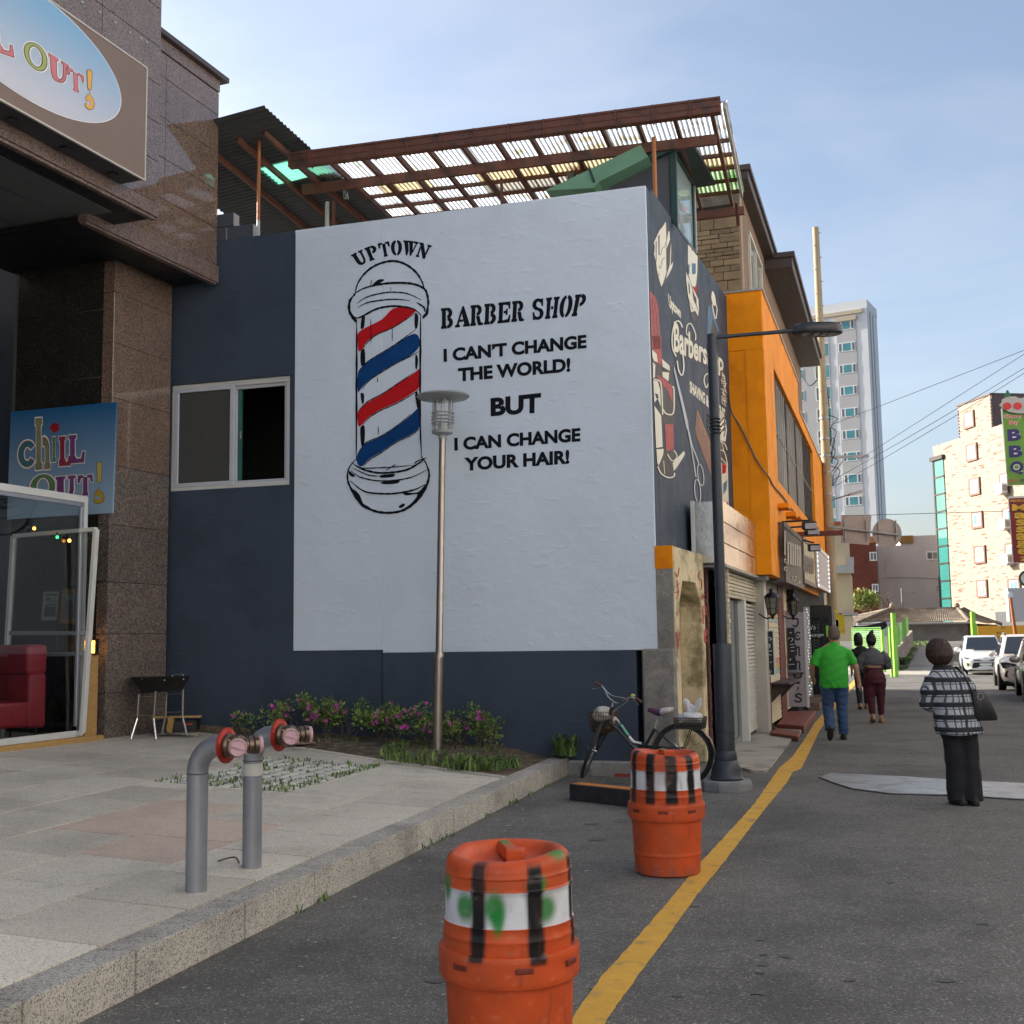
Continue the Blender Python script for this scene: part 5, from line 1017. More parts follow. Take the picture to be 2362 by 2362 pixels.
# boards facing down the street
CHLK = M('chalk', (.62, .64, .62), .8, var=.15)
def board(name, lab, cat, px, s, mat, frame, parent=None, d=.03, t_=.04, rim=.025):
    F = face_cam(s, d); t = thing(name, lab, cat, F.w((px[0]+px[1])/2, px[3])); a = F.px(px[0], (px[2]+px[3])/2); b = F.px(px[1], (px[2]+px[3])/2); z1 = F.px((px[0]+px[1])/2, px[2])[1]; z0 = F.px((px[0]+px[1])/2, px[3])[1]
    x0, x1 = sorted((a[0], b[0])); m = MB(); m.box(x0, x1, -t_, 0, z0, z1, F); m.build('panel', mat, t)
    if frame:
        m = MB()
        for q in ((x0-rim, x0, z0-rim, z1+rim), (x1, x1+rim, z0-rim, z1+rim), (x0, x1, z0-rim, z0), (x0, x1, z1, z1+rim)): m.box(q[0], q[1], -t_-.005, .012, q[2], q[3], F)
        m.build('frame', frame, t)
    return t, F
BBD = M('blackboard', (.018, .02, .02), .7, var=.2, vs=9)
t, F = board('chalk_board', 'narrow chalk menu board beside the siding with white edges', 'menu board', (1769, 1784, 1456, 1556), FJ.px(1770, 1500)[0], BBD, WFRM)
tr_ = Trace(F, 4.6, 1640, 1300, .003)
for P in ([(612, 790), (622, 780), (640, 800), (625, 815), (640, 800)], [(610, 865), (628, 890)], [(612, 930), (650, 925)], [(615, 965), (640, 972)], [(625, 1130), (615, 1150), (632, 1160), (640, 1135)], [(615, 860), (625, 855), (622, 900)], [(628, 1050), (645, 1045)]): tr_.stroke(P, 7, False, 3)
tr_.build('chalk_marks', CHLK, t)
t, F = board('chalk_board', 'chalk menu board with a drawn cup before the lilac letter board', 'menu board', (1817, 1834, 1448, 1545), FJ.px(1818, 1500)[0]-.2, BBD, None)
tr_ = Trace(F, 4.6, 1640, 1300, .003)
for P in ([(830, 735), (850, 730), (855, 745)], [(820, 800), (835, 785)], [(850, 785), (870, 800), (850, 830)], [(840, 860), (880, 855)], [(845, 890), (885, 885)], [(845, 930), (885, 925)], [(830, 1020), (850, 1010), (838, 1030)], [(825, 1070), (885, 1068)]): tr_.stroke(P, 7, False, 3)
tr_.build('chalk_marks', CHLK, t)
LILA = M('lilac_board', (.36, .33, .38), .6, var=.06)
t, F = board('letter_board', "tall lilac letter board reading JENNY'S beside the red brown deck", 'sign', (1815, 1857, 1412, 1630), FJ.px(1819, 1560)[0], LILA, None, d=.1)
m = MB(); x1 = F.px(1857, 1520)[0]; m.box(x1, x1+.05, -.06, .015, F.px(1857, 1632)[1], F.px(1857, 1411)[1], F); m.build('edge_post', WFRM, t)
for ch, (x0, x1_, y0, y1) in zip("JENNY'S", ((860, 935, 580, 675), (875, 945, 725, 815), (885, 950, 875, 975), (885, 955, 1030, 1125), (875, 968, 1170, 1270), (912, 932, 1305, 1345), (885, 970, 1375, 1475))):
    tr_ = Trace(F, 4.6, 1640, 1300, .004); 
    if ch == 'N': tr_.stroke([(x0+6, y0), (x0+16, y0+8), (x0+18, y1)], 20, False); tr_.stroke([(x0+16, y0+30), (x0+45, y0+8), (x1_-14, y0+30), (x1_-14, y1-8), (x1_, y1)], 17, False)
    elif ch == 'E': tr_.stroke([(x1_, y0+14), (x0+50, y0+4), (x0+14, y0+30), (x0+14, y1-30), (x0+45, y1-6), (x1_, y1-26)], 18, False); tr_.stroke([(x0+20, (y0+y1)/2), (x1_-14, (y0+y1)/2-4)], 13, False)
    elif ch == 'S': tr_.stroke([(x1_-6, y0+22), (x0+44, y0+6), (x0+12, y0+28), (x0+50, y0+50), (x1_-10, y1-28), (x0+42, y1-6), (x0, y1-24)], 18, False)
    elif ch == 'J': tr_.stroke([(x0, y0+10), (x1_-20, y0+6), (x1_-12, y0+45), (x0+44, y1-8), (x0+6, y1-22)], 18, False)
    elif ch == 'Y': tr_.stroke([(x0+8, y0), (x0+14, y0+36), (x0+50, y0+46), (x1_-14, y0+30), (x1_-10, y0)], 17, False); tr_.stroke([(x0+50, y0+46), (x0+48, y1-8), (x0+22, y1-2), (x1_-20, y1-4)], 16, False)
    else: tr_.stroke([(x0+10, y0), (x0+14, y0+18), (x0+4, y1)], 13, False)
    tr_.build('letter', BLK, t)
m = MB(); zq = F.px(1835, 1551, .1)[1]; m.box(F.px(1818, 1550)[0], F.px(1854, 1550)[0], .01, .2, zq-.02, zq, F); m.build('ledge', SHELF, t)
# ---- big dark sign box, beige sign, light-edged sign
z3 = lambda x, y: (1560+x/4.83, 1180+y/4.83)
SGD = M('dark_sign', (.055, .045, .04), .55, var=.25, vs=3); SGL = M('sign_metal_letter', (.36, .34, .28), .5, .2, var=.2, vs=9); SGB = M('beige_sign', (.47, .40, .28), .6, var=.12)
def streetsign(name, lab, uA, uB, vt, vb, d, mat, side, fmat):
    a = FJ.px(uA, (vt+vb)/2, d)[0]; b = FJ.px(uB, (vt+vb)/2, d)[0]; z1 = FJ.px(uA, vt, d)[1]; z0 = FJ.px(uA, vb, d)[1]
    t = thing(name, lab, 'sign', FJ((a+b)/2, d-.1, z0)); m = MB(); m.box(a, b, d-.35, d-.012, z0, z1, FJ); m.build('case', side, t)
    m = MB(); m.box(a+.06, b-.06, d-.0118, d-.002, z0+.08, z1-.08, FJ); m.build('panel', mat, t)
    m = MB()
    for q in ((a, b, z1-.08, z1+.01), (a, b, z0-.01, z0+.08), (a-.005, a+.06, z0+.08, z1-.08), (b-.06, b+.005, z0+.08, z1-.08)): m.box(q[0], q[1], d-.02, d+.015, q[2], q[3], FJ)
    m.build('frame', fmat, t); return t
t = streetsign('shop_sign', 'dark weathered shop sign with tall metal letters above the siding bar', 1809, 1850, 1206, 1340, .32, SGD, M('sign_side', (.10, .085, .085), .55, var=.15), M('sign_frame', (.05, .04, .036), .5, var=.2))
tr_ = Trace(FJ, 4.83, 1560, 1180, .345)
for x in (1245, 1275, 1300, 1325, 1350, 1375): tr_.stroke([(x, 335+(x-1245)*.35), (x+4, 450), (x+2, 590+(x-1245)*.2)], 15, False, 3)
tr_.stroke([(1248, 345), (1290, 360)], 12, False); tr_.stroke([(1325, 400), (1390, 420)], 12, False); tr_.stroke([(1210, 215), (1212, 480)], 14, False)
for y in (530, 620): tr_.stroke([(1205, y), (1235, y+8)], 8, False); tr_.stroke([(1208, y-8), (1206, y+30), (1236, y+36)], 8, False)
tr_.stroke([(1300, 715), (1300, 770)], 10, False); tr_.stroke([(1315, 720), (1338, 730), (1318, 775)], 8, False); tr_.stroke([(1375, 770), (1375, 800)], 16, False); tr_.build('sign_letters', SGL, t)
t = streetsign('shop_sign', 'small beige shop sign with dark letters between the dark sign and the light-edged sign', 1853, 1880, 1240, 1342, .30, SGB, GRYM, M('sign_frame2', (.12, .09, .07), .5))
tr_ = Trace(FJ, 4.83, 1560, 1180, .325)
for x in (1418, 1440, 1462, 1484, 1506, 1525): tr_.stroke([(x, 480+(x-1418)*.4), (x+6, 560), (x, 660+(x-1418)*.35)], 11, False, 3)
tr_.stroke([(1418, 490), (1440, 500)], 9, False); tr_.stroke([(1462, 600), (1500, 610)], 9, False); tr_.build('sign_letters', SGD, t)
t = streetsign('shop_sign', 'pale grey shop sign edged with little white lights over the dark glass door', 1884, 1912, 1258, 1352, .34, M('pale_sign', (.42, .39, .40), .5, var=.05), M('orange_sign_side', (.55, .22, .02), .5), WFRM)
LED = M('led', (.9, .92, 1), .4, var=0, emit=.5, ecol=(.9, .95, 1)); m = MB()
sa, za0 = FJ.px(1886, 1300, .36); sb = FJ.px(1911, 1300, .36)[0]; zA = FJ.px(1886, 1262, .36)[1]; zB2 = FJ.px(1886, 1348, .36)[1]
for k in range(9): 
    z = zB2+(zA-zB2)*k/8
    for s in (sa+.05, sb): m.box(s-.03, s+.03, .352, .37, z-.03, z+.03, FJ)
m.build('edge_light', LED, t)
# pale cabinet, floodlights and beam
cb = thing('wall_cabinet', 'small pale blue metal cabinet at the end of the stainless fascia', 'cabinet', FJ(f1+.1, .1, 2.5))
m = MB(); a = FJ.px(1765, 1320, .1)[0]; m.box(a, a+.35, -.2, .12, FJ.px(1765, 1337, .1)[1], FJ.px(1765, 1304, .1)[1], FJ); m.build('body', M('pale_cabinet', (.42, .45, .50), .45, .2, var=.1), cb, bevel=.01)
m = MB(); m.box(a-.012, a, -.16, .08, FJ.px(1765, 1333, .1)[1], FJ.px(1765, 1308, .1)[1], FJ); m.build('door', M('pale_cabinet2', (.38, .41, .46), .45, .2, var=.1), cb)
for k, (p0, p1, lab) in enumerate((((1813, 1204), (1866, 1204), 'black floodlight on the upper arm over the dark sign'), ((1824, 1217), (1872, 1218), 'black floodlight on the middle arm over the dark sign'), ((1850, 1235), (1877, 1252), 'black floodlight hung low under the brown beam'))):
    sx = FJ.px(*p0, .3)[0]; A2 = FJ(sx, .0, FJ.px(*p0, .3)[1]); Fx = face_cam(sx); e_ = Fx.px(*p1)[0]; B2 = Fx(e_, 0, A2.z)
    B2 = FJ(sx+.1, abs((B2-A2).dot(FJ.n)), A2.z-(.18 if k == 2 else 0)); t = thing('floodlight', lab, 'floodlight', B2); m = MB(); m.tube([A2, B2+Vector((0, 0, .02))], .018, 6); m.build('arm', BLK, t)
    m = MB(); m.cbox(B2+Vector((0, 0, -.08)), .26, .2, .15, radians(-18)); m.build('housing', BLK, t, bevel=.02)
    m = MB(); m.cbox(B2+Vector((-.0, -.105, -.09)), .2, .01, .1, radians(-18)); m.build('lens', MGRY, t)
sb_ = FJ.px(1850, 1232, .3)[0]; Fx = face_cam(sb_); ex = Fx.px(1945, 1232)[0]; zb_ = FJ.px(1850, 1232, .3)[1]; dE = abs((Fx(ex, 0, 0)-Fx(0, 0, 0)).dot(FJ.n))
m = MB(); m.box(sb_, sb_+.12, -.05, dE, zb_-.05, zb_+.05, FJ); tag(m.build('bracket_beam', OLDW), 'red brown bracket beam sticking out over the street above the signs', 'beam')
# ---- dark glass bar front
dg = thing('glass_bar_front', 'dark glass bar front with white script and beaded pale pilaster', 'shop', FJ(10, -.2, 0))
a0_ = FJ.px(1868, 1500, .25)[0]; a1_ = FJ.px(1912, 1500, .25)[0]; zz0 = .22; zz1 = FJ.px(1890, 1398, .25)[1]
Fd = face_cam(a0_+1.2, .25)
x0 = Fd.px(1872, 1500)[0]; x1 = Fd.px(1914, 1500)[0]; zt_ = Fd.px(1890, 1398)[1]; zb0 = Fd.px(1890, 1602)[1]
m = MB(); m.box(x0, x1, -.06, 0, zb0, zt_, Fd); m.build('glass_door', M('black_glass', (.012, .016, .016), .12, var=.2, spec=.6), dg)
m = MB(); m.box(x0, x1, -.005, .012, Fd.px(1890, 1424)[1], zt_+.02, Fd); m.box(x1, x1+.08, -.08, .02, zb0, zt_, Fd); m.build('door_frame', BLK, dg)
m = MB(); m.box(x1+.08, x1+.14, -.08, .03, zb0, zt_-.1, Fd); m.build('edge_strip', GRYM, dg)
x2 = Fd.px(1847, 1500)[0]; m = MB(); m.box(x2, x0-.01, -.1, .02, zb0-.05, Fd.px(1860, 1400)[1], Fd); m.build('pilaster', M('pale_pilaster', (.42, .42, .40), .6, var=.1), dg)
m = MB()
for k in range(30):
    p = Fd(x0-.05+random.uniform(-.03, .03), .03, zb0+(zt_-zb0)*k/30); m.ball(p, .012, 6)
bl_ = m.build('bead_light', LED, dg); bl_['kind'] = 'stuff'
for txt, q in (("n's", ((1041, 700), (1110, 700), (1110, 655), (1041, 655))), ('Lounge', ((1000, 790), (1195, 780), (1195, 735), (1000, 742)))):
    tr_ = Trace(Fd, 4.6, 1640, 1300, .006); tr_.quadtext(txt, *q, .02); tr_.build('script', CHLK, dg)
tr_ = Trace(Fd, 4.6, 1640, 1300, .006)
for y in range(620, 930, 32): tr_.stroke([(1095, y+200*0), (1140, y)], 4, False, 2)
tr_.stroke([(1092, 615), (1092, 930)], 4, False, 2); tr_.stroke([(1143, 615), (1143, 930)], 4, False, 2); tr_.build('drawn_lines', M('faint_chalk', (.12, .15, .14), .7), dg)
m = MB(); q = Fd.px(1912, 1455); m.box(q[0]-.06, q[0]+.06, .004, .012, q[1]-.13, q[1]+.12, Fd); m.build('green_sticker', M('lime_sticker', (.30, .75, .05), .6, var=.05), dg)
m = MB(); m.box(a0_-1.0, a1_+2, -.9, .05, 0, 3.0, FJ); m.build('core', M('shop_dark', (.02, .02, .022), .9), dg)
stepbox('door_step', ((1030, 1480), (1150, 1480), (1245, 1420), (1040, 1420)), 0, .16, M('brown_step', (.17, .10, .075), .6, var=.2), dg)
m = MB(); m.box(j3, a0_-.9, -.6, -.1, 0, 3.0, FJ); m.build('dark_recess', M('shop_dark', (.02, .02, .022), .9), dg)
# ------------------------------------------------------------ orange building over the shops
ORA = _mats['orange_wall_paint']
eN = FM(mLen, 0, 0); oc = onz(1756, 669, zM+.05); FO = Fr(oc, 18.0, 1)
ob = thing('orange_building', 'bright orange upper storey over the shops with long barred window', 'building', FO(5, -.5, 2.6))
nearw = (oc-eN); nw = Vector((nearw.x, nearw.y, 0)).length
oz0 = 2.62; oz1 = zM+.05; sh1 = FO.px(1839, 864)[0]; ozz = FO.px(1870, 1012)[1]; oE = FO.px(1906, 1200)[0]
o8 = lambda x, y: FO.px(1640+x/3.578, 700+y/3.578)
w0 = o8(535, 1000)[0]; w1 = o8(850, 1500)[0]; wzt = (o8(530, 600)[1]+o8(845, 1210)[1])/2; wzb = (o8(575, 1520)[1]+o8(870, 1850)[1])/2
m = MB(); m.box(0, w0, -.30, 0, oz0, oz1, FO); m.box(w0, w1, -.30, 0, oz0, wzb, FO); m.box(w0, sh1, -.3, 0, wzt, oz1, FO); m.box(sh1, w1, -.3, 0, wzt, ozz, FO); m.box(w1, oE, -.30, 0, oz0+.6, ozz, FO); m.build('street_wall', ORA, ob)
Fq = Fr(eN, degrees(atan2(nearw.x, nearw.y)), 1); Fq = Fq if (CAM_O-Fq.o).dot(Fq.n) > 0 else Fr(eN, degrees(atan2(nearw.x, nearw.y)), -1)
zlg = Fq.px(1715, 809)[1]
m = MB(); m.box(-.1, nw-.002, -.25, -.004, oz0, zlg, Fq); m.build('end_wall', ORA, ob); m = MB(); m.box(-.1, nw-.002, -.25, .012, zlg+.003, oz1-.002, Fq); m.build('end_parapet', ORA, ob, bevel=.01)
CAPM = M('parapet_flashing', (.45, .45, .47), .35, .6, var=.1)
m = MB(); m.box(-.1, nw+.03, -.3, .03, oz1, oz1+.03, Fq); m.build('flashing', CAPM, ob); m = MB(); m.box(0, sh1+.02, -.33, .03, oz1+.0005, oz1+.031, FO); m.box(sh1+.03, oE+.02, -.33, .03, ozz, ozz+.03, FO); m.build('flashing', CAPM, ob)
m = MB(); m.box(.02, oE, -6, -.35, oz0, 5.6, FO); m.build('core', M('core_dark', (.05, .04, .035), .9), ob)
BRZ = M('bronze_frame', (.05, .043, .04), .4, .4, var=.1); OG = M('reflecting_glass', (.80, .78, .70), .03, .85, var=.05, vs=.8)
m = MB(); m.box(w0, w1, -.18, -.17, wzb, wzt, FO); pane = m.build('window', OG, ob)
m = MB()
for q in ((w0, w1, wzb, wzb+.08), (w0, w1, wzt-.10, wzt), (w0, w0+.1, wzb+.08, wzt-.1), (w1-.1, w1, wzb+.08, wzt-.1)): m.box(q[0], q[1], -.17, -.08, q[2], q[3], FO)
m.build('frame', BRZ, pane)
n = 22; LB = M('window_bar', (.30, .28, .26), .4, .5, var=.1)
for k in range(1, n):
    s = w0+(w1-w0)*k/n; m = MB(); m.box(s-.02, s+.02, -.07, -.04, wzb+.05, wzt-.06, FO); m.build('window_bar', BRZ if k > 16 or k % 5 == 1 else LB, pane)
m = MB(); m.box(w0, w1, -.075, -.05, wzb+.95, wzb+1.0, FO); m.build('cross_bar', BRZ, pane)
for (x0, x1, y0, y1) in ((553, 607, 1650, 1745), (618, 658, 1720, 1800), (660, 700, 1755, 1815)):
    a = o8(x0, y0); b = o8(x1, y1); m = MB(); m.box(a[0], a[0]+.5, .0, .18, b[1], a[1], FO); m.build('bracket_block', ORA, ob, bevel=.01)
m = MB(); P = [FM.w(1680+0, 890, .05)]+[Fq.w(1640+x/3.578, 700+y/3.578, .02) for x, y in ((165, 880), (240, 1010), (310, 1150), (370, 1280), (430, 1370), (475, 1430))]+[FO.w(1640+x/3.578, 700+y/3.578, .02) for x, y in ((520, 1510), (590, 1590), (640, 1660), (700, 1740))]
m.tube(cmr(P, 4), .014, 5); m.build('cable', M('grey_cable', (.16, .13, .10), .7), ob)
# ------------------------------------------------------------ brown building behind
BRN = M('brown_render', (.20, .125, .075), .8, var=.14, vs=1.5, fine=.05, bump=.003, bs=18); EAVE = M('brown_eave', (.060, .040, .033), .55, var=.12, vs=3)
STN = M('clad_stone', (.22, .155, .085), .85, var=.25, vs=3, rnd=.28, fine=.12, fs=40, bump=.008, bs=14)
bb = thing('brown_building', 'brown building with stone clad end wall and wide dark eaves', 'building', FO(2, -1.5, 0))
FX = Fr(Fq.o, Fq.yaw, 1); FX = FX if (CAM_O-FX.o).dot(FX.n) > 0 else Fr(Fq.o, Fq.yaw, -1)
db_ = -.28; xr = FX.px(1706, 560, db_)[0]; xl = -2.6; zE = 9.38
m = MB(); m.box(xl, xr, db_-.2, db_-.06, 5.5, zE-.05, FX); m.build('end_wall', MORTAR, bb)
z = 7.0; random.seed(5)
while z < zE-.55:
    h = random.choice((.07, .09, .11, .15, .2)); x = xl
    while x < xr-.02:
        w = random.uniform(.18, .5); x2 = min(x+w, xr)
        if h > .12 and random.random() < .35: hs = [h/2, h/2]
        else: hs = [h]
        zz_ = z
        for hh in hs:
            m = MB(); m.box(x+.004, x2-.004, db_-.06, db_+random.uniform(-.012, .014), zz_+.004, min(zz_+hh, zE-.45)-.004, FX); m.build('stone', STN, bb, bevel=.006); zz_ += hh
        x = x2
    z += h
zf = z; m = MB(); m.box(xl, xr+.02, db_-.1, db_+.03, zf+.01, zE-.02, FX); m.build('parapet_band', M('weathered_band', (.16, .135, .10), .9, var=.3, vs=5, col2=(.08, .07, .06), c2s=4), bb)
pB = FX(xr, db_, 0); FBb = Fr(pB, 18.0, 1)
bE = FBb.px(1838, 800)[0]
m = MB(); m.box(.25, 14, -.3, 0, 5.5, zE, FBb); m.build('street_wall', BRN, bb)
m = MB(); m.box(.02, .24, -.10, .03, 5.5, zE-.02, FBb); m.build('corner_pilaster', M('tan_pilaster', (.34, .24, .16), .75, var=.12), bb)
wa = FBb.px(1726, 600)[0]; wb = FBb.px(1752, 620)[0]; wzA = FBb.px(1722, 537)[1]
m = MB(); m.box(wa, wb, .002, .012, 7.4, wzA, FBb); wn_ = m.build('window', M('dim_pane', (.20, .22, .22), .12, var=.1), bb)
m = MB()
for q in ((wa-.06, wa+.02), ((wa+wb)/2-.03, (wa+wb)/2+.03), (wb-.02, wb+.06)): m.box(q[0], q[1], .003, .05, 7.38, wzA+.05, FBb)
m.box(wa-.06, wb+.06, .003, .055, wzA+.0, wzA+.06, FBb); m.build('frame', M('cream_frame', (.60, .55, .44), .5, var=.05), wn_)
e1 = 5.1; ov = .2
m = MB(); m.box(-.12, e1, -.5, ov, zE, zE+.16, FBb); m.build('eave', EAVE, bb, bevel=.01); m = MB(); m.box(-.15, e1+.02, -.5, ov+.04, zE+.162, zE+.26, FBb); m.build('roof_edge', EAVE, bb)
m = MB(); m.box(xl, xr+.02, -.5, .0, zE-.001+.003, zE+.158, FX); m.build('end_eave', EAVE, bb)
m = MB(); m.box(-.36, 14, -3, -.52, zE+.205, zE+.3, FBb); m.build('roof', EAVE, bb)
e2 = onz(1827, 590, zE); s2e = (e2-FBb.o).dot(FBb.a); d2e = (e2-FBb.o).dot(FBb.n); s3e = (onz(1890, 825, zE)-FBb.o).dot(FBb.a)
m = MB(); m.box(s2e, s3e, -.4, d2e, zE-.24, zE-.02, FBb); m.build('eave', EAVE, bb, bevel=.01); m = MB(); m.box(s2e-.04, s3e+.04, -.4, d2e+.05, zE-.018, zE+.09, FBb); m.build('roof_edge', EAVE, bb)
m = MB(); m.box(s2e+.3, s3e-.4, -.3, d2e-.75, 5.5, zE-.24, FBb); m.build('bay_wall', BRN, bb)
m = MB(); m.box(s3e-.41, s3e-.40+.9, -2.0, d2e-1.3, 5.5, 8.1, FBb); m.build('rear_wing', M('pale_yellow_render', (.52, .38, .20), .8, var=.1), bb)
m = MB(); m.box(.35, s3e, -7, -.35, 0, zE, FBb); m.build('core', BRN, bb)
# ------------------------------------------------------------ beyond the shops
def at(u, v, Y):
    d = ray(u, v); return CAM_O + d*(Y/d.y)
m = MB(); m.box(-14.5, sE-4.0, -9, -4.2, 0, zL, LL); m.box(-14.5, -7.5, -4.2, -.4, 0, zL, LL); m.box(sE-4.0+.001, 2.5, -9, -5.2, 0, zL, LL); m.build('sun_block_wall', GBLK, gb)  # unseen walls added behind the terrace to keep stray sun off the plaza
# pale concrete side street and the alley climbing away
o = flat('side_street', [(1880, 1535), (2362, 1535), (2362, 1556), (1880, 1556)], M('pale_concrete', (.34, .31, .26), .9, var=.12, vs=.5, fine=.06), .006, 'pale concrete cross street at the end of the shops')
al = MB(); A0 = onz(2052, 1537, .008); A1 = onz(2168, 1537, .008)
def slope(p, up=.01): return Vector((p.x, p.y, (.95*max(0, min(1, (p.y-57)/23)))+up))
B0 = at(2108, 1489, 76); B1 = at(2152, 1487, 76)
al.add([slope(A0), slope(A1), slope(A1.lerp(B1, .5)), slope(A0.lerp(B0, .5)), slope(B1), slope(B0)], [(0, 1, 2, 3), (3, 2, 4, 5)])
o = al.build('alley', M('alley_concrete', (.28, .26, .24), .9, var=.15, vs=.6), fix=False); o['kind'] = 'structure'; o['label'] = 'narrow concrete alley climbing to the tiled house'
# ---- high-rise
HW = M('tower_white', (.62, .64, .66), .7, var=.05, vs=.3); HG = M('tower_grey', (.40, .40, .40), .7, var=.05, vs=.3); HT = M('tower_pane', (.05, .22, .25), .1, var=.35, vs=.35, spec=.8); HD = M('tower_pane_dark', (.10, .12, .13), .15, var=.3, vs=.4); HFm = M('tower_frame', (.72, .74, .75), .5, var=.02); HC = M('tower_cornice', (.45, .39, .29), .7, var=.08)
hc = at(1998, 690, 153); FH = Fr(hc, 119.5, 1); FH = FH if (CAM_O-FH.o).dot(FH.n) > 0 else Fr(hc, 119.5, -1)
zh_ = hc.z; hr = thing('apartment_tower', 'tall white and grey apartment tower with teal windows', 'apartment tower', FH(-8, -6, 1.2))
m = MB(); m.box(-24, 0, -6, 0, 0, zh_-1.2, FH); m.build('wall', HW, hr)
m = MB(); m.box(-24, .05, -6, .05, zh_-1.2, zh_, FH); m.build('parapet', HW, hr); m = MB(); m.box(-24, -.6, .051, .25, zh_-1.75, zh_-1.25, FH); m.build('cornice', HC, hr)
h8 = lambda x, y: FH.px(1800+x/2.415, 500+y/2.415)
cA0 = h8(310, 600)[0]; cA1 = h8(420, 600)[0]; wA0 = h8(318, 600)[0]; wA1 = h8(412, 600)[0]; cB0 = h8(238, 750)[0]-1.2; cB1 = h8(272, 750)[0]; zr0 = h8(365, 605)[1]; pitch = (zr0-h8(418, 1582)[1])/8
m = MB(); m.box(cA0, cA1, .002, .06, 2, zh_-2.2, FH); m.build('grey_strip', HG, hr); m = MB(); m.box(cB0-6, cB1, .002, .06, 2, zh_-2.6, FH); m.build('grey_strip', HG, hr)
m = MB(); m.box(cA0-.1, cA1+.1, .06, .3, zh_-2.6, zh_-2.0, FH); m.build('vent_grille', HC, hr)
for k in range(14):
    z = zr0-k*pitch
    for (a, b, h, sp) in ((wA0, wA1, .62, (.22, .78)), (cB0, cB1, .95, (.5,)), (cB0-4.2, cB0-1.6, .7, (.5,))):
        m = MB(); m.box(a, b, .05, .09, z-h, z+h, FH); w = m.build('window', HFm, hr)
        xs = [0]+list(sp)+[1]
        for i in range(len(xs)-1):
            dark = (random.random() < .3) if len(xs) == 3 else (i != 1 and random.random() < .8)
            m = MB(); m.box(a+(b-a)*xs[i]+.09, a+(b-a)*xs[i+1]-.09, .0902, .10, z-h+.1, z+h-.1, FH); m.build('pane', HD if dark else HT, w)
m = MB(); m.tube([FH(.06, -1.5, 3), FH(.06, -1.5, zh_-1.5)], .09, 6); m.tube([FH(.06, -3.2, 3), FH(.06, -3.2, zh_-1.5)], .06, 6); m.build('downpipe', HG, hr)
m = MB(); m.tube([FH(-9, -2, zh_), FH(-9, -2, zh_+1.6)], .06, 6); m.build('aerial', HG, hr)
# ---- tan brick building, sunlit flank facing the street
def brickmat():
    m = bpy.data.materials.new('tan_brick'); m.use_nodes = True; nt, N, K = nodes(m); b = nt.nodes['Principled BSDF']; b.inputs['Roughness'].default_value = .85
    g = N('ShaderNodeNewGeometry'); mp = N('ShaderNodeMapping'); mp.inputs['Scale'].default_value = (1.6, 1.6, 9.0); K(g.outputs['Position'], mp.inputs[0])
    v = N('ShaderNodeTexVoronoi'); v.inputs['Scale'].default_value = 1.0; v.feature = 'F1'; K(mp.outputs[0], v.inputs['Vector']); s = N('ShaderNodeSeparateColor'); K(v.outputs['Color'], s.inputs[0])
    r = N('ShaderNodeValToRGB'); r.color_ramp.interpolation = 'CONSTANT'; e = r.color_ramp.elements; e[0].color = (.37, .28, .228, 1); e[1].position = .90; e[1].color = (.26, .16, .125, 1); q = e.new(.95); q.color = (.20, .10, .08, 1); K(s.outputs[0], r.inputs[0])
    br = N('ShaderNodeTexNoise'); br.inputs['Scale'].default_value = .5; mx_ = N('ShaderNodeMixRGB'); mx_.blend_type = 'MULTIPLY'; mx_.inputs[0].default_value = .3; K(r.outputs[0], mx_.inputs[1]); K(br.outputs['Color'], mx_.inputs[2]); K(mx_.outputs[0], b.inputs['Base Color']); return m
TB = brickmat(); TBD = M('dark_and_shaded_brick', (.13, .095, .09), .85, var=.2, vs=4); WBR = M('brown_window_trim', (.16, .085, .06), .6, var=.1); PGR = M('curtain_pane', (.22, .25, .20), .2, var=.3, vs=1.5)
tcn = at(2163, 1250, 105); FTn = Fr(tcn, 171.5, 1); FTn = FTn if FTn.n.x < 0 else Fr(tcn, 171.5, -1)
t6 = lambda x, y, d=0: FTn.px(2100+x/3.8626, 850+y/3.8626, d)
zm_ = (t6(225, 680)[1]+t6(438, 628)[1])/2; zp_ = (t6(425, 335)[1]+t6(708, 242)[1])/2; p0_ = t6(432, 500)[0]; p1_ = t6(722, 450)[0]
tb = thing('brick_building', 'sunlit tan brick building with brown framed windows and teal glass corner', 'building', FTn(12, -5, 1))
m = MB(); m.box(0, 60, -14, 0, .5, zm_, FTn); m.build('wall', TB, tb); m = MB(); m.box(p0_, p1_, -10, .003, zm_-.02, zp_, FTn); m.build('stair_tower', TB, tb)
m = MB(); m.box(p1_+.001, p1_+.12, -8, -.05, zm_, zp_-.02, FTn); m.build('tower_flank', TBD, tb)  # tan brick turned from the sun: its shade is put into the dark colour
m = MB(); nq = int((zp_-zm_)/.28)
for k in range(nq): 
    m.box(p1_-.05, p1_+.14, -.2, .06, zm_+k*.28, zm_+k*.28+.15, FTn); m.box(p0_-.06, p0_+.1, -.2, .06, zm_+k*.28, zm_+k*.28+.15, FTn)
m.build('quoins', TBD, tb)
m = MB(); m.box(-.1, 60, -14, .12, zm_, zm_+.12, FTn) if False else m.box(p0_-.1, p1_+.1, -10, .08, zp_, zp_+.15, FTn); m.build('coping', TBD, tb)
wins = [(485, 575, 380, 532), (505, 602, 670, 825), (530, 627, 975, 1130), (553, 652, 1275, 1425), (575, 676, 1580, 1738), (600, 692, 1882, 2040)]
wins += [(802, 900, 930, 1070), (825, 925, 1240, 1380), (852, 950, 1555, 1700), (877, 990, 1870, 2060)]
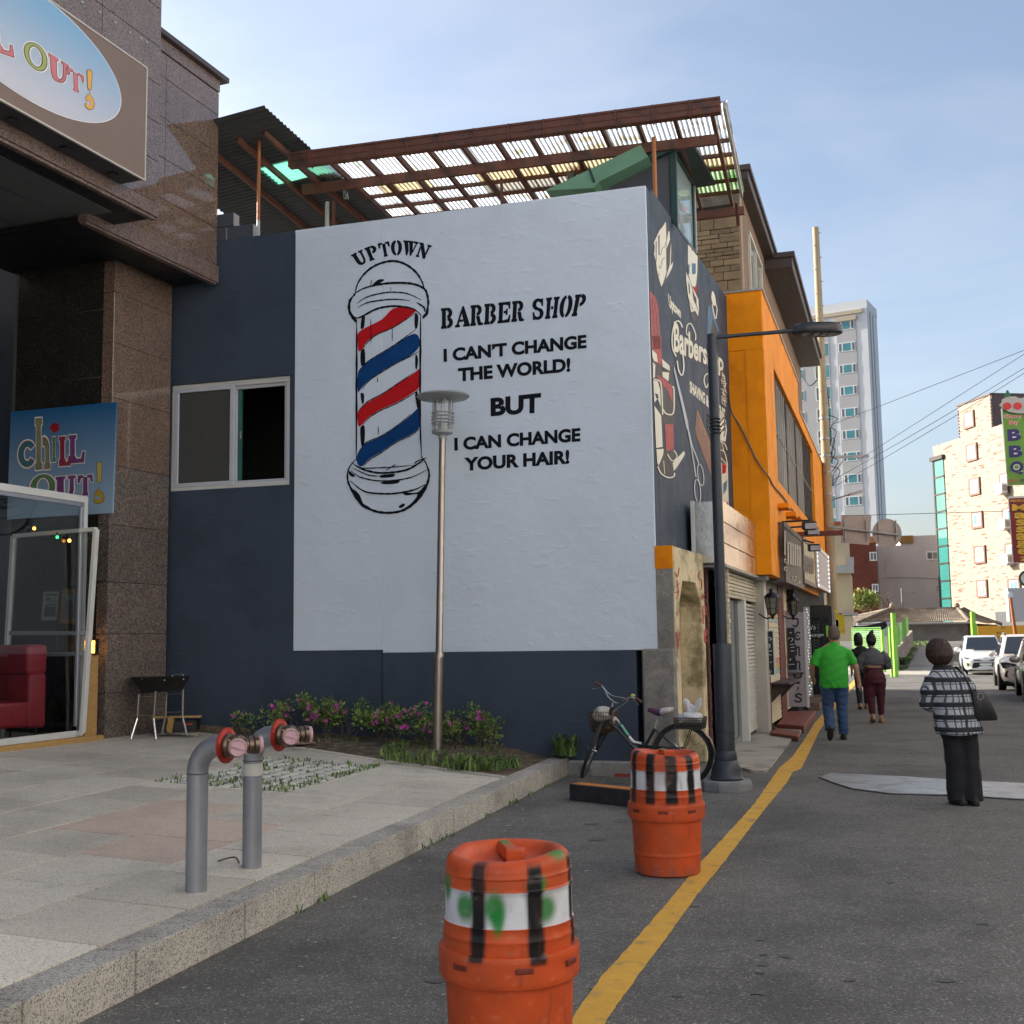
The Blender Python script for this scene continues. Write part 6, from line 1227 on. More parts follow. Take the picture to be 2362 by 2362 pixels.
for (x0, x1, y0, y1) in wins:
    a, z1 = t6(x0, (y0+y1)/2)[0], t6((x0+x1)/2, y0)[1]; b, z0 = t6(x1, (y0+y1)/2)[0], t6((x0+x1)/2, y1)[1]
    m = MB(); m.box(a, b, -.02, .14, z0, z1, FTn); w = m.build('window', WBR, tb); c, e_ = a+(b-a)*.22, b-(b-a)*.1
    m = MB(); m.box(c, e_, .1402, .17, z0+.18, z1-.16, FTn); m.build('frame', HFm, w); mid = (c+e_)/2
    for q0, q1 in ((c+.12, mid-.06), (mid+.06, e_-.12)): m = MB(); m.box(q0, q1, .1702, .18, z0+.32, z1-.28, FTn); m.build('pane', PGR if random.random() < .6 else HT, w)
tg0, tg1 = t6(250, 1200)[0]-.4, t6(318, 1200)[0]; zt0 = t6(270, 810)[1]
m = MB(); m.box(tg0, tg1, -.3, .08, 1, zt0, FTn); gl_ = m.build('glass_corner', M('teal_glass', (.045, .20, .18), .12, var=.25, vs=.25, spec=.8), tb)
for k in range(11):
    z = zt0-k*1.55; m = MB(); m.box(tg0-.05, tg1+.02, .0802, .13, z-.07, z+.07, FTn); m.build('mullion', BRZ, gl_)
m = MB(); m.box(tg0-.1, tg0+.12, -.32, .14, 1, zt0, FTn); m.box(tg0-.3, tg1+.2, -.4, .3, zt0, zt0+.35, FTn); m.build('glass_edge', BRZ, gl_)
bz = FTn.px(2290, 1412)[1]; m = MB(); m.box(9, 60, .001, .2, .5, bz, FTn); m.build('dark_base', M('charcoal_base', (.05, .055, .06), .6, var=.1), tb)
for k, (x, y) in enumerate(((805, 1070), (830, 1385), (855, 1698))):
    s, z = t6(x, y, .5); lab = ('under the green sign', 'beside the yellow lettered red sign', 'below the red sign')[k]
    t = thing('air_conditioner', 'white air conditioner on the tan brick wall '+lab, 'air conditioner', FTn(s, .3, z), 'air conditioners on the brick wall')
    m = MB(); m.box(s-.5, s+.5, .2, .75, z-.4, z+.4, FTn); m.build('case', HFm, t, bevel=.04); FAc = FTn
    m = MB(); c = FTn(s+.505, .47, z); m.lathe([(.26, 0), (.26, .04), (.21, .05), (.2, .02), (.08, .02), (.07, .05)], 16, c, (FTn.a.to_track_quat('Z', 'Y')).to_matrix()); m.build('fan_guard', GRYM, t)
    m = MB(); m.box(s-.45, s+.5, .02, .8, z-.5, z-.41, FTn); m.build('bracket', GRYM, t)
# ---- white concrete building, red brick building, cream house
WC = M('stained_white', (.50, .47, .45), .85, var=.10, vs=.6, col2=(.36, .28, .20), c2s=.9, c2=(.62, .78), stretch=(1, 1, .35))
def backdrop(Y, yaw, u): 
    p = at(u, 1300, Y); f_ = Fr(p, yaw, 1); return f_ if (CAM_O-f_.o).dot(f_.n) > 0 else Fr(p, yaw, -1)
zz4 = lambda x, y: (1900+x/4.1818, 1180+y/4.1818)
Fw2 = backdrop(113, 105, 2024); w2 = thing('white_block', 'plain white concrete block with rust streaks behind the tiled house', 'building', Fw2(5, -3, 1.2))
bx = lambda F, x0, x1, y0, y1, d0, d1: (F.px(*zz4(x0, (y0+y1)/2))[0], F.px(*zz4(x1, (y0+y1)/2))[0], d0, d1, F.px(*zz4((x0+x1)/2, y1))[1], F.px(*zz4((x0+x1)/2, y0))[1])
def pbx(F, name, mat, par, x0, x1, y0, y1, d0, d1):
    m = MB(); m.box(*bx(F, x0, x1, y0, y1, d0, d1), F); return m.build(name, mat, par)
pbx(Fw2, 'wall', WC, w2, 515, 1250, 320, 1000, -8, 0); pbx(Fw2, 'upper_wall', WC, w2, 740, 1250, 229, 322, -8, -.02); pbx(Fw2, 'tank_board', M('brown_board', (.25, .13, .03), .7), w2, 728, 862, 233, 305, -.02, .2)
w = pbx(Fw2, 'window', HFm, w2, 988, 1105, 383, 465, 0, .08); pbx(Fw2, 'pane', HD, w, 1000, 1045, 395, 455, .081, .09); pbx(Fw2, 'pane', PGR, w, 1052, 1095, 395, 455, .081, .09)
w = pbx(Fw2, 'window', WBR, w2, 1095, 1130, 722, 760, 0, .06); pbx(Fw2, 'pane', HFm, w, 1100, 1116, 735, 752, .061, .07); pbx(Fw2, 'sticker', SYE, w2, 848, 876, 775, 788, 0, .03); pbx(Fw2, 'downpipe', GRYM, w2, 524, 534, 330, 900, 0, .1)
m = MB(); P = [Fw2.w(*zz4(*q), .05) for q in ((590, 640), (720, 636), (900, 638), (1140, 650))]; m.tube(P, .025, 4); m.build('ledge_line', GRYM, w2)
RB = M('red_brick_wall', (.13, .035, .022), .85, var=.25, vs=1.2, col2=(.30, .25, .22), c2s=.7, c2=(.66, .75))
Fr2 = backdrop(108, 98, 1955); rb = thing('red_brick_building', 'red brick building with small white windows beside the white block', 'building', Fr2(3, -3, 1.2))
pbx(Fr2, 'wall', RB, rb, 200, 520, 300, 1000, -6, 0); pbx(Fr2, 'parapet', M('orange_parapet', (.42, .16, .07), .8), rb, 430, 530, 240, 300, -5, .1)
for (x0, x1, y0, y1) in ((442, 512, 390, 475), (465, 527, 698, 775)):
    w = pbx(Fr2, 'window', HFm, rb, x0, x1, y0, y1, 0, .1); pbx(Fr2, 'pane', HD, w, x0+10, (x0+x1)/2-4, y0+10, y1-10, .101, .11); pbx(Fr2, 'pane', HD, w, (x0+x1)/2+4, x1-8, y0+10, y1-10, .101, .11)
CREM = M('cream_render', (.46, .37, .25), .8, var=.08, vs=.8)
Fc2 = backdrop(64, 107, 1905); cr = thing('cream_house', 'cream rendered house with a grey balcony beyond the utility pole', 'house', Fc2(.5, -2, 0))
pbx(Fc2, 'wall', CREM, cr, -120, 245, 130, 1180, -6, 0); pbx(Fc2, 'lower_wall', CREM, cr, -120, 268, 600, 980, -5, .25); pbx(Fc2, 'balcony', M('balcony_grey', (.38, .36, .35), .8, var=.1), cr, 60, 292, 525, 600, 0, .8); pbx(Fc2, 'balcony_post', M('balcony_grey', (.38, .36, .35), .8, var=.1), cr, 228, 292, 448, 524, .1, .8); pbx(Fc2, 'roof_edge', M('red_roof', (.32, .07, .03), .7, var=.1), cr, -120, 165, 105, 132, -6, .3); pbx(Fc2, 'garden_wall', CREM, cr, -80, 280, 1010, 1250, -2, 1.4)
pbx(Fc2, 'canopy_ledge', GRYM, cr, 180, 330, 980, 1003, -1, 1.5)
# ---- tiled house
TL_ = M('roof_tile', (.155, .125, .095), .85, var=.3, vs=1.6, col2=(.25, .21, .15), c2s=1.5)
Yh = 90; hs = thing('tiled_house', 'low old house with sagging grey tiled hip roof', 'house', at(2130, 1470, Yh))
E0 = at(1975, 1437, Yh-3); E1 = at(2236, 1433, Yh-3); R0 = at(2058, 1404, Yh); R1 = at(2208, 1404, Yh); G0 = at(1960, 1425, Yh+3); E2 = at(2312, 1440, Yh-1)
def tiled(A, B, C_, D, name, n=46):
    m = MB(); v = []; nr = (B-A).cross(D-A).normalized(); nr = nr if nr.z > 0 else -nr; q = n*4
    for i in range(q+1):
        t_ = i/q
        for j in range(7):
            s_ = j/6; p = A.lerp(B, t_).lerp(D.lerp(C_, t_), s_); v.append(p+nr*(.06*abs(sin(pi*t_*n))-.10*sin(pi*s_)+.05*sin(t_*9)*sin(pi*t_)))
    m.add(v, [(i*7+j, (i+1)*7+j, (i+1)*7+j+1, i*7+j+1) for i in range(q) for j in range(6)]); return m.build(name, TL_, hs, fix=False)
tiled(E0, E1, R1, R0, 'roof_slope'); tiled(E1, E2, at(2225, 1402, Yh), R1, 'roof_slope', 22); tiled(G0, E0, R0, R0+Vector((-.1, .1, 0)), 'roof_slope', 16)
m = MB(); m.tube(cmr([R0, R0.lerp(R1, .3)+Vector((0, 0, -.14)), R0.lerp(R1, .6)+Vector((0, 0, -.05)), R1], 4), .16, 6); m.tube([R0+Vector((0, 0, .05)), E0], .15, 6); m.tube([R1+Vector((0, 0, .05)), E1], .14, 6); m.tube([R0, G0], .14, 6); m.tube([R1, E2], .13, 6); m.build('ridge', TL_, hs)
for p in (R0, R1): m = MB(); m.ball(p+Vector((0, 0, .2)), (.22, .2, .28), 8); m.build('ridge_end', TL_, hs)
PLS = M('old_plaster', (.34, .32, .30), .9, var=.2, vs=.7, col2=(.20, .20, .20), c2s=.5, c2=(.45, .6))
m = MB(); m.hexa([at(2085, 1500, Yh-1.5), at(2232, 1500, Yh-1.5), at(2232, 1500, Yh+4), at(2085, 1500, Yh+4), at(2085, 1438, Yh-1.5), at(2232, 1436, Yh-1.5), at(2232, 1436, Yh+4), at(2085, 1438, Yh+4)]); m.build('wall', PLS, hs)
m = MB(); m.tube([E0+Vector((0, -.2, -.1)), E1+Vector((0, -.2, -.1))], .09, 6); m.build('eave_gutter', M('pale_gutter', (.42, .40, .36), .6), hs)
m = MB(); m.hexa([at(2232, 1480, Yh-1.2), at(2300, 1480, Yh), at(2300, 1480, Yh+4), at(2232, 1480, Yh+4), at(2232, 1437, Yh-1.2), at(2300, 1441, Yh), at(2300, 1441, Yh+4), at(2232, 1437, Yh+4)]); m.build('side_wall', WBR, hs)
# black cloth sagging before the house
m = MB(); m.prism([at(1969+ (x-290)/4.18, 1180+y/4.18, 80) for x, y in ((290, 1100), (340, 1105), (420, 1100), (520, 1075), (600, 1060), (620, 1110), (560, 1145), (290, 1145))], (0, .06, 0)); tag(m.build('shade_cloth', M('black_cloth', (.014, .014, .017), .9, var=.2)), 'black shade cloth sagging under the tiled eave', 'cloth')
# ---- lime fence on a block wall
LIME = M('lime_paint', (.26, .62, .06), .45, var=.1); LIMN = M('lime_net', (.22, .50, .12), .7, var=.2, vs=3)
fn = thing('lime_fence', 'lime green mesh fence on tall posts beside the alley', 'fence', onz(2062, 1560, 0))
BW = M('grey_block', (.30, .27, .24), .9, var=.2, vs=2, rnd=.15)
Fl = Fr(onz(2066, 1548, 0), 20.4, 1); fl = 26
for (u, v0, v1, Y, w) in ((2060, 1414, 1558, 44.5, .15), (2052, 1447, 1560, 44.0, .085), (2035, 1453, 1535, 50, .12), (2048, 1444, 1500, 62, .10), (2243, 1411, 1490, 60, .2), (2251, 1438, 1490, 60, .09)):
    p = at(u, v0, Y); q = at(u+(3 if u > 2200 else 3), v1, Y); zg = .0 if Y < 57 else .1; m = MB(); m.cbox((p.x, p.y, (p.z+zg)/2), w, w, p.z-zg); m.build('post', LIME, fn, bevel=.01)
n = 14; 
for k in range(n):
    for r in range(6):
        s0 = fl*k/n+(.4 if r % 2 else 0); p = Fl(s0, 0, slope(Fl(s0, 0, 0), 0).z+r*.17); q = Fl(s0+fl/n-.04, 0, slope(Fl(s0+fl/n, 0, 0), 0).z+r*.17)
        m = MB(); m.hexa([p, q, q-Fl.n*.2, p-Fl.n*.2, p+Vector((0, 0, .155)), q+Vector((0, 0, .155)), q-Fl.n*.2+Vector((0, 0, .155)), p-Fl.n*.2+Vector((0, 0, .155))]); m.build('block', BW, fn)
def net(P, Q, z0, z1, nx, nz, name='mesh_panel'):
    m = MB()
    for i in range(nx+1):
        p = P.lerp(Q, i/nx); b = slope(p, 0).z; m.bar(p+Vector((0, 0, z0+b-p.z)), p+Vector((0, 0, z1+b-p.z)), .013)
    for j in range(nz+1):
        z = z0+(z1-z0)*j/nz; m.bar(P+Vector((0, 0, z+slope(P, 0).z-P.z)), Q+Vector((0, 0, z+slope(Q, 0).z-Q.z)), .013)
    o = m.build(name, LIMN, fn); o['kind'] = 'stuff'
net(Fl(0, -.1, 0), Fl(9, -.1, 0), 1.0, 1.95, 60, 14); net(Fl(9.1, -.1, 0), Fl(22, -.1, 0), 1.05, 2.0, 60, 10)
net(onz(1968, 1540, 0), onz(2036, 1545, 0), .8, 1.9, 34, 12)
# ---- yellow banner at the lot
Fy = backdrop(58, 104, 2256); yb = thing('banner', 'yellow banner with black lettering behind the parked cars', 'banner', Fy(2, 0, .2))
pbx(Fy, 'cloth', M('banner_yellow', (.62, .32, .02), .6, var=.06), yb, 1488, 2300, 1098, 1300, -.05, 0)
for txt, q in (('BGA', ((1670, 1180), (1735, 1178), (1735, 1158), (1670, 1160))), ('\ud30c\ub9c8\uc774\uc5b4', ((1580, 1240), (1790, 1236), (1790, 1192), (1580, 1198)))):
    tr_ = Trace(Fy, 4.1818, 1900, 1180, .01); tr_.quadtext(txt, *q, .01); tr_.build('lettering', BLK, yb)
m = MB(); m.poly([Fy.w(*zz4(1728+24*cos(a), 1122+14*sin(a)), .01) for a in [2*pi*k/12 for k in range(12)]]); m.build('emblem', MORG, yb, fix=False)
# ---- utility pole with arms, signs, lamp and wires
PCON = M('pole_concrete', (.36, .28, .175), .8, var=.12, vs=1.5, fine=.06)
Yp = 34.5; pt = at(1884, 525, Yp); pbm = at(1921, 1400, Yp); pbm = Vector((pbm.x, pbm.y, 0)); pt = Vector((pbm.x-.02, pbm.y, pt.z)); up_ = thing('utility_pole', 'tall tapering concrete utility pole with bolts and cable bands', 'utility pole', pbm)
m = MB(); m.tube([pbm, pt], [.17, .095], 16); m.build('pole', PCON, up_, smooth=True)
pp = lambda v: pbm.lerp(pt, (at(1900, v, Yp).z)/pt.z)
for v in (965, 1012, 1052, 1090, 1140): m = MB(); m.lathe([(.155, -.03), (.155, .03)], 14, pp(v)); m.build('cable_band', GRYM, up_)
m = MB(); p = pp(1055); m.bar(p, p+Vector((1.25, -.1, .0)), .06, .08); m.bar(p+Vector((0, 0, -.75)), p+Vector((.55, -.05, -.03)), .04); m.build('cross_arm', GRYM, up_)
m = MB()
for k in range(6):
    p = pp(965+k*24+random.uniform(-12, 12)); m.tube(cmr([p+Vector((.1, 0, .1)), p+Vector((random.uniform(.12, .38), -.1, -.05)), p+Vector((random.uniform(.15, .42), -.1, random.uniform(-.5, -.15))), p+Vector((.12, 0, random.uniform(-.9, -.3)))], 5), .012, 4)
p = pp(870); m.tube(cmr([at(1850, 865, Yp+1), at(1868, 890, Yp+.5), p, p+Vector((.15, 0, -.6)), p+Vector((.16, 0, -2)), pp(1010)+Vector((.18, 0, 0))], 5), .018, 5); m.build('slack_cable', BLK, up_)
m = MB()
for k in range(26): p = pp(540+k*28); m.tube([p, p+Vector((.12*(-1)**k, -.14, 0))], .012, 5)
m.build('step_bolt', GRYM, up_)
m = MB(); p = pp(1155); m.tube(cmr([p, p+Vector((.4, -.1, .1)), p+Vector((.8, -.1, .22))], 4), .025, 6); m.build('lamp_arm', GRYM, up_)
m = MB(); m.hexa([p+Vector(q) for q in ((.6, -.2, .12), (1.05, -.2, .24), (1.05, .05, .24), (.6, .05, .12), (.62, -.17, .2), (1.0, -.17, .3), (1.0, .02, .3), (.62, .02, .2))]); m.build('lamp_head', M('lamp_grey', (.40, .40, .40), .5), up_, bevel=.02)
SGBK = M('sign_back', (.33, .27, .24), .5, .3, var=.06)
sg2 = thing('road_sign_arm', 'horizontal pipe arm holding a square and a round sign seen from behind', 'road signs', pbm); pa = at(1912, 1216, Yp-.3); pe = at(2074, 1234, Yp-.3)
m = MB(); m.tube([pa, pe], .035, 8); m.build('arm', GRYM, sg2, smooth=True)
sq = [at(*q, Yp-.22) for q in ((1940, 1252), (2005, 1257), (2010, 1189), (1941, 1188))]; m = MB(); m.prism(sq, (0, .02, 0)); m.build('square_plate', SGBK, sg2)
c = at(2046, 1230, Yp-.22); m = MB(); m.lathe([(.43, 0), (.43, .02)], 40, c, Matrix.Rotation(-pi/2, 3, 'X')); m.build('round_plate', SGBK, sg2)
for u in (1949, 1999, 2027, 2067): p = at(u, 1222, Yp-.25); m = MB(); m.cbox((p.x, p.y, p.z-.02), .03, .03, .62); m.build('strap', GRYM, sg2)
for k, (u, v, w, h, c, lab) in enumerate(((1927, 1414, .13, .2, 'yellow', 'small yellow notice strapped on the utility pole'), (1938, 1440, .26, .55, 'yellow', 'large yellow notice board leaning by the utility pole'), (1926, 1440, .2, .25, 'white', 'white paper pasted round the utility pole'))):
    p = at(u, v, Yp-.3); m = MB(); m.cbox(p, w, .02, h); o = m.build('pole_notice', M('notice_'+c, (.62, .47, .02) if c == 'yellow' else (.55, .53, .50), .6, var=.1)); tag(o, lab, 'notice')
WIRE = M('wire', (.03, .03, .035), .6)
wires = [((1912, 982), (2362, 808), 0, 'upper'), ((1985, 1058), (2362, 817), 0, 'middle'), ((1920, 1108), (2362, 838), 12, 'lower'), ((1925, 1122), (2362, 848), 14, 'lowest'), ((1940, 1190), (2362, 1178), 0, 'level')]
for k, (a, b, sag, nm) in enumerate(wires):
    A2, B2 = at(*a, Yp-.3), at(*b, Yp-6); B2 = A2+(B2-A2)*1.75; P = [A2.lerp(B2, i/16)-Vector((0, 0, sag*.01*4*(i/16)*(1-i/16))) for i in range(17)]
    m = MB(); m.tube(P, .0075, 4); tag(m.build('overhead_wire', WIRE), 'thin black overhead wire from the utility pole, '+('topmost of the fan', 'leaving the cross arm tip', 'third below the cross arm', 'hanging lowest of the fan', 'running level over the white block')[k], 'wire', 'overhead wires from the pole')
# ---- right-hand street building (outside the frame; its signs reach in)
RBW = M('pale_block', (.52, .52, .51), .8, var=.1, vs=.6)
Fr3 = Fr((17.6, 30, 0), 19.0, -1); rbld = thing('opposite_building', 'pale rendered building across the street carrying the projecting signs', 'building', Fr3(-8, -3, 0))
m = MB(); m.box(-62, 3, -8, 0, 0, 13, Fr3); m.build('wall', RBW, rbld)
for i in range(9):
    for j in range(4):
        s = -26+i*2.8; z = 1.2+j*2.9; m = MB(); m.box(s, s+1.5, .002, .05, z, z+1.5, Fr3); w = m.build('window', HFm, rbld); m = MB(); m.box(s+.08, s+1.42, .051, .06, z+.08, z+1.42, Fr3); m.build('pane', HD, w)
Ys = 30.0; zb = lambda x, y: (2100+x/3.8626, 850+y/3.8626)
Fs3 = backdrop(30, 107, 2310)
def sbox(name, mat, par, P, d0, d1, F=Fs3):
    m = MB(); m.prism([F.w(*zb(*q), d0) for q in P], F.n*(d1-d0)); return m.build(name, mat, par)
bq = thing('projecting_sign', 'green projecting sign reading Cherry Boy BBQ with two cherries on top', 'sign', Fs3.w(2340, 1118))
sbox('case', WFRM, bq, ((862, 1045), (1300, 1030), (1270, 340), (805, 362)), -.3, -.01); sbox('panel', M('sign_leaf_green', (.14, .33, .035), .5, var=.04), bq, ((868, 1038), (1290, 1024), (1260, 348), (818, 372)), -.0098, .0)
CH = M('cherry_red', (.62, .03, .02), .4, var=.05); CHG = M('sign_cloud', (.46, .44, .42), .5, var=.05); NAV = M('sign_navy', (.03, .02, .14), .5); SW = M('sign_letter_white', (.75, .75, .72), .5)
cl_ = [(790, 325), (812, 300), (815, 275), (845, 262), (870, 245), (905, 250), (935, 248), (965, 262), (990, 265), (1030, 250), (1075, 255), (1110, 275), (1150, 300), (1150, 340), (1090, 385), (1010, 402), (940, 398), (870, 385), (820, 355)]
sbox('cloud_board', BLK, bq, [(x-4+(8 if x > 950 else 0), y+(5 if y > 320 else -5)) for x, y in cl_], .02, .05); sbox('cloud_face', CHG, bq, cl_, .0502, .06)
for cx_ in (862, 955, 1060): sbox('cherry', CH, bq, [(cx_+38*cos(a), 335+33*sin(a)) for a in [2*pi*k/20 for k in range(20)]], .0602, .07)
sbox('leaf', M('sign_leaf', (.02, .16, .06), .5), bq, ((825, 262), (845, 235), (850, 205), (866, 190), (880, 215), (893, 235), (885, 258), (860, 262)), .03, .06)
def stext(txt, q, mat, par, d, F=Fs3, bold=.02, edge=None):
    if edge: 
        tr_ = Trace(F, 3.8626, 2100, 850, d-.004); tr_.quadtext(txt, *q, bold+.05); tr_.build('letter_edge', edge, par)
    tr_ = Trace(F, 3.8626, 2100, 850, d); tr_.quadtext(txt, *q, bold); tr_.build('lettering', mat, par)
PKL = M('sign_coral', (.62, .12, .10), .5)
stext('Cherry', ((826, 455), (1003, 448), (1003, 405), (826, 408)), PKL, bq, .008, edge=SW); stext('Boy', ((872, 512), (972, 510), (972, 458), (870, 460)), PKL, bq, .008, edge=SW)
for q in (((870, 648), (988, 640), (986, 535), (862, 542)), ((882, 795), (1000, 786), (1000, 680), (876, 688))): stext('B', q, NAV, bq, .008, bold=.05, edge=SW)
stext('Q', ((888, 950), (1008, 942), (1004, 822), (886, 830)), NAV, bq, .008, bold=.05, edge=SW)
stext('\uccb4\ub9ac\ubcf4\uc774', ((866, 1020), (970, 1015), (970, 980), (866, 986)), PKL, bq, .008); stext('\ubc14\ubca0\ud050', ((982, 1015), (1080, 1010), (1080, 975), (982, 980)), NAV, bq, .008)
ms = thing('projecting_sign', 'red projecting sign reading PEOPLE Massage in yellow letters', 'sign', Fs3.w(2340, 1298))
sbox('case', WFRM, ms, ((912, 1740), (1320, 1722), (1290, 1132), (868, 1152)), -.3, -.01); sbox('panel', M('sign_deep_red', (.22, .012, .018), .5, var=.04), ms, ((920, 1728), (1312, 1714), (1284, 1140), (876, 1158)), -.0098, 0)
YL = M('sign_yellow', (.75, .46, .03), .5)
stext('PEOPLE', ((892, 1190), (1020, 1186), (1020, 1166), (892, 1170)), YL, ms, .008)
for ch, q in zip('Massage2', ((905, 1010, 1210, 1272), (925, 1012, 1285, 1338), (940, 1012, 1345, 1400), (942, 1012, 1408, 1462), (942, 1012, 1468, 1530), (945, 1014, 1535, 1600), (955, 1016, 1605, 1658), (978, 1016, 1675, 1715))): stext(ch, ((q[0], q[3]), (q[1]+20, q[3]-3), (q[1]+20, q[2]-2), (q[0], q[2])), YL, ms, .008, bold=.035)
rs = thing('round_sign', 'round green and white sign below the red projecting sign', 'sign', Fs3.w(2362, 1330)); sbox('disc', M('sign_round_green', (.015, .11, .06), .5), rs, [(1025+62*cos(a), 1870+70*sin(a)) for a in [2*pi*k/28 for k in range(28)]], -.12, 0); sbox('disc_ring', SW, rs, [(1025+40*cos(a), 1870+46*sin(a)) for a in [2*pi*k/24 for k in range(24)]], .001, .005)
for t, zs_ in ((bq, (480, 900)), (ms, (1250, 1650)), (rs, (1870,))):
    for y in zs_:
        p = Fs3.w(*zb(1200, y), -.15); q = p+Fs3.a*4.6*(1 if Fs3.a.x > 0 else -1); m = MB(); m.tube([p, q], .04, 6); m.build('bracket', GRYM, t)
# rusty lamp pole by the lot
rl = thing('rusty_pole', 'short rusty pole with a round lamp behind the white cars', 'pole', at(2342, 1500, 52)); m = MB(); m.tube([at(2343, 1470, 52), at(2330, 1372, 52)], [.09, .06], 8); m.build('pole', M('rust', (.32, .10, .03), .8, var=.3, vs=5), rl); m = MB(); m.lathe([(.14, 0), (.14, .08), (.06, .12)], 14, at(2328, 1372, 52), Matrix.Rotation(pi/2, 3, 'X')); m.build('lamp', HFm, rl)
m = MB(); c = at(2347, 1395, 56); m.cbox(c, 1.0, .3, 1.6); o = m.build('switch_cabinet', M('pale_cab', (.48, .46, .46), .5, var=.05), bevel=.03); tag(o, 'pale metal cabinet behind the rusty pole', 'cabinet')
# ------------------------------------------------------------ street furniture
random.seed(3)
POSTM = M('post_paint', (.030, .036, .048), .45, .2, var=.12, vs=4); PLINTH = M('lamp_plinth', (.20, .20, .205), .85, var=.2, vs=6, bump=.004, bs=30)
lp0 = onz(1677, 1822); lamp = thing('street_lamp', 'dark grey street lamp post with bell base and flat black head', 'street lamp', lp0)
c = lp0; m = MB()
m.prism([c+Vector((cos(a)*.25*(1.12 if k % 2 else 1.12), sin(a)*.25*1.12, -.02)) for k, a in enumerate([radians(18+45*i) for i in range(8)])], (0, 0, .13)); m.build('plinth', PLINTH, lamp, bevel=.03, seg=2)
m = MB(); m.lathe([(.175, .11), (.18, .13), (.165, .15), (.158, .22), (.13, .30), (.118, .315), (.122, .33), (.112, .40), (.105, .415)], 28, c); m.build('bell_base', POSTM, lamp, smooth=True)
m = MB(); zs1 = at(1664, 1487, c.y).z; m.lathe([(.102, .41), (.102, zs1), (.098, zs1+.012), (.06, zs1+.014)], 24, c); m.build('lower_shaft', POSTM, lamp, smooth=True)
zt1 = at(1648, 772, c.y).z; m = MB(); m.lathe([(.058, zs1), (.055, zt1), (.04, zt1+.01)], 24, c); m.build('upper_shaft', POSTM, lamp, smooth=True)
m = MB(); dv = Vector((c.x*0, -.104, 0)); m.cbox(c+Vector((.02, -.0985, .78)), .10, .012, .34); m.build('hatch', POSTM, lamp, bevel=.004)
ah = zt1-.03; a0v = c+Vector((.05, 0, ah)); a1v = c+Vector((.95, .06, ah+.08)); m = MB(); m.tube([a0v, a1v], .022, 10); m.prism([a0v+Vector((0, 0, -.02)), a0v+Vector((.14, 0, -.01)), a0v+Vector((0, 0, -.20))], (0, .012, 0)); m.build('arm', POSTM, lamp, smooth=True)
m = MB(); P = []
for k in range(24):
    t_ = 2*pi*k/24; P.append(Vector((cos(t_)*abs(cos(t_))**-.35*.25 if abs(cos(t_)) > .01 else 0, sin(t_)*.12, 0)))
P = [Vector((max(-.25, min(.25, p.x)), p.y, 0)) for p in P]; hcn = a1v+Vector((.25, .02, .01)); P = [p*1.14 for p in P]; v = []
for (k, z) in ((.92, -.055), (1, -.04), (1, .035), (.9, .06), (.7, .068)): v += [hcn+Vector((p.x*k, p.y*k, z)) for p in P]
m.add(v, [(i*24+j, i*24+(j+1) % 24, (i+1)*24+(j+1) % 24, (i+1)*24+j) for i in range(4) for j in range(24)]+[list(range(24))[::-1], list(range(96, 120))]); m.build('lamp_head', M('head_black', (.02, .022, .026), .4, var=.1), lamp, smooth=True)
for dx in (-.14, -.02, .07, .15): m = MB(); m.cbox(hcn+Vector((dx, -.005, -.058)), .06, .12, .008); m.build('lens', M('lamp_lens', (.35, .35, .36), .2, var=.1), lamp)
m = MB(); zc2 = at(1655, 1000, c.y).z
for k in range(5): m.lathe([(.06, -.01), (.068, 0), (.06, .01)], 14, c+Vector((0, 0, zc2+.04*k)))
for k in range(6): 
    p = c+Vector((.05*(-1)**k, -.05, zc2+.03*k)); m.tube(cmr([p, p+Vector((.05*(-1)**k, -.03, .05)), p+Vector((.03*(-1)**k, -.04, -.05))], 4), .006, 4)
m.build('cable_ties', BLK, lamp)
# slim stainless garden lamp
SST = M('brushed_steel', (.34, .29, .25), .36, .9, var=.08, vs=3); LGR = M('lamp_grey_paint', (.34, .35, .35), .5, .2, var=.08)
gs, gd = onplaza(1009, 1746); gp = pz(gs, gd, .0); gl = thing('garden_lamp', 'slim steel garden lamp with flat disc shade and caged glass', 'garden lamp', gp)
tp = at(1022, 915, gp.y-.0); tp = Vector((tp.x, gp.y, tp.z)); lean = (tp-gp); zz = lambda z: gp+lean*((z-gp.z)/lean.z)
Z = lambda v: at(1015, v, gp.y).z
def ring_tube(prof, mat, name, n=20):
    m = MB(); v = []
    for r, z in prof: v += [zz(z)+Vector((cos(2*pi*k/n)*r, sin(2*pi*k/n)*r, 0)) for k in range(n)]
    m.add(v, [(i*n+k, i*n+(k+1) % n, (i+1)*n+(k+1) % n, (i+1)*n+k) for i in range(len(prof)-1) for k in range(n)]+[list(range(n))[::-1], [(len(prof)-1)*n+k for k in range(n)]]); return m.build(name, mat, gl, smooth=True)
ring_tube([(.058, gp.z-.1), (.058, Z(1518))], SST, 'lower_tube'); ring_tube([(.062, Z(1518)), (.06, Z(1508)), (.043, Z(1503)), (.042, Z(1008))], SST, 'pole'); ring_tube([(.05, Z(1012)), (.055, Z(1005)), (.13, Z(1000)), (.135, Z(995)), (.125, Z(993))], LGR, 'lantern_base')
ring_tube([(.11, Z(993)), (.11, Z(922))], glass('lamp_glass', (.95, .96, .96), 0, .92), 'glass'); ring_tube([(.03, Z(993)), (.05, Z(985)), (.05, Z(978)), (.02, Z(970))], M('bulb_holder', (.6, .6, .58), .4), 'bulb')
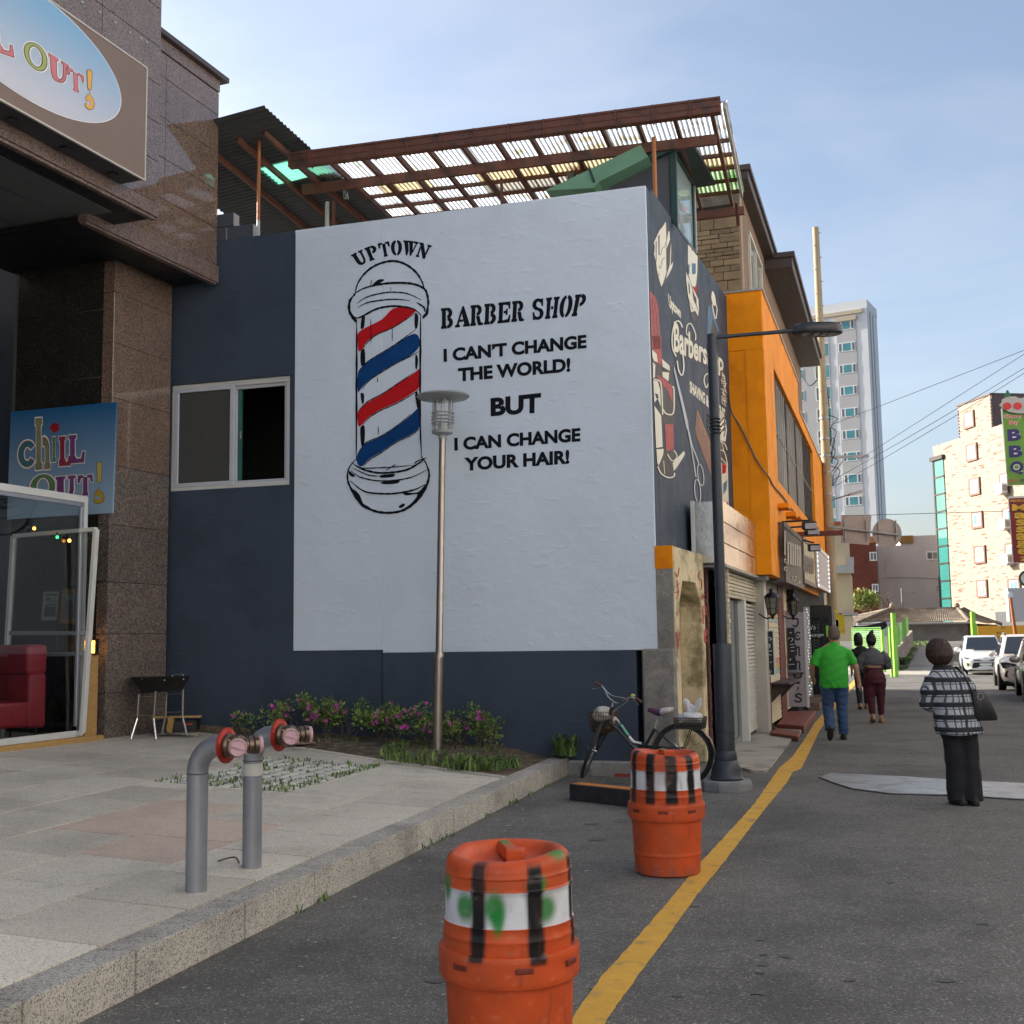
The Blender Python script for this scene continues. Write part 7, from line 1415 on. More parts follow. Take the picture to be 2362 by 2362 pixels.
for k in range(8):
    a = 2*pi*k/8+.2; m = MB(); e_ = Vector((cos(a)*.122, sin(a)*.122, 0)); m.tube([zz(Z(993))+e_, zz(Z(918))+e_], .008, 6); m.build('cage_bar', LGR, gl)
for v_ in (976, 969, 961, 953): m = MB(); m.tube([zz(Z(v_))+Vector((cos(2*pi*k/20)*.132, sin(2*pi*k/20)*.132, 0)) for k in range(20)], .009, 6, closed=True); m.build('cage_ring', LGR, gl, smooth=True)
ring_tube([(.06, Z(924)), (.30, Z(919)), (.325, Z(915)), (.30, Z(911)), (.12, Z(907)), (.02, Z(906))], LGR, 'disc_shade', 36)
# ---- orange drums
def drum(loc, rz, lab, stripes, spots, seed, dent=False):
    random.seed(seed); t = thing('traffic_drum', lab, 'traffic drum', loc, rz=rz)
    OR = (.52, .075, .018); BK = (.008, .007, .008); WH = (.62, .63, .66); GN = (.006, .20, .03)
    nz = [random.uniform(-1, 1) for _ in range(64)]
    def wob(z, i): return .010*sin(z*23+i*2.1)+.006*sin(z*61+i*5)
    def paint(co):
        a = degrees(atan2(co.x, -co.y)); z = co.z; r = hypot(co.x, co.y); c = OR
        var = 1+.08*sin(a*.11+z*9)*sin(z*31+a*.03); c = tuple(x*var for x in c)
        if .585 < z < .712 and r > .2: c = WH
        def blend(c, k, q): return tuple(x*(1-q)+y*q for x, y in zip(c, k))
        for i, (sa_, sz, ra, rzz) in enumerate(spots):
            d = sqrt((((a-sa_+180) % 360-180)/ra)**2+((z-sz)/rzz)**2); q = max(0, min(1, (1.25-d)/.6)); c = blend(c, GN, q*.92)
        if .44 < z < .86:
            for i, (sa_, w, z0, z1) in enumerate(stripes):
                d = abs((a-sa_-degrees(wob(z, i))*1.6*(z-.4)+180) % 360-180)/(w*(1+.06*sin(z*37+i))); q = max(0, min(1, (1.18-d)/.38)); 
                if z < z0: q *= max(0, 1-(z0-z)/.015)
                if z > z1: q *= max(0, 1-(z-z1)/.02)
                if r < .19: q = 0
                c = blend(c, BK, q)
        n1 = noise.noise(Vector((co.x*7+seed, co.y*7, co.z*5))); n2 = noise.noise(Vector((co.x*26, co.y*26+seed, co.z*60))); n3 = noise.noise(Vector((co.x*60, co.y*60, co.z*9))); c = blend(c, (.16, .07, .045), max(0, n1)*.45); c = blend(c, (.60, .22, .14) if c[0] > .3 and c[1] < .2 else (.3, .28, .27), max(0, n2-.38)*1.1); c = blend(c, (.05, .035, .03), max(0, n3-.42)*1.3)
        dirt = max(0, (.10-z)/.10)*.6; c = blend(c, (.13, .09, .07), dirt*(.6+.4*sin(a*.2)))
        return c
    PV = _mats.get('drum_plastic')
    if not PV: PV = vcol('drum_plastic', .45, .28, .0015, 18); _mats['drum_plastic'] = PV
    def dens(p, k=5):
        out = []
        for (r0, z0), (r1, z1) in zip(p, p[1:]):
            n = max(1, int(hypot(r1-r0, z1-z0)/.012)); out += [(r0+(r1-r0)*i/n, z0+(z1-z0)*i/n) for i in range(n)]
        return out+[p[-1]]
    tub = dens([(.05, .012), (.215, .0), (.226, .008), (.233, .13), (.238, .135), (.239, .148), (.236, .155), (.246, .372), (.266, .376), (.270, .39), (.271, .475), (.266, .487), (.253, .491)])
    top = dens([(.253, .489), (.2525, .53), (.2545, .535), (.2545, .541), (.2505, .546), (.2495, .58), (.2515, .584), (.2455, .588), (.2435, .706), (.2475, .711), (.2475, .717), (.243, .722), (.242, .757), (.2445, .76), (.2445, .766), (.241, .77), (.239, .80), (.232, .822), (.215, .836), (.195, .838), (.18, .828), (.168, .812), (.158, .795), (.13, .785), (.02, .782)])
    for nm, pr_ in (('base_tub', tub), ('drum_body', top)):
        m = MB(); m.lathe(pr_, 160); 
        me = m.mesh(PV, smooth=True, fix=False); 
        if dent:
            for v in me.vertices:
                a = atan2(v.co.x, -v.co.y); k = exp(-((a-.9)/.35)**2)*exp(-((v.co.z-.45)/.06)**2); f_ = 1-.03*k; v.co.x *= f_; v.co.y *= f_
                if v.co.z > .75: v.co.z -= .022*max(0, sin(a+2.2))*(v.co.z-.75)/.09
        else:
            for v in me.vertices:
                a = atan2(v.co.x, -v.co.y)
                if v.co.z > .72: q = (v.co.z-.72)/.12; v.co.z -= q*(.030*max(0, cos(a-1.15))**2+.012*cos(2*a)); 
        paintv(me, paint); put(nm, me, t, local=True)
    m = MB(); m.hexa([Vector(q) for q in ((-.05, .17, .80), (.01, .17, .80), (.045, .0, .79), (-.015, .0, .79), (-.04, .17, .838), (.0, .17, .838), (.04, .0, .838), (-.01, .0, .838))]); m.cbox((.03, -.03, .81), .075, .06, .06); me = m.mesh(PV, bevel=.008, seg=2); paintv(me, lambda co: GN if co.z > .836 and co.y > .05 else OR); put('handle', me, t, local=True)
    for a in ((-50, -5, 40, 95, 150, 210, 260) if not dent else (-42, 12, 60, 110, 170, 230)):
        q = radians(a); m = MB(); ca, sa_ = sin(q), -cos(q); m.cbox((ca*.268, sa_*.268, .443), .07, .012, .022, q); m.build('slot', M('drum_slot', (.16, .02, .008), .6), t, bevel=.004, local=True)
D2 = onz(1541, 2012)
d2 = drum(Vector((D2.x, D2.y, .005)), -.12, 'orange traffic drum with clean white band standing by the yellow line', [(-64, 8, .5, .9), (-26, 8, .5, .9), (9, 10, .5, .9), (45, 8, .5, .9), (98, 9, .5, .9), (150, 9, .5, .9), (205, 9, .5, .9), (250, 9, .5, .9)], [], 4)
D1 = Vector((-.035, 4.66, .005))
d1 = drum(D1, 0.0, 'orange traffic drum sprayed with green blotches and black bars', [(-27, 7.0, .475, .81), (24, 7.6, .465, .80), (76, 6.5, .50, .81), (-95, 7, .5, .8), (140, 8, .5, .8), (200, 8, .5, .8)], [(-41, .655, 11, .052), (-12, .66, 10, .058), (-9, .63, 6, .07), (33, .65, 13, .052), (27, .74, 10, .035), (-72, .71, 10, .05), (-30, .832, 9, .012), (60, .83, 16, .012), (0, .836, 8, .008), (110, .70, 10, .05), (170, .66, 12, .04)], 9, True)
# ---- fire brigade inlet pipes
PIPE = M('pipe_grey', (.29, .30, .33), .42, .55, var=.14, vs=5, col2=(.30, .23, .16), c2s=3, c2=(.64, .78)); BRASS = M('tarnished_brass', (.17, .125, .095), .38, .75, var=.25, vs=20); CAPP = M('pink_cap', (.52, .32, .36), .45, var=.06); REDP = M('red_plate', (.34, .028, .02), .45, var=.12, vs=14)
def inlet(u, v, lab, hd, band):
    s, d = onplaza(u, v); b = pz(s, d, -.03); t = thing('fire_inlet_pipe', lab, 'fire inlet', b, 'fire inlet pipes on the plaza'); r = .062
    h = yawv(hd); up = Vector((0, 0, 1)); zA = b.z+.87; rb = .16; P = [b, b+up*.3, b+up*(.87-rb)]
    P += [b+up*(.87-rb)+h*rb*(1-cos(a))+up*rb*sin(a) for a in [pi/2*k/8 for k in range(1, 9)]]; e_ = P[-1]; P.append(e_+h*.05)
    m = MB(); m.tube(P, r, 24); m.build('pipe', PIPE, t, smooth=True)
    m = MB(); m.lathe([(r+.001, 0), (r+.003, .004), (r+.001, .008)], 24, b+up*(.87-rb-.01)); m.build('weld_seam', M('weld', (.12, .11, .11), .6, .4), t, smooth=True)
    if band: m = MB(); m.lathe([(r+.0015, 0), (r+.0025, .001), (r+.0025, .075), (r+.0015, .076)], 24, b+up*(.87-rb-.10)); m.build('white_band', M('white_tape', (.52, .51, .47), .6, var=.1), t, smooth=True)
    Q = h.to_track_quat('Z', 'Y').to_matrix(); e2 = e_+h*.04
    m = MB(); m.lathe([(.055, 0), (.104, 0), (.104, .006), (.055, .007)], 36, e2, Q); m.build('red_plate', REDP, t, smooth=True)
    m = MB()
    for k in range(11):
        a = radians(20+14*k); q = Q @ Vector((cos(a)*.084, sin(a)*.084, .0065)); m.cbox(e2+q, .010, .010, .020, a)
    o = m.build('plate_lettering', M('plate_relief', (.50, .08, .06), .45), t); o['kind'] = 'stuff'
    m = MB(); m.lathe([(.05, .0), (.066, .008), (.07, .03), (.06, .045), (.064, .06), (.062, .10), (.04, .12)], 28, e2, Q); m.build('brass_body', BRASS, t, smooth=True)
    for off in (-48, 48):
        hv = yawv(hd+off); Qb = hv.to_track_quat('Z', 'Y').to_matrix(); o0 = e2+h*.06
        m = MB(); m.lathe([(.042, .01), (.042, .075), (.052, .078), (.054, .10), (.048, .106), (.056, .11), (.056, .135), (.044, .137)], 24, o0, Qb); m.build('brass_branch', BRASS, t, smooth=True)
        m = MB(); m.lathe([(.046, .132), (.05, .137), (.05, .155), (.046, .158), (.04, .150), (.002, .149)], 24, o0, Qb); cp = m.build('cap', CAPP, t, smooth=True)
        m = MB(); ax = hv.cross(up); pcx = o0+hv*.153; m.bar(pcx-ax*.037-up*.012, pcx+ax*.037+up*.012, .008, .012, hv); m.build('cap_rib', CAPP, cp)
        for k in (0, 2): 
            a = radians(40+90*k); m = MB(); q = o0+hv*.122+(ax*cos(a)+up*sin(a))*.056; m.tube([q, q+(ax*cos(a)+up*sin(a))*.014], .006, 6); m.build('lug', BRASS, t)
inlet(452, 2055, 'grey fire inlet pipe with plain shaft and red collar plate', 112, False); inlet(581, 2000, 'grey fire inlet pipe with white tape band and red collar plate', 112, True)
s, d = onplaza(545, 1990); p = pz(s, d); m = MB(); m.tube(cmr([p+Vector((-.12, 0, .012)), p+Vector((-.05, .01, .03)), p+Vector((.0, 0, .03)), p+Vector((.03, -.02, -.02))], 5), .006, 6); tag(m.build('bent_rod', M('rusty_rod', (.12, .08, .06), .8, var=.3)), 'small bent rusty rod beside the banded pipe', 'rod')
# ---- parking block under the bicycle
b0 = onz(1313, 1846); b1 = onz(1450, 1862); dv = (b1-b0).normalized(); nv = Vector((-dv.y, dv.x, 0)); Lb = 1.25
pk = thing('parking_block', 'black and orange painted parking block before the bicycle', 'parking block', b0+dv*Lb/2)
m = MB(); m.hexa([b0, b0+dv*Lb, b0+dv*Lb+nv*.17, b0+nv*.17, b0+Vector((0, 0, .165)), b0+dv*Lb+Vector((0, 0, .165)), b0+dv*Lb+nv*.17+Vector((0, 0, .165)), b0+nv*.17+Vector((0, 0, .165))]); m.build('body', M('block_black', (.020, .020, .026), .7, var=.4, vs=6, col2=(.01, .03, .10), c2s=2.5, c2=(.6, .68), bump=.004, bs=20), pk, bevel=.012, seg=2)
m = MB(); q = [b0+dv*.015+nv*.012, b0+dv*(Lb-.015)+nv*.012, b0+dv*(Lb-.015)+nv*.158, b0+dv*.015+nv*.158]; m.prism([x+Vector((0, 0, .164)) for x in q], (0, 0, .004)); m.build('orange_top', M('block_orange', (.48, .17, .03), .7, var=.25, vs=5, col2=(.12, .07, .04), c2s=6, c2=(.6, .7)), pk)
# ---- bicycle
BKB = M('bike_black', (.012, .014, .016), .35, var=.1, coat=.3); TYRE = M('tyre', (.018, .018, .018), .8, var=.2); CHRM = M('chrome', (.62, .62, .64), .22, .95, var=.05); MUDS = M('bike_cream', (.62, .62, .60), .4, var=.05); PURP = M('saddle_purple', (.10, .028, .085), .5, var=.2); SADW = M('saddle_pale', (.46, .42, .42), .5, var=.15); WIREB = M('basket_wire', (.14, .12, .11), .45, .6, var=.2); BAG = M('plastic_bag', (.66, .66, .68), .45, var=.06, vs=6, bump=.012, bs=9); GRIP = M('grip', (.09, .035, .03), .7)
rg = onz(1577, 1813); fg = onz(1350, 1806); by = degrees(atan2(fg.x-rg.x, fg.y-rg.y)); FK_ = Fr(rg, by, 1)
bk = thing('bicycle', 'black step-through bicycle with two wire baskets leaning by the gate wall', 'bicycle', rg)
Bz = lambda x, y, d=0: FK_.w(1280+x/3.578, 1520+y/3.578, d)
R = .325
def wheel(c, ax, nm):
    ax = ax.normalized(); Q = ax.to_track_quat('Z', 'Y').to_matrix(); t = MB(); t.tube([c+Q @ Vector((cos(a)*R, sin(a)*R, 0)) for a in [2*pi*k/48 for k in range(48)]], .021, 8, closed=True); w = t.build(nm, TYRE, bk, smooth=True)
    t = MB(); t.tube([c+Q @ Vector((cos(a)*(R-.03), sin(a)*(R-.03), 0)) for a in [2*pi*k/48 for k in range(48)]], .010, 6, closed=True); t.build('rim', M('rim_dark', (.05, .05, .055), .4, .6), w, smooth=True)
    t = MB()
    for k in range(32):
        a = 2*pi*k/32; b = a+.5*(-1)**k; t.tube([c+Q @ Vector((cos(b)*.025, sin(b)*.025, .02*(-1)**(k//2))), c+Q @ Vector((cos(a)*(R-.03), sin(a)*(R-.03), 0))], .0016, 4, cap=False)
    t.build('spokes', CHRM, w); t = MB(); t.lathe([(.022, -.05), (.022, -.025), (.014, -.02), (.014, .02), (.022, .025), (.022, .05)], 12, c, Q); t.build('hub', CHRM, w)
hub = FK_(0, 0, R+.02); wheel(hub, FK_.n+Vector((0, 0, .03)), 'rear_wheel')
fh = Bz(312, 795); view = Vector((fh.x, fh.y, 0)).normalized(); wheel(Vector((fh.x, fh.y, R+.05)), (FK_.a*.93+Vector((0, 0, .36))-view*.16), 'front_wheel')
def tb_(name, P, r, mat, sm=True, n=8):
    m = MB(); m.tube(P, r, n); return m.build(name, mat, bk, smooth=sm)
bbp = Bz(705, 790); stt = Bz(825, 575); hd0 = Bz(418, 590); hd1 = Bz(472, 395)
fr = tb_('frame', [bbp, stt], .017, BKB); tb_('frame', [Bz(505, 560), Bz(600, 670), bbp], .021, BKB); tb_('frame', cmr([Bz(500, 505), Bz(590, 610), Bz(650, 685), Bz(770, 716)], 5), .016, BKB); tb_('frame', [hd0, hd1], .021, BKB); tb_('frame', [Bz(480, 540), Bz(510, 575)], .024, BKB)
tb_('frame_band', cmr([Bz(545, 545), Bz(575, 590), Bz(605, 630)], 4), .0175, M('bike_green', (.05, .33, .22), .4)); tb_('frame_band', cmr([Bz(612, 640), Bz(650, 683), Bz(715, 700)], 4), .0175, MUDS)
for o_ in (-.06, .06):
    q = FK_.n*o_; tb_('chain_stay', [bbp+q*.5, hub+q], .010, BKB); tb_('seat_stay', [stt+q*.3, hub+q], .008, BKB); tb_('fork_leg', [hd0+FK_.a*o_*.6, Vector((fh.x, fh.y, R+.05))+FK_.a*o_*.9], .012, BKB)
    tb_('rack_stay', [hub+q, Bz(1125, 575)+q], .006, BKB)
m = MB(); Qm = FK_.n.to_track_quat('Z', 'Y').to_matrix(); P = [hub+(FK_.a*cos(a)+Vector((0, 0, 1))*sin(a))*(R+.035) for a in [radians(-30-8*k) if False else radians(10+9*k) for k in range(20)]]
v = []
for p in P: v += [p+FK_.n*.028, p-FK_.n*.028]
m.add(v, [(2*i, 2*i+2, 2*i+3, 2*i+1) for i in range(len(P)-1)]); m.build('mudguard', BKB, bk, fix=False, smooth='all')
fd = view; P = []; cF = Vector((fh.x, fh.y, R+.05)); lean_ = Vector((-.2*FK_.a.x*0, 0, 1))
tb_('fork_panel', [hd0, cF+Vector((0, 0, .05))+(hd0-cF)*.35], .028, BKB)
tb_('seat_post', [stt, Bz(852, 490)], .013, CHRM)
sd = MB(); pr_ = [(770, 418, .028, .022), (800, 425, .035, .03), (840, 440, .05, .042), (880, 438, .085, .045), (930, 428, .105, .042), (968, 420, .09, .03)]
v = []; n = 12
for x, y, w_, h_ in pr_:
    p = Bz(x, y); v += [p+FK_.n*cos(2*pi*k/n)*w_+Vector((0, 0, sin(2*pi*k/n)*h_)) for k in range(n)]
sd.add(v, [(i*n+k, i*n+(k+1) % n, (i+1)*n+(k+1) % n, (i+1)*n+k) for i in range(len(pr_)-1) for k in range(n)]+[list(range(n)), [(len(pr_)-1)*n+k for k in range(n)]]); sd.mi = 0
sad = sd.build('saddle', [PURP, SADW], bk, smooth='all'); 
for p in sad.data.polygons: p.material_index = 1 if (p.center+wl(bk)-FK_.o).dot(FK_.a) < FK_.px(1280+885/3.578, 1520+440/3.578)[0] else 0
hb = [Bz(345, 200, .27), Bz(385, 225, .27), Bz(415, 262, .22), Bz(440, 315, .10), Bz(480, 350, .0), Bz(520, 366, -.05), Bz(570, 340, -.14), Bz(620, 322, -.2), Bz(655, 325, -.25), Bz(715, 350, -.3)]
tb_('handlebar', cmr(hb, 5), .012, CHRM); tb_('stem', [hd1, Bz(480, 352)], .013, CHRM); tb_('grip', [hb[0]+(hb[0]-hb[1])*.3, hb[1]], .019, GRIP); tb_('grip', [hb[-2]+(hb[-1]-hb[-2])*.2, hb[-1]], .019, GRIP)
tb_('brake_lever', cmr([Bz(385, 235, .26), Bz(345, 240, .3), Bz(310, 250, .3)], 4), .005, CHRM); tb_('brake_lever', cmr([Bz(640, 335, -.24), Bz(670, 360, -.27), Bz(690, 380, -.28)], 4), .005, CHRM)
tb_('brake_cable', cmr([Bz(400, 240, .2), Bz(470, 300, .1), Bz(560, 320, -.1), Bz(600, 345, -.15), Bz(500, 420, .0), Bz(470, 480, 0)], 5), .003, MUDS, n=5); tb_('brake_cable', cmr([Bz(330, 575, .02), Bz(285, 620, .03), Bz(275, 680, .02), Bz(290, 710, .0), Bz(268, 790, 0)], 5), .003, BLK, n=5)
m = MB(); m.cbox(Bz(642, 300, -.2), .05, .04, .03); m.build('bell', M('bell_lime', (.45, .48, .10), .5), bk, bevel=.01)
m = MB(); m.lathe([(.08, -.004), (.085, 0), (.08, .004)], 24, bbp+FK_.n*.03, Qm); m.build('chainring', BKB, bk); m = MB(); m.bar(bbp+FK_.n*.06, Bz(610, 800, .06), .018); m.cbox(Bz(608, 803, .1), .09, .08, .025); m.build('pedal', BKB, bk); m = MB(); m.bar(hub+FK_.n*.05+Vector((0, 0, .05)), bbp+FK_.n*.05+Vector((0, 0, .075)), .012, .05); m.build('chain_guard', BKB, bk)
tb_('kickstand', [Bz(1000, 815, .05), Bz(1175, 1000, .2)], .008, CHRM)
m = MB(); m.cbox(Bz(560, 960, .12), .18, .08, .03, radians(-20)); m.build('reflector', M('bike_reflector', (.25, .03, .02), .4), bk)
# baskets
def basket(name, T0, T1, w0, z0, w1, z1, nx, nz, mat, cpt, axs, rows_=5):
    """wire box: top rectangle T0 (half sizes) tapering to bottom T1"""
    m = MB(); ex, ey = axs
    def pt(t_, k):
        L_ = [(-1, -1), (1, -1), (1, 1), (-1, 1)]; n = 10; q = []
        hx, hy = T1[0]+(T0[0]-T1[0])*t_, T1[1]+(T0[1]-T1[1])*t_
        return hx, hy
    for r in range(rows_+1):
        t_ = r/rows_; hx, hy = pt(t_, 0); z = z0+(z1-z0)*t_; P = [cpt+ex*a*hx+ey*b*hy+Vector((0, 0, z)) for a, b in ((-1, -1), (1, -1), (1, 1), (-1, 1))]
        m.tube(P, .005 if r == rows_ else .0028, 5, closed=True)
    for k in range(nx+1):
        a = -1+2*k/nx
        for b in (-1, 1): m.tube([cpt+ex*a*T1[0]+ey*b*T1[1]+Vector((0, 0, z0)), cpt+ex*a*T0[0]+ey*b*T0[1]+Vector((0, 0, z1))], .0028, 4, cap=False)
        m.tube([cpt+ex*a*T1[0]-ey*T1[1]+Vector((0, 0, z0)), cpt+ex*a*T1[0]+ey*T1[1]+Vector((0, 0, z0))], .0028, 4, cap=False)
    for k in range(nz+1):
        b = -1+2*k/nz
        for a in (-1, 1): m.tube([cpt+ex*a*T1[0]+ey*b*T1[1]+Vector((0, 0, z0)), cpt+ex*a*T0[0]+ey*b*T0[1]+Vector((0, 0, z1))], .0028, 4, cap=False)
    return m.build(name, mat, bk)
rb_ = Bz(1118, 575); basket('rear_basket', (.165, .13), (.145, .11), 0, 0, 0, .125, 11, 8, WIREB, rb_, (FK_.a, FK_.n)); m = MB(); m.hexa([rb_+FK_.a*a+FK_.n*b+Vector((0, 0, z)) for a, b, z in ((-.14, -.10, .006), (.14, -.10, .006), (.14, .10, .006), (-.14, .10, .006), (-.15, -.115, .06), (.15, -.115, .06), (.15, .115, .06), (-.15, .115, .06))]); m.build('basket_liner', BLK, bk)
fb_ = Bz(400, 600, .05); basket('front_basket', (.14, .14), (.11, .11), 0, 0, 0, .23, 9, 9, M('rusty_wire', (.10, .055, .035), .6, .4, var=.3), fb_, (FK_.a, FK_.n)); m = MB(); m.cbox(fb_+Vector((0, 0, .05)), .2, .2, .09, radians(-by)); m.build('basket_liner', M('basket_black', (.02, .018, .014), .7, var=.4, col2=(.22, .12, .02), c2s=14, c2=(.55, .62)), bk, bevel=.02)
def bag(name, lab, c, sx, sy, sz, ears, mat=BAG, seed=1):
    random.seed(seed); m = MB(); n = 18; v = []; rr = 9
    for i in range(rr+1):
        a = -pi/2+pi*i/rr
        for k in range(n):
            t_ = 2*pi*k/n; q = 1+.16*sin(3*t_+i*1.3)+.12*sin(5*t_+2*i)+random.uniform(-.06, .06); v.append(c+Vector((cos(t_)*cos(a)*sx*q, sin(t_)*cos(a)*sy*q, sz*(sin(a)+1)/2+.0)))
    m.add(v, [(i*n+k, i*n+(k+1) % n, (i+1)*n+(k+1) % n, (i+1)*n+k) for i in range(rr) for k in range(n)])
    o = m.build('sack', mat, smooth='all') if False else None
    t = thing(name, lab, 'bag', c); m.build('sack', mat, t, smooth='all')
    for P, r in ears: m = MB(); m.tube(cmr(P, 4), r, 7); m.build('knot_ear', mat, t, smooth=True)
    return t
cR = rb_+Vector((0, 0, .065)); bag('plastic_bag', 'white plastic bag knotted in the rear bicycle basket', cR, .145, .10, .12, [([cR+Vector((0, 0, .10)), Bz(1095, 370), Bz(1070, 345), Bz(1085, 352)], [.03]*12+[.012]), ([cR+Vector((0, 0, .10)), Bz(1170, 400), Bz(1190, 350), Bz(1212, 325)], [.034]*8+[.03, .026, .02, .014, .01]), ([cR+Vector((0, 0, .1)), Bz(1130, 400), Bz(1112, 375)], [.026]*6+[.02, .014, .008])], seed=2)
cF2 = fb_+Vector((0, 0, .10)); bag('plastic_bag', 'pale crumpled bag filling the front bicycle basket', cF2, .12, .11, .19, [([cF2+Vector((0, 0, .12)), Bz(470, 500, .06), Bz(530, 545, .06)], [.05]*6+[.045, .035, .02])], M('pale_bag', (.50, .47, .43), .55, var=.12, vs=9, bump=.01, bs=14), 5)
# ---- charcoal grill on the plaza and boards behind it
s, d = onplaza(345, 1702); gbp = pz(s, d); gr_ = thing('charcoal_grill', 'black trough charcoal grill on steel legs beside the granite column', 'grill', gbp)
Fg = face_cam(0, 0, Fr(gbp, LY, 1)); gx = lambda x, y, dd=0: Fg.w(280+x/3.22, 1480+y/3.22, dd)
GBK = M('grill_black', (.012, .012, .013), .5, .2, var=.2)
T0 = [gx(78, 268, .22), gx(512, 258, .22), gx(512, 258, -.18), gx(78, 268, -.18)]; T1 = [gx(150, 385, .14), gx(455, 360, .14), gx(455, 360, -.10), gx(150, 385, -.10)]
m = MB(); m.hexa(T1+T0); m.build('trough', GBK, gr_, bevel=.006); m = MB()
for a, b in zip(T0, T0[1:]+T0[:1]): m.bar(a, b, .02, .02)
m.build('rim', GBK, gr_); m = MB(); m.tube(cmr([gx(380, 256, 0), gx(385, 246, 0), gx(455, 244, 0), gx(460, 254, 0)], 4), .008, 6); m.build('grate_handle', CHRM, gr_)
LEG = M('grill_leg', (.30, .27, .23), .35, .8, var=.2)
def gleg(a, b, c_, dd, de):
    m = MB(); m.tube([gx(*a, dd), gx(*b, dd), ], .014, 8); l = m.build('leg', LEG, gr_, smooth=True); e = gx(*c_, de); e.z = max(e.z, gbp.z-.05); m = MB(); m.tube([gx(*b, dd), e], .016, 8); m.build('leg_foot', CHRM, l, smooth=True)
gleg((255, 370), (240, 570), (258, 728), .15, .20); gleg((130, 390), (118, 570), (70, 725), .15, .22); gleg((458, 352), (455, 548), (488, 695), -.06, -.1); gleg((335, 378), (330, 540), (300, 690), -.08, -.1)
for a, b, dd in (((130, 410), (250, 408), .15), ((120, 548), (245, 548), .15), ((335, 395), (452, 380), -.07), ((332, 525), (455, 522), -.07)): m = MB(); m.tube([gx(*a, dd), gx(*b, dd)], .006, 6); m.build('stretcher', LEG, gr_)
for x, y in ((155, 270), (320, 280), (462, 272)): m = MB(); m.ball(gx(x, y+6, .215), .012, 8); m.build('rivet', CHRM, gr_)
bxp = gx(420, 655, -.35); t = thing('crate', 'black crate with loose boards on top behind the grill', 'crate', bxp)
m = MB(); m.cbox(bxp+Vector((0, 0, .06)), .52, .3, .14, .1); m.build('box', GBK, t, bevel=.008); m = MB(); m.cbox(bxp+Vector((.0, -.05, .17)), .62, .09, .025, .05); m.build('board', PINE, t, bevel=.003); m = MB(); m.bar(gx(352, 672, -.18), gx(372, 568, -.16), .08, .02, Fg.n); m.build('board', PINE, t); m = MB(); m.cbox(bxp+Vector((.17, -.16, .08)), .12, .01, .02, .1); m.build('red_tag', REDP, t)
# small lit ground lamp among the azaleas
s, d = onplaza(1022, 1722); q = pz(s, d, .04); t = thing('ground_light', 'small lit garden spotlight at the foot of the slim lamp', 'garden light', q); m = MB(); m.lathe([(.06, 0), (.06, .10), (.075, .12)], 16, q); m.build('housing', M('spot_grey', (.40, .40, .42), .5, .2), t, smooth=True); m = MB(); m.ball(q+Vector((0, -.02, .15)), (.045, .04, .035), 10); m.build('lens', M('warm_lens', (.9, .7, .35), .3, var=0, emit=4, ecol=(1, .62, .25)), t, smooth=True)
# ------------------------------------------------------------ people
def loft(m, rings, n=20):
    v = []
    for x, y, z, rx, ry in rings: v += [(x+cos(2*pi*k/n)*rx, y+sin(2*pi*k/n)*ry, z) for k in range(n)]
    L_ = len(rings); return m.add(v, [(i*n+k, i*n+(k+1) % n, (i+1)*n+(k+1) % n, (i+1)*n+k) for i in range(L_-1) for k in range(n)]+[list(range(n))[::-1], [(L_-1)*n+k for k in range(n)]])
def remesh(m, mat, name, parent, vox=.010, it=3, wr=None):
    me = m.mesh(mat); o = bpy.data.objects.new('tmp', me); COL.objects.link(o)
    r = o.modifiers.new('r', 'REMESH'); r.mode = 'VOXEL'; r.voxel_size = vox; s_ = o.modifiers.new('s', 'SMOOTH'); s_.iterations = it; s_.factor = .5
    bpy.context.view_layer.update(); dg = bpy.context.evaluated_depsgraph_get(); me2 = bpy.data.meshes.new_from_object(o.evaluated_get(dg)); bpy.data.objects.remove(o)
    if wr:
        for v in me2.vertices: v.co += v.normal*wr(v.co)
    me2.polygons.foreach_set('use_smooth', [True]*len(me2.polygons)); me2.materials.clear(); me2.materials.append(mat)
    q = bpy.data.objects.new(name, me2); COL.objects.link(q); q.parent = parent; return q
def hand(m, w, dirv, side, s=1.0):
    w = Vector(w); dv = Vector(dirv).normalized(); sd_ = dv.cross(Vector((0, 1, 0))).normalized(); fw = sd_.cross(dv)
    m.tube([w-dv*.02, w+dv*.04*s, w+dv*.085*s], [.026*s, .036*s, .034*s], 10)
    for i, (o, l) in enumerate(((-.026, .062), (-.009, .074), (.009, .070), (.026, .055))): b = w+dv*.08*s+fw*o*s; m.tube([b, b+dv*l*.5*s+sd_*.004*side, b+dv*l*s+sd_*.022*side], [.0095*s, .009*s, .007*s], 6)
    b = w+dv*.03*s+fw*.03*s; m.tube([b, b+dv*.035*s+fw*.022*s, b+dv*.065*s+fw*.026*s+sd_*.01*side], [.012*s, .011*s, .008*s], 6)
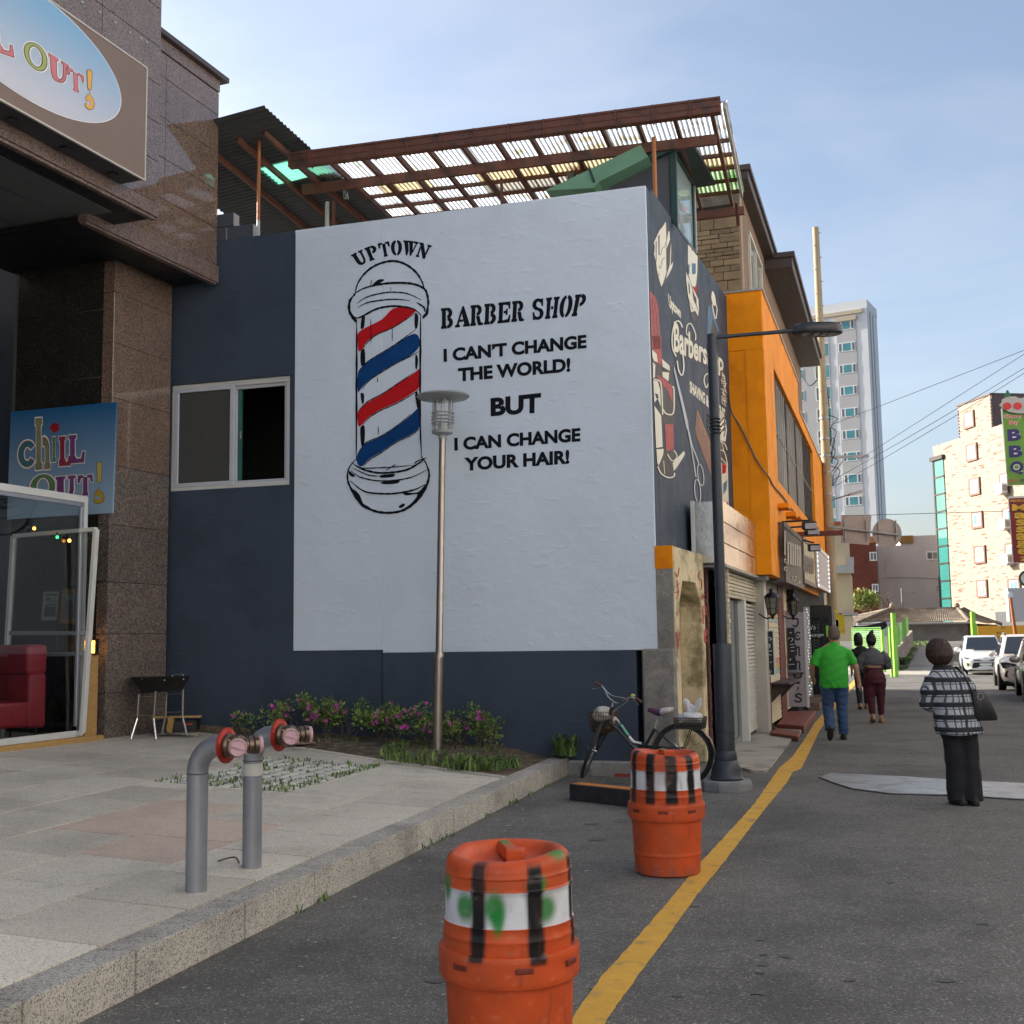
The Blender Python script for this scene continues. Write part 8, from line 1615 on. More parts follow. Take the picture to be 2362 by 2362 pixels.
def head(m, c, s=1.0, turn=0):
    x, y, z = c; loft(m, [(x, y+.01*s, z-.115*s, .035*s, .045*s), (x, y+.015*s, z-.10*s, .052*s, .07*s), (x, y+.008*s, z-.05*s, .066*s, .085*s), (x, y, z, .074*s, .094*s), (x, y-.004*s, z+.05*s, .074*s, .092*s), (x, y-.006*s, z+.09*s, .058*s, .07*s), (x, y-.006*s, z+.112*s, .025*s, .03*s)])
    m.ball((x, y+.098*s, z-.02*s), (.013*s, .02*s, .022*s), 8)
    for q in (-1, 1): m.ball((x+q*.074*s, y-.005*s, z-.01*s), (.012*s, .02*s, .03*s), 8); m.ball((x+q*.03*s, y+.085*s, z+.01*s), (.012*s, .01*s, .008*s), 6)
    m.ball((x, y+.088*s, z-.06*s), (.024*s, .01*s, .008*s), 6)
SKIN = M('skin', (.40, .21, .14), .55, var=.08); SKIN2 = M('skin_pale', (.44, .26, .18), .55, var=.06)
def limb(m, P, r, n=14): m.tube(P, r, n)
def shoe(t, p, yaw_, pitch, mat, name='shoe'):
    m = MB(); loft(m, [(0, .0, -.005, .045, .12), (0, 0, .02, .05, .135), (0, -.01, .05, .045, .115), (0, -.05, .08, .036, .055), (0, -.06, .10, .033, .045)])
    Q = Matrix.Translation(Vector(p)) @ Matrix.Rotation(yaw_, 4, 'Z') @ Matrix.Rotation(pitch, 4, 'X'); m.v = [tuple(Q @ Vector(v)) for v in m.v]
    o = m.build(name, mat, t, smooth=True, local=True, bevel=.008); return o
wrk = lambda k, f1, f2, a: (lambda c: a*(sin(c.z*f1+c.x*9+3*sin(c.x*7+k))*.6+sin(c.z*f2-c.x*21+k)*.4))
# man in green T-shirt
g_ = onz(1930, 1706); t = thing('person', 'person in bright green T-shirt and blue jeans walking past the bar', 'person', g_, rz=-.10)
m = MB(); head(m, (.03, .03, 1.635), 1.14); m.tube([(.02, .0, 1.40), (.03, .02, 1.56)], [.075, .062], 14)
loft(m, [(0, 0, .86, .15, .11), (0, 0, 1.05, .16, .13), (0, 0, 1.3, .19, .12), (0, 0, 1.44, .17, .09), (0, 0, 1.5, .08, .07)])
for q in (-1, 1):
    el = (q*.335, -.02, 1.13) if q > 0 else (-.33, .03, 1.14); wr_ = (.385, .03, .88) if q > 0 else (-.30, .20, .95)
    limb(m, [(q*.15, 0, 1.38), (q*.255, 0, 1.28), el, wr_], [.045, .05, .047, .032]); hand(m, wr_, (.05*q, .1, -1) if q > 0 else (.3, .6, -.6), q)
limb(m, [(.10, 0, .9), (.11, .03, .5), (.115, .02, .08)], [.08, .05, .035]); limb(m, [(-.10, 0, .9), (-.105, .05, .5), (-.12, -.17, .14)], [.08, .05, .035])
remesh(m, SKIN, 'body', t, .009)
m = MB(); loft(m, [(0, .0, .80, .215, .165), (.0, .0, .95, .225, .185), (0, .0, 1.12, .225, .18), (0, -.01, 1.28, .222, .155), (0, -.01, 1.37, .215, .13), (0, -.005, 1.43, .17, .105), (.01, 0, 1.48, .10, .085), (.015, .01, 1.515, .072, .07)], 28)
for q in (-1, 1): limb(m, [(q*.14, -.01, 1.39), (q*.225, -.01, 1.345), (q*.275, -.01, 1.25), (q*.305, -.01, 1.16)], [.06, .072, .074, .076])
remesh(m, M('green_cotton', (.035, .36, .03), .8, var=.1, vs=8), 'shirt', t, .012, 4, lambda c: .007*sin(30*(c.z*.7+c.x*1.1)+3*sin(c.x*9+c.z*7))*max(0, min(1, (1.38-c.z)*3))*(.5+.5*sin(c.z*11+c.x*6))+.003*sin(47*c.z-19*c.x))
m = MB(); loft(m, [(0, .0, .80, .19, .15), (0, 0, .9, .2, .155), (0, 0, .96, .19, .14)], 24); limb(m, [(.10, 0, .84), (.11, .03, .5), (.115, .02, .08)], [.125, .088, .075]); limb(m, [(-.10, 0, .84), (-.105, .05, .5), (-.12, -.17, .16)], [.125, .088, .076])
remesh(m, M('blue_denim', (.030, .062, .14), .85, var=.25, vs=7, fine=.15, fs=160), 'jeans', t, .012, 3, wrk(1, 60, 95, .005))
BSH = M('black_shoe', (.016, .015, .015), .6, var=.2); shoe(t, (.115, .06, .0), 0, 0, BSH); shoe(t, (-.125, -.22, .10), 0, -1.0, BSH)
m = MB(); loft(m, [(.03, -.04, 1.555, .05, .045), (.03, -.02, 1.59, .08, .085), (.03, .0, 1.64, .089, .105), (.03, .012, 1.69, .088, .108), (.03, .015, 1.73, .074, .092), (.03, .015, 1.758, .05, .062), (.03, .015, 1.772, .02, .03)]); remesh(m, M('grey_hair', (.13, .10, .08), .8, var=.3, vs=30, bump=.004, bs=90), 'hair', t, .009, 2, lambda c: .004*sin(atan2(c.x-.03, c.y)*26+4*sin(c.z*30))+.003*sin(c.z*40+atan2(c.x-.03, c.y)*9))
# woman in black top, farther ahead
g_ = onz(1992, 1636); t = thing('person', 'person in black top and trousers walking ahead beside the green T-shirt', 'person', g_, rz=-.1)
m = MB(); head(m, (-.05, .02, 1.53), 1.0); m.tube([(-.03, 0, 1.3), (-.05, .01, 1.46)], [.06, .05], 12); loft(m, [(0, 0, .8, .14, .1), (0, 0, 1.0, .12, .09), (0, 0, 1.25, .15, .1), (0, 0, 1.36, .07, .06)])
for q in (-1, 1): limb(m, [(q*.15, 0, 1.30), (q*.22, -.02, 1.05), (q*.2, .08, .82)], [.048, .04, .026]); hand(m, (q*.2, .08, .82), (0, .1, -1), q, .9); limb(m, [(q*.085, 0, .8), (q*.082, .04 if q > 0 else .02, .45), (q*.085, .06 if q > 0 else -.08, .06)], [.06, .04, .03])
remesh(m, SKIN2, 'body', t, .010)
m = MB(); loft(m, [(0, 0, .78, .17, .13), (0, 0, 1.0, .16, .12), (0, -.01, 1.22, .18, .12), (0, 0, 1.33, .13, .09), (-.01, 0, 1.37, .06, .055)])
for q in (-1, 1): limb(m, [(q*.13, 0, 1.29), (q*.2, -.01, 1.12), (q*.225, -.01, 1.02)], [.065, .065, .06])
BKC = M('black_cotton', (.012, .012, .014), .85, var=.2, vs=8); remesh(m, BKC, 'shirt', t, .012, 3, wrk(2, 40, 70, .004))
m = MB(); loft(m, [(0, 0, .76, .165, .125), (0, 0, .9, .15, .115)]); limb(m, [(.085, 0, .8), (.085, .04, .45), (.085, .06, .12)], [.095, .07, .055]); limb(m, [(-.085, 0, .8), (-.08, .02, .45), (-.085, -.08, .12)], [.095, .07, .055]); remesh(m, BKC, 'trousers', t, .012); SAN = M('tan_sandal', (.36, .18, .09), .6, var=.1); shoe(t, (.085, .09, 0), 0, 0, SAN); shoe(t, (-.085, -.07, .02), 0, -.3, SAN)
m = MB(); loft(m, [(-.05, -.03, 1.38, .085, .06), (-.05, -.02, 1.46, .095, .095), (-.05, -.01, 1.55, .092, .11), (-.05, 0, 1.62, .075, .09), (-.05, 0, 1.66, .03, .04)]); HBK = M('black_hair', (.010, .008, .008), .5, var=.2); remesh(m, HBK, 'hair', t, .010, 2, lambda c: .004*sin(atan2(c.x+.04, c.y)*26+4*sin(c.z*30))+.003*sin(c.z*40+atan2(c.x+.04, c.y)*9))
# woman in grey cropped sweater
g_ = onz(2022, 1667); t = thing('person', 'person in grey cropped sweater and maroon trousers walking with folded arms', 'person', g_, rz=-.12)
m = MB(); head(m, (-.03, .04, 1.50), 1.0); m.tube([(-.02, 0, 1.28), (-.03, .03, 1.44)], [.055, .047], 12); loft(m, [(0, 0, .8, .17, .14), (0, 0, 1.0, .135, .105), (0, 0, 1.1, .13, .10), (0, 0, 1.25, .14, .1), (0, 0, 1.34, .06, .06)])
for q in (-1, 1): limb(m, [(q*.14, 0, 1.28), (q*.26, .0, 1.05), (q*.08, .18, 1.02)], [.045, .04, .026]); hand(m, (q*.08, .18, 1.02), (-q, .1, .1), q, .9); limb(m, [(.095*q, 0, .8), (.1 if q > 0 else -.085, .02 if q > 0 else 0, .45), (.095 if q > 0 else -.075, .04 if q > 0 else -.06, .06)], [.08, .045, .032])
remesh(m, SKIN2, 'body', t, .010)
m = MB(); loft(m, [(0, -.01, 1.06, .19, .15), (0, -.01, 1.12, .20, .15), (0, -.015, 1.22, .19, .13), (-.01, 0, 1.32, .12, .09), (-.02, .01, 1.38, .06, .055)])
for q in (-1, 1): limb(m, [(q*.13, 0, 1.27), (q*.23, .0, 1.16), (q*.265, .02, 1.02), (q*.2, .14, 1.0)], [.08, .085, .07, .05])
remesh(m, M('grey_sweat', (.085, .088, .10), .9, var=.15, vs=9), 'sweater', t, .012, 3, wrk(3, 45, 70, .006))
m = MB(); loft(m, [(0, 0, .72, .185, .165), (0, 0, .84, .2, .175), (0, 0, .95, .165, .13), (0, 0, 1.01, .15, .115)], 24); limb(m, [(.095, 0, .8), (.10, .02, .45), (.095, .04, .14)], [.12, .078, .055]); limb(m, [(-.095, 0, .8), (-.085, .0, .45), (-.075, -.06, .16)], [.12, .078, .055]); remesh(m, M('maroon_knit', (.060, .008, .016), .85, var=.15, vs=8), 'trousers', t, .012, 3, wrk(4, 40, 66, .004))
shoe(t, (.095, .06, 0), 0, 0, SAN); shoe(t, (-.075, -.08, .03), 0, -.35, SAN)
m = MB(); loft(m, [(-.03, -.02, 1.42, .055, .05), (-.03, -.01, 1.49, .085, .10), (-.03, 0, 1.55, .088, .105), (-.03, .0, 1.61, .07, .09), (-.03, 0, 1.635, .03, .04)]); m.tube([(-.03, 0, 1.6), (-.02, -.01, 1.66), (.01, -.02, 1.71)], [.05, .04, .01], 10); remesh(m, HBK, 'hair', t, .010, 2, lambda c: .004*sin(atan2(c.x+.04, c.y)*26+4*sin(c.z*30))+.003*sin(c.z*40+atan2(c.x+.04, c.y)*9))
# woman in plaid coat
def plaid():
    m = bpy.data.materials.new('plaid_wool'); m.use_nodes = True; nt, N, K = nodes(m); b = nt.nodes['Principled BSDF']; b.inputs['Roughness'].default_value = .95
    tcx = N('ShaderNodeTexCoord'); sp = N('ShaderNodeSeparateXYZ'); K(tcx.outputs['Object'], sp.inputs[0])
    def mt(op, a, b_=None):
        x = N('ShaderNodeMath'); x.operation = op
        for i, q in enumerate((a, b_)):
            if q is None: continue
            if isinstance(q, (int, float)): x.inputs[i].default_value = q
            else: K(q, x.inputs[i])
        return x.outputs[0]
    def bands(src, per, w, off): return mt('LESS_THAN', mt('FRACT', mt('ADD', mt('DIVIDE', src, per), off)), w)
    z, x = sp.outputs[2], mt('ADD', sp.outputs[0], mt('MULTIPLY', sp.outputs[1], .6))
    dark = mt('MAXIMUM', bands(z, .118, .34, .1), mt('MAXIMUM', bands(z, .059, .16, .55), bands(x, .052, .24, .2)))
    heavy = mt('MAXIMUM', bands(z, .118, .34, .1), bands(x, .208, .16, .6))
    nz_ = N('ShaderNodeTexNoise'); nz_.inputs['Scale'].default_value = 60; K(tcx.outputs['Object'], nz_.inputs['Vector'])
    c1 = N('ShaderNodeMixRGB'); c1.inputs[1].default_value = (.40, .42, .46, 1); c1.inputs[2].default_value = (.075, .08, .095, 1); K(dark, c1.inputs[0])
    c2 = N('ShaderNodeMixRGB'); K(c1.outputs[0], c2.inputs[1]); c2.inputs[2].default_value = (.014, .015, .019, 1); K(mt('MULTIPLY', heavy, .85), c2.inputs[0])
    c3 = N('ShaderNodeMixRGB'); c3.blend_type = 'OVERLAY'; c3.inputs[0].default_value = .5; K(c2.outputs[0], c3.inputs[1]); K(nz_.outputs[0], c3.inputs[2]); K(c3.outputs[0], b.inputs['Base Color']); return m
g_ = onz(2222, 1856); t = thing('person', 'person in black and white plaid coat standing by the steel plate', 'person', g_, rz=.12)
m = MB(); head(m, (-.165, .04, 1.45), 1.0, 0); m.tube([(-.13, 0, 1.22), (-.16, .03, 1.4)], [.058, .05], 12); loft(m, [(-.03, 0, .78, .15, .11), (-.06, 0, 1.0, .14, .1), (-.1, 0, 1.2, .15, .1), (-.13, 0, 1.3, .06, .06)])
limb(m, [(.02, 0, 1.22), (.09, -.03, 1.02), (.05, .16, 1.1)], [.045, .04, .027]); hand(m, (.05, .16, 1.1), (-.3, .2, .9), 1, .9); limb(m, [(-.25, 0, 1.22), (-.30, .0, 1.0), (-.2, .17, .95)], [.045, .04, .027]); hand(m, (-.2, .17, .95), (.9, .2, .1), -1, .9)
for q in (-.06, .07): limb(m, [(q, 0, .8), (q+.01, .01, .45), (q+.02, 0, .08)], [.075, .055, .035])
remesh(m, SKIN2, 'body', t, .010)
m = MB(); loft(m, [(.0, -.01, .67, .238, .17), (-.02, -.01, .75, .226, .165), (-.05, -.01, .92, .21, .15), (-.08, -.01, 1.08, .20, .14), (-.10, -.005, 1.20, .188, .12), (-.12, .0, 1.28, .13, .095), (-.14, .01, 1.335, .075, .07)], 28)
limb(m, [(.0, -.01, 1.22), (.10, -.02, 1.10), (.135, -.0, .98), (.09, .15, 1.04)], [.085, .085, .072, .055]); limb(m, [(-.24, 0, 1.20), (-.29, 0, 1.08), (-.31, .02, .96), (-.22, .15, .93)], [.08, .08, .07, .055])
ct = remesh(m, plaid(), 'coat', t, .011, 4, lambda c: .010*sin(16*c.x+5*c.z)*max(0, 1.1-c.z)*1.6+.004*sin(40*c.z+15*c.x))
m = MB(); loft(m, [(-.01, 0, .64, .17, .13), (-.02, 0, .8, .165, .125)]); limb(m, [(-.07, 0, .74), (-.055, .01, .4), (-.045, .02, .04)], [.105, .092, .098]); limb(m, [(.075, 0, .74), (.08, -.01, .4), (.085, -.03, .035)], [.105, .095, .10]); remesh(m, M('black_trousers', (.010, .011, .015), .85, var=.2, vs=8), 'trousers', t, .012, 3, wrk(5, 26, 44, .004))
shoe(t, (-.045, .03, 0), .1, 0, BSH); shoe(t, (.085, -.03, 0), -.25, 0, BSH)
m = MB(); loft(m, [(-.165, -.02, 1.335, .06, .055), (-.165, -.015, 1.365, .10, .095), (-.165, -.01, 1.42, .122, .122), (-.165, 0, 1.48, .122, .124), (-.165, .0, 1.535, .102, .108), (-.165, 0, 1.572, .068, .075), (-.165, 0, 1.588, .03, .035)]); remesh(m, M('brown_hair', (.034, .013, .008), .6, var=.3, vs=14, bump=.003, bs=70), 'hair', t, .009, 2, lambda c: .004*sin(atan2(c.x+.165, c.y)*26+4*sin(c.z*30))+.003*sin(c.z*40+atan2(c.x+.165, c.y)*9))
tb2 = thing('shoulder_bag', 'black shoulder bag hanging at the side of the plaid coat', 'bag', g_, rz=.12); m = MB(); v = []
for z, w_, dpt, x0 in ((.80, .125, .045, .215), (.83, .13, .06, .21), (.95, .105, .055, .19), (1.06, .075, .04, .16), (1.075, .07, .03, .155)): v.append((x0, -.10, z, w_, dpt))
loft(m, v, 20); m.build('pouch', M('bag_black', (.010, .010, .011), .45, var=.15, vs=9, bump=.004, bs=20), tb2, smooth=True, local=True); m = MB(); m.tube(cmr([(.10, -.10, 1.06), (.055, -.09, 1.18), (.0, -.04, 1.30), (.01, .07, 1.27), (.10, .06, 1.12), (.2, -.06, 1.06)], 6), .013, 6); m.build('strap', BLK, tb2, smooth=True, local=True)
m = MB(); m.tube([(.155+.03*cos(a), -.145, 1.03+.03*sin(a)) for a in [2*pi*k/12 for k in range(12)]], .005, 5, closed=True); m.build('ring', CHRM, tb2, local=True)
# ------------------------------------------------------------ parked cars (fronts towards the camera)
CG = M('car_glass', (.020, .026, .036), .04, var=.1, spec=.9); CBK = M('car_black', (.012, .012, .013), .45, var=.1); CLG = M('car_lamp', (.30, .31, .34), .12, .4, var=.25, vs=12); CDK = M('car_lamp_dark', (.05, .04, .055), .12, var=.2)
def car(lab, loc, rz, W, L_, H, paint, kind, group=None):
    t = thing('parked_car', lab, 'car', loc, group, rz); w = W/2; gc = .19 if kind == 'suv' else .15; hb_ = .98 if kind == 'suv' else .90; bt = H*.60
    st = [(L_/2, .60, gc+.10, hb_*.62), (L_/2-.05, .80, gc+.04, hb_*.74), (L_/2-.16, .92, gc, hb_*.86), (L_/2-.4, .97, gc, hb_*.95), (L_/2-.85, 1.0, gc, hb_*1.01), (L_/2-1.1, 1.0, gc, bt+.02), (0, 1.0, gc, bt+.05), (-L_/2+.6, 1.0, gc, bt+.07), (-L_/2+.15, .95, gc+.05, bt+.03), (-L_/2, .82, gc+.12, bt*.85)]
    m = MB(); v = []; pf_ = [(0, 0), (.8, 0), (.94, .10), (1.0, .38), (.985, .62), (.93, .86), (.80, .97), (.45, 1.0), (0, 1.01)]
    for y, k, z0, z1 in st:
        P = [(w*k*a, y+(.06*(1-a*a) if y > L_/2-.3 else 0), z0+(z1-z0)*b) for a, b in pf_]; v += P+[(-x, yy, z) for x, yy, z in P[-2:0:-1]]
    n = len(pf_)*2-2; m.add(v, [(i*n+k, i*n+(k+1) % n, (i+1)*n+(k+1) % n, (i+1)*n+k) for i in range(len(st)-1) for k in range(n)]+[list(range(n)), [(len(st)-1)*n+k for k in range(n)][::-1]])
    o = m.build('body', paint, t, smooth='all', local=True); sb_ = o.modifiers.new('s', 'SUBSURF'); sb_.levels = 2; sb_.render_levels = 2
    y0, y1, y2, y3 = L_/2-.98, L_/2-1.62, -L_/2+.62, -L_/2+.12; rw, bw = w*.74, w*.93
    base = [(bw*.92, y0), (bw, y0-.4), (bw, y3+.3), (bw*.86, y3)]; roof = [(rw*.93, y1), (rw, y1-.25), (rw, y2+.1), (rw*.88, y2)]
    B_ = base+[(-x, y) for x, y in base[::-1]]; R2 = roof+[(-x, y) for x, y in roof[::-1]]; m = MB(); z0 = bt-.06; z1 = H-.055
    m.add([(x, y, z0) for x, y in B_]+[(x, y, z1) for x, y in R2]+[(x*.9, y*.94-.03, H) for x, y in R2], [(i, (i+1) % 8, 8+(i+1) % 8, 8+i) for i in range(8)]+[(8+i, 8+(i+1) % 8, 16+(i+1) % 8, 16+i) for i in range(8)]+[list(range(16, 24)), list(range(8))[::-1]]); o = m.build('cabin', paint, t, smooth=True, local=True, bevel=.03, seg=2)
    def pane(q, nm, mat=CG, off=.012, ins=.09):
        c = sum((Vector(p) for p in q), Vector())/4; nr = (Vector(q[1])-Vector(q[0])).cross(Vector(q[2])-Vector(q[0])).normalized(); nr = nr if nr.dot(c-Vector((0, 0, .8))) > 0 else -nr
        m = MB(); m.poly([Vector(p).lerp(c, ins)+nr*off for p in q]); m.build(nm, mat, o, local=True, fix=False)
    pane([(-bw*.92, y0, z0+.10), (bw*.92, y0, z0+.10), (rw*.93, y1, z1), (-rw*.93, y1, z1)], 'windscreen', CG, .014, .08)
    for q in (-1, 1): pane([(q*bw, y0-.42, z0+.06), (q*bw, -.1, z0+.06), (q*rw, -.15, z1), (q*rw, y1-.25, z1)], 'side_window'); pane([(q*bw, -.14, z0+.06), (q*bw, y3+.3, z0+.06), (q*rw, y2+.1, z1), (q*rw, -.2, z1)], 'side_window')
    yf = L_/2+.028; S = hb_/.98
    def fr_(nm, P, mat, y=yf, th=.05, mirror=False, par=t):
        for q in ((1, -1) if mirror else (1,)):
            m = MB(); pts = [(q*x*w, y-.16*max(0, abs(x)-.45)**1.5*2.0-.03*abs(z-.5), z*S) for x, z in P]; m.prism(pts, (0, -th, 0)); m.build(nm, mat, par, local=True)
    if kind == 'hatch':
        fr_('headlight', [(.52, .60), (.90, .66), (.97, .76), (.80, .74), (.55, .66)], CLG, yf-.03, .1, True); fr_('grille', [(-.55, .645), (.55, .645), (.52, .60), (.15, .585), (-.15, .585), (-.52, .60)], CBK, yf+.012); fr_('intake', [(-.62, .30), (.62, .30), (.55, .50), (.45, .52), (-.45, .52), (-.55, .50)], CBK, yf+.01); fr_('number_plate', [(-.27, .405), (.27, .405), (.27, .485), (-.27, .485)], HFm, yf+.04, .02); fr_('fog_surround', [(.72, .34), (.86, .36), (.86, .54), (.70, .50)], M('lime_accent', (.50, .62, .02), .4), yf-.02, .08, True); fr_('fog_recess', [(.75, .38), (.82, .39), (.82, .50), (.74, .48)], CBK, yf-.01, .08, True); fr_('lower_trim', [(-.7, .255), (.7, .255), (.66, .275), (-.66, .275)], HFm, yf+.01); fr_('badge', [(-.05, .69), (.05, .69), (.05, .705), (-.05, .705)], CDK, yf+.0); fr_('lip', [(-.8, .17), (.8, .17), (.75, .235), (-.75, .235)], CBK, yf-.01)
    else:
        fr_('headlight', [(.50, .68), (.88, .62), (.96, .78), (.80, .79), (.52, .74)], CDK, yf-.02, .1, True); fr_('lamp_lens', [(.62, .67), (.80, .655), (.82, .71), (.64, .72)], CLG, yf-.01, .08, True); fr_('grille', [(-.45, .66), (.45, .66), (.42, .58), (-.42, .58)], CBK, yf+.012); fr_('intake', [(-.5, .28), (.5, .28), (.62, .46), (-.62, .46)], CBK, yf+.012); fr_('fog_recess', [(.74, .36), (.86, .40), (.80, .54), (.72, .56)], CBK, yf-.02, .08, True); fr_('number_plate', [(-.27, .47), (.27, .47), (.27, .55), (-.27, .55)], HFm, yf+.04, .02); fr_('lip', [(-.9, .19), (.9, .19), (.84, .27), (-.84, .27)], CBK, yf-.03)
        for q in (-1, 1): m = MB(); m.tube([(q*rw*.92, y1-.1, H+.03), (q*rw*.92, y2+.2, H+.03)], .02, 8); m.cbox((q*rw*.92, y1-.12, H+.0), .05, .12, .07); m.build('roof_rail', CLG, t, local=True, smooth=True)
    for q in (-1, 1):
        m = MB(); m.ball((q*(w+.11), y0-.30, bt+.07), (.13, .07, .085), 12); m.bar((q*w*.92, y0-.3, bt), (q*(w+.05), y0-.3, bt+.04), .05); m.build('mirror', paint, t, smooth=True, local=True)
        for yy in (L_/2-.78, -L_/2+.72):
            Q = Matrix.Rotation(pi/2*q, 3, 'Y'); rr = .30 if kind == 'hatch' else .335; m = MB(); m.lathe([(rr*.62, -.10), (rr*.9, -.11), (rr, -.08), (rr, .07), (rr*.92, .1), (rr*.62, .09)], 28, (q*(w-.09), yy, rr), Q); wh = m.build('wheel', TYRE, t, smooth=True, local=True); m = MB(); m.lathe([(rr*.62, .085), (rr*.6, .06), (.06, .07), (.05, .09), (.01, .09)], 20, (q*(w-.09), yy, rr), Q); m.build('rim', CLG, wh, smooth=True, local=True)
            m = MB(); m.lathe([(rr*1.12, .0), (rr*1.12, .105), (rr*.9, .106)], 28, (q*(w-.10), yy, rr+.01), Q); m.build('wheel_arch', CBK, t, local=True)
    m = MB(); m.box(-w*.8, w*.8, -L_/2+.3, L_/2-.35, .12, .3); m.build('underbody', CBK, t, local=True)
    return t
CWH = M('car_white', (.66, .68, .70), .22, var=.02, coat=.6); CPW = M('car_pearl', (.58, .545, .53), .25, .05, var=.03, coat=.6); CSI = M('car_beige', (.34, .31, .26), .25, .4, var=.05, coat=.6)
hd = pi-radians(20)
def carpos(u, v, off, L_): p = onz(u, v, 0); f = Vector((-sin(radians(20)), -cos(radians(20)), 0)); r = Vector((cos(radians(20)), -sin(radians(20)), 0)); return p-f*(L_/2)+r*off
car('small white hatchback with lime bumper accents parked behind the pearl SUV', carpos(2237, 1558, 0, 3.6)+Vector((.55, 0, 0)), hd+.04, 1.6, 3.6, 1.49, CWH, 'hatch', 'cars parked along the street')
car('pearl white SUV with roof rails parked between the hatchback and the beige car', carpos(2300, 1594, .98, 4.36), hd, 1.80, 4.36, 1.55, CPW, 'suv', 'cars parked along the street')
car('beige silver car with only its front corner in view', carpos(2353, 1622, 1.02, 4.4), hd, 1.80, 4.4, 1.5, CSI, 'suv', 'cars parked along the street')
# ------------------------------------------------------------ planting
def leafcloud(m, c, r, n, size, mi=0, flat=.6, seed=0, up=.3):
    rd = random.Random(seed)
    for _ in range(n):
        while True:
            q = Vector((rd.uniform(-1, 1), rd.uniform(-1, 1), rd.uniform(-1, 1)))
            if .25 < q.length < 1: break
        p = Vector(c)+Vector((q.x*r[0], q.y*r[1], q.z*r[2])); d = (q+Vector((rd.uniform(-.7, .7), rd.uniform(-.7, .7), up+rd.uniform(-.3, .6)))).normalized(); s = size*rd.uniform(.6, 1.35); a = d.orthogonal().normalized(); a = (Matrix.Rotation(rd.uniform(0, 6.28), 3, d) @ a)
        m.mi = mi; m.add([p, p+d*s*.5+a*s*.22*flat/.6, p+d*s, p+d*s*.5-a*s*.22*flat/.6], [(0, 1, 2, 3)])
def azalea(u, v, w, h, dens, flowers, lab, seed):
    rd = random.Random(seed); b = onsoil(u, v, .03)
    if (b-FW.o).dot(FW.n) < .28: b = FW.w(u, v, .28+.12*rd.random()); b.z = planter_z(b.x, b.y)+.06
    t = thing('azalea_bush', lab, 'bush', b, 'azaleas in the planter'); m = MB(); tips = []
    for k in range(int(9*w/.4)):
        a = rd.uniform(0, 6.28); r_ = rd.uniform(.2, 1); e = b+Vector((cos(a)*w*r_, sin(a)*w*.55*r_, h*rd.uniform(.55, 1.0))); mid = b.lerp(e, .5)+Vector((rd.uniform(-.05, .05), rd.uniform(-.05, .05), .04)); s0 = b+Vector((rd.uniform(-.3, .3)*w, rd.uniform(-.1, .1), 0)); m.tube([s0, mid, e], [.007, .005, .003], 5, cap=False); tips.append(e)
        for j in range(2): e2 = e+Vector((rd.uniform(-.1, .1), rd.uniform(-.1, .1), rd.uniform(-.02, .1))); m.tube([mid.lerp(e, .5), e2], [.004, .002], 4, cap=False); tips.append(e2)
    m.build('stems', TWIG, t)
    m = MB()
    for i, e in enumerate(tips): leafcloud(m, e, (.09, .09, .07), int(34*dens), .048, 0 if rd.random() < .5 else (1 if rd.random() < .6 else 2), seed=seed*97+i)
    m.build('foliage', [LEAF, LEAFL, LEAFD], t, fix=False)
    m = MB()
    for i in range(flowers):
        e = rd.choice(tips[:max(2, len(tips)//2)])+Vector((rd.uniform(-.06, .06), rd.uniform(-.08, .02), rd.uniform(0, .07))); n = Vector((rd.uniform(-.5, .5), -1, rd.uniform(-.2, .7))).normalized(); a = n.orthogonal().normalized(); bq_ = n.cross(a)
        for k in range(5):
            g0 = 2*pi*k/5; d = a*cos(g0)+bq_*sin(g0); d2 = a*cos(g0+.5)+bq_*sin(g0+.5); d3 = a*cos(g0-.5)+bq_*sin(g0-.5); s = .024; m.add([e, e+d2*s*.8+n*s*.4, e+d*s*1.25+n*s*.5, e+d3*s*.8+n*s*.4], [(0, 1, 2, 3)])
    if flowers: m.build('blossoms', PETAL, t, fix=False)
azalea(700, 1672, .36, .46, 1.0, 46, 'azalea bush with the densest magenta blossom against the slate wall', 1)
azalea(640, 1668, .22, .30, .35, 3, 'thin straggly azalea with nearly bare twigs beside the blossoming bush', 2)
azalea(800, 1682, .30, .42, 1.15, 5, 'leafy light green azalea between the blossoming bush and the slim lamp', 3)
azalea(880, 1692, .30, .36, 1.0, 9, 'leafy azalea with a few magenta flowers before the wall step', 4)
azalea(965, 1697, .28, .40, .9, 14, 'azalea with magenta flowers just behind the slim lamp', 5)
azalea(1010, 1738, .26, .26, .9, 9, 'low azalea at the foot of the slim lamp beside the lit spotlight', 6)
azalea(1105, 1716, .30, .42, .6, 8, 'open azalea on the bicycle side of the slim lamp', 7)
azalea(1130, 1742, .22, .2, .7, 0, 'small low azalea near the kerb corner', 8)
azalea(560, 1672, .2, .2, .5, 2, 'tiny azalea seedling beside the straggly twigs', 9)
azalea(750, 1684, .26, .38, 1.1, 12, 'flowering azalea squeezed beside the densest magenta bush', 10)
azalea(925, 1696, .26, .36, 1.0, 10, 'bushy azalea between the wall step and the slim lamp', 11)
azalea(1055, 1712, .26, .40, .8, 9, 'azalea with upright twigs right beside the slim lamp', 12)
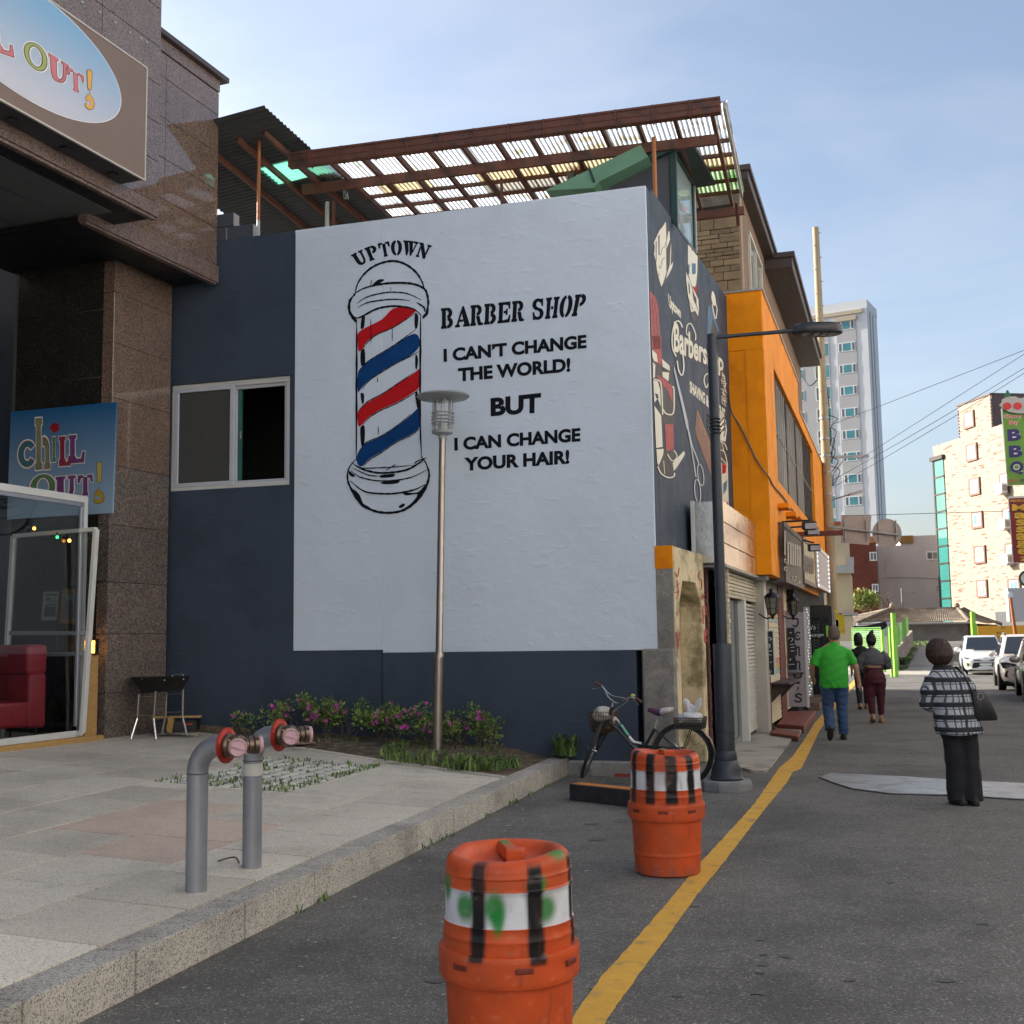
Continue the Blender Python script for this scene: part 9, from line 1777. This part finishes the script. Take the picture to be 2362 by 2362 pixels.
def grass(name, spots, lab, hmin, hmax, nb, mats, seed, spread=.06):
    rd = random.Random(seed); m = MB()
    for p in spots:
        for k in range(nb):
            a = rd.uniform(0, 6.28); h = rd.uniform(hmin, hmax); b = Vector(p)+Vector((rd.uniform(-spread, spread), rd.uniform(-spread, spread), -.005)); o_ = Vector((cos(a), sin(a), 0)); w_ = Vector((-sin(a), cos(a), 0))*rd.uniform(.003, .007)*(1+h*6); m.mi = rd.choice((0, 0, 1, 2)); t1 = b+o_*h*.3+Vector((0, 0, h*.7)); t2 = b+o_*h*rd.uniform(.5, 1.0)+Vector((0, 0, h*rd.uniform(.7, 1.0)))
            m.add([b-w_, b+w_, t1+w_*.8, t1-w_*.8, t2], [(0, 1, 2, 3), (3, 2, 4)])
    o = m.build(name, mats, fix=False); o['kind'] = 'stuff'; o['label'] = lab; return o
GM = [LEAF, LEAFL, LEAFD]; rd = random.Random(8)
sp = []
for (s, d) in TUFT:
    if rd.random() < .6: sp.append(pz(s, d, -.005))
for k in range(26): sp.append(pz(rd.uniform(PAV[0], PAV[0]+.5), rd.uniform(PAV[2], PAV[3]), -.003))
for k in range(22): sp.append(pz(rd.uniform(PAV[0], PAV[1]), PAV[3]-.02, -.003))
grass('paver_grass', sp, 'grass tufts growing between the pale pavers', .02, .07, 8, GM, 1, .05)
sp = []
cc = [(rd.uniform(820, 1180), rd.uniform(1730, 1780)) for _ in range(15)]
for k in range(120): a_ = rd.choice(cc); u = a_[0]+rd.gauss(0, 14); v = a_[1]+rd.gauss(0, 5); sp.append(onsoil(u, min(v, 1748+(u-820)*.13), .03))
for k in range(60): sp.append(onsoil(rd.uniform(1050, 1190), rd.uniform(1762, 1782), .02))
grass('planter_grass', sp, 'green grass along the planter border near the kerb', .03, .15, 9, GM, 2, .09)
sp = [onsoil(rd.uniform(540, 800), rd.uniform(1676, 1708), .05) for k in range(60)]+[onsoil(rd.uniform(740, 830), rd.uniform(1712, 1728), .04) for k in range(22)]
grass('weeds', sp, 'low weeds under the azaleas', .03, .10, 9, GM, 3, .08)
sp = [FW(FW.px(1305+rd.uniform(-20, 20), 1742)[0], .10+rd.uniform(0, .12), .24) for k in range(14)]; grass('wall_weeds', sp, 'tall weeds at the wall by the bicycle', .10, .34, 10, GM, 4, .07)
sp = [FK(s, .015, .0) for s in (-7.0, -6.95, -5.1, -4.9, -4.7, -4.5, -3.4, -3.3, -2.6, -2.45, -1.9, -7.3, -1.2)]; grass('kerb_weeds', sp, 'small weeds in the gutter along the kerb', .02, .07, 9, GM, 5, .04)
m = MB(); rd = random.Random(4)
for k in range(520):
    p = onsoil(rd.uniform(480, 1290), rd.uniform(1672, 1745), .0); p.z = planter_z(p.x, p.y)+.075; a = rd.uniform(0, 6.28); l = rd.uniform(.02, .10); q = Vector((cos(a), sin(a), rd.uniform(-.1, .25)))*l
    if (p-FW.o).dot(FW.n) > .06: m.tube([p, p+q], rd.uniform(.0015, .004), 4, cap=False)
o = m.build('leaf_litter', M('dry_litter', (.17, .11, .065), .9, var=.4, vs=30), fix=False); o['kind'] = 'stuff'; o['label'] = 'dry twigs and litter on the planter soil'
# far shrubs and verge
def shrub(name, c, r, n, size, mats, lab, cat, seed, trunk=True):
    t = thing(name, lab, cat, Vector((c.x, c.y, c.z-r[2])))
    m = MB()
    for i in range(8): 
        rd = random.Random(seed+i); q = Vector((rd.uniform(-.55, .55)*r[0], rd.uniform(-.5, .5)*r[1], rd.uniform(-.5, .5)*r[2])); leafcloud(m, c+q, (r[0]*.55, r[1]*.55, r[2]*.5), n//8, size, i % len(mats), seed=seed+i)
    m.build('crown', mats, t, fix=False); m = MB(); b = t.location
    for a in range(4): m.tube([b+Vector((.1*a-.15, 0, -.3)), c+Vector(((a-1.5)*r[0]*.35, 0, r[2]*.3))], [.06, .02], 5)
    m.build('trunk', TWIG, t)
YG = M('yellow_green_leaf', (.20, .17, .035), .6, var=.3, vs=2); 
shrub('garden_tree', at(1998, 1385, 97), (1.35, 1.2, .95), 1500, .28, [YG, LEAFL, YG], 'yellow green bushy tree beside the red brick building', 'tree', 30)
shrub('verge_bush', slope(onz(2076, 1541), .30), (.38, .55, .24), 600, .12, [LEAF, LEAFD, LEAF], 'dark green bush at the foot of the lime fence post', 'bush', 50)
sp = [slope(Fl(rd.uniform(1, 24), rd.uniform(.0, .22), 0), 0) for k in range(110)]+[slope(at(2100+rd.uniform(0, 70), 1485+rd.uniform(-4, 4), 77+rd.uniform(-2, 3)), .0) for k in range(150)]
grass('verge_grass', sp, 'rough green verge beside the alley', .08, .26, 9, GM, 7, .22)
m = MB(); b = at(2043, 1400, 93)
for k in range(14): rd = random.Random(k); m.tube([b+Vector((0, 0, -.8)), b+Vector((rd.uniform(-.4, .4), 0, rd.uniform(0, .6))), b+Vector((rd.uniform(-1, 1), 0, rd.uniform(.5, 1.6)))], [.03, .018, .008], 4)
tag(m.build('bare_shrub', TWIG), 'bare twiggy shrub before the white block', 'shrub')
m = MB(); p = at(2080, 1357, 96); m.tube([Vector((p.x, p.y, .9)), p], [.13, .09], 8); tag(m.build('wooden_pole', M('old_pole', (.20, .18, .16), .9, var=.2)), 'short grey pole with thin wires before the white block', 'pole')
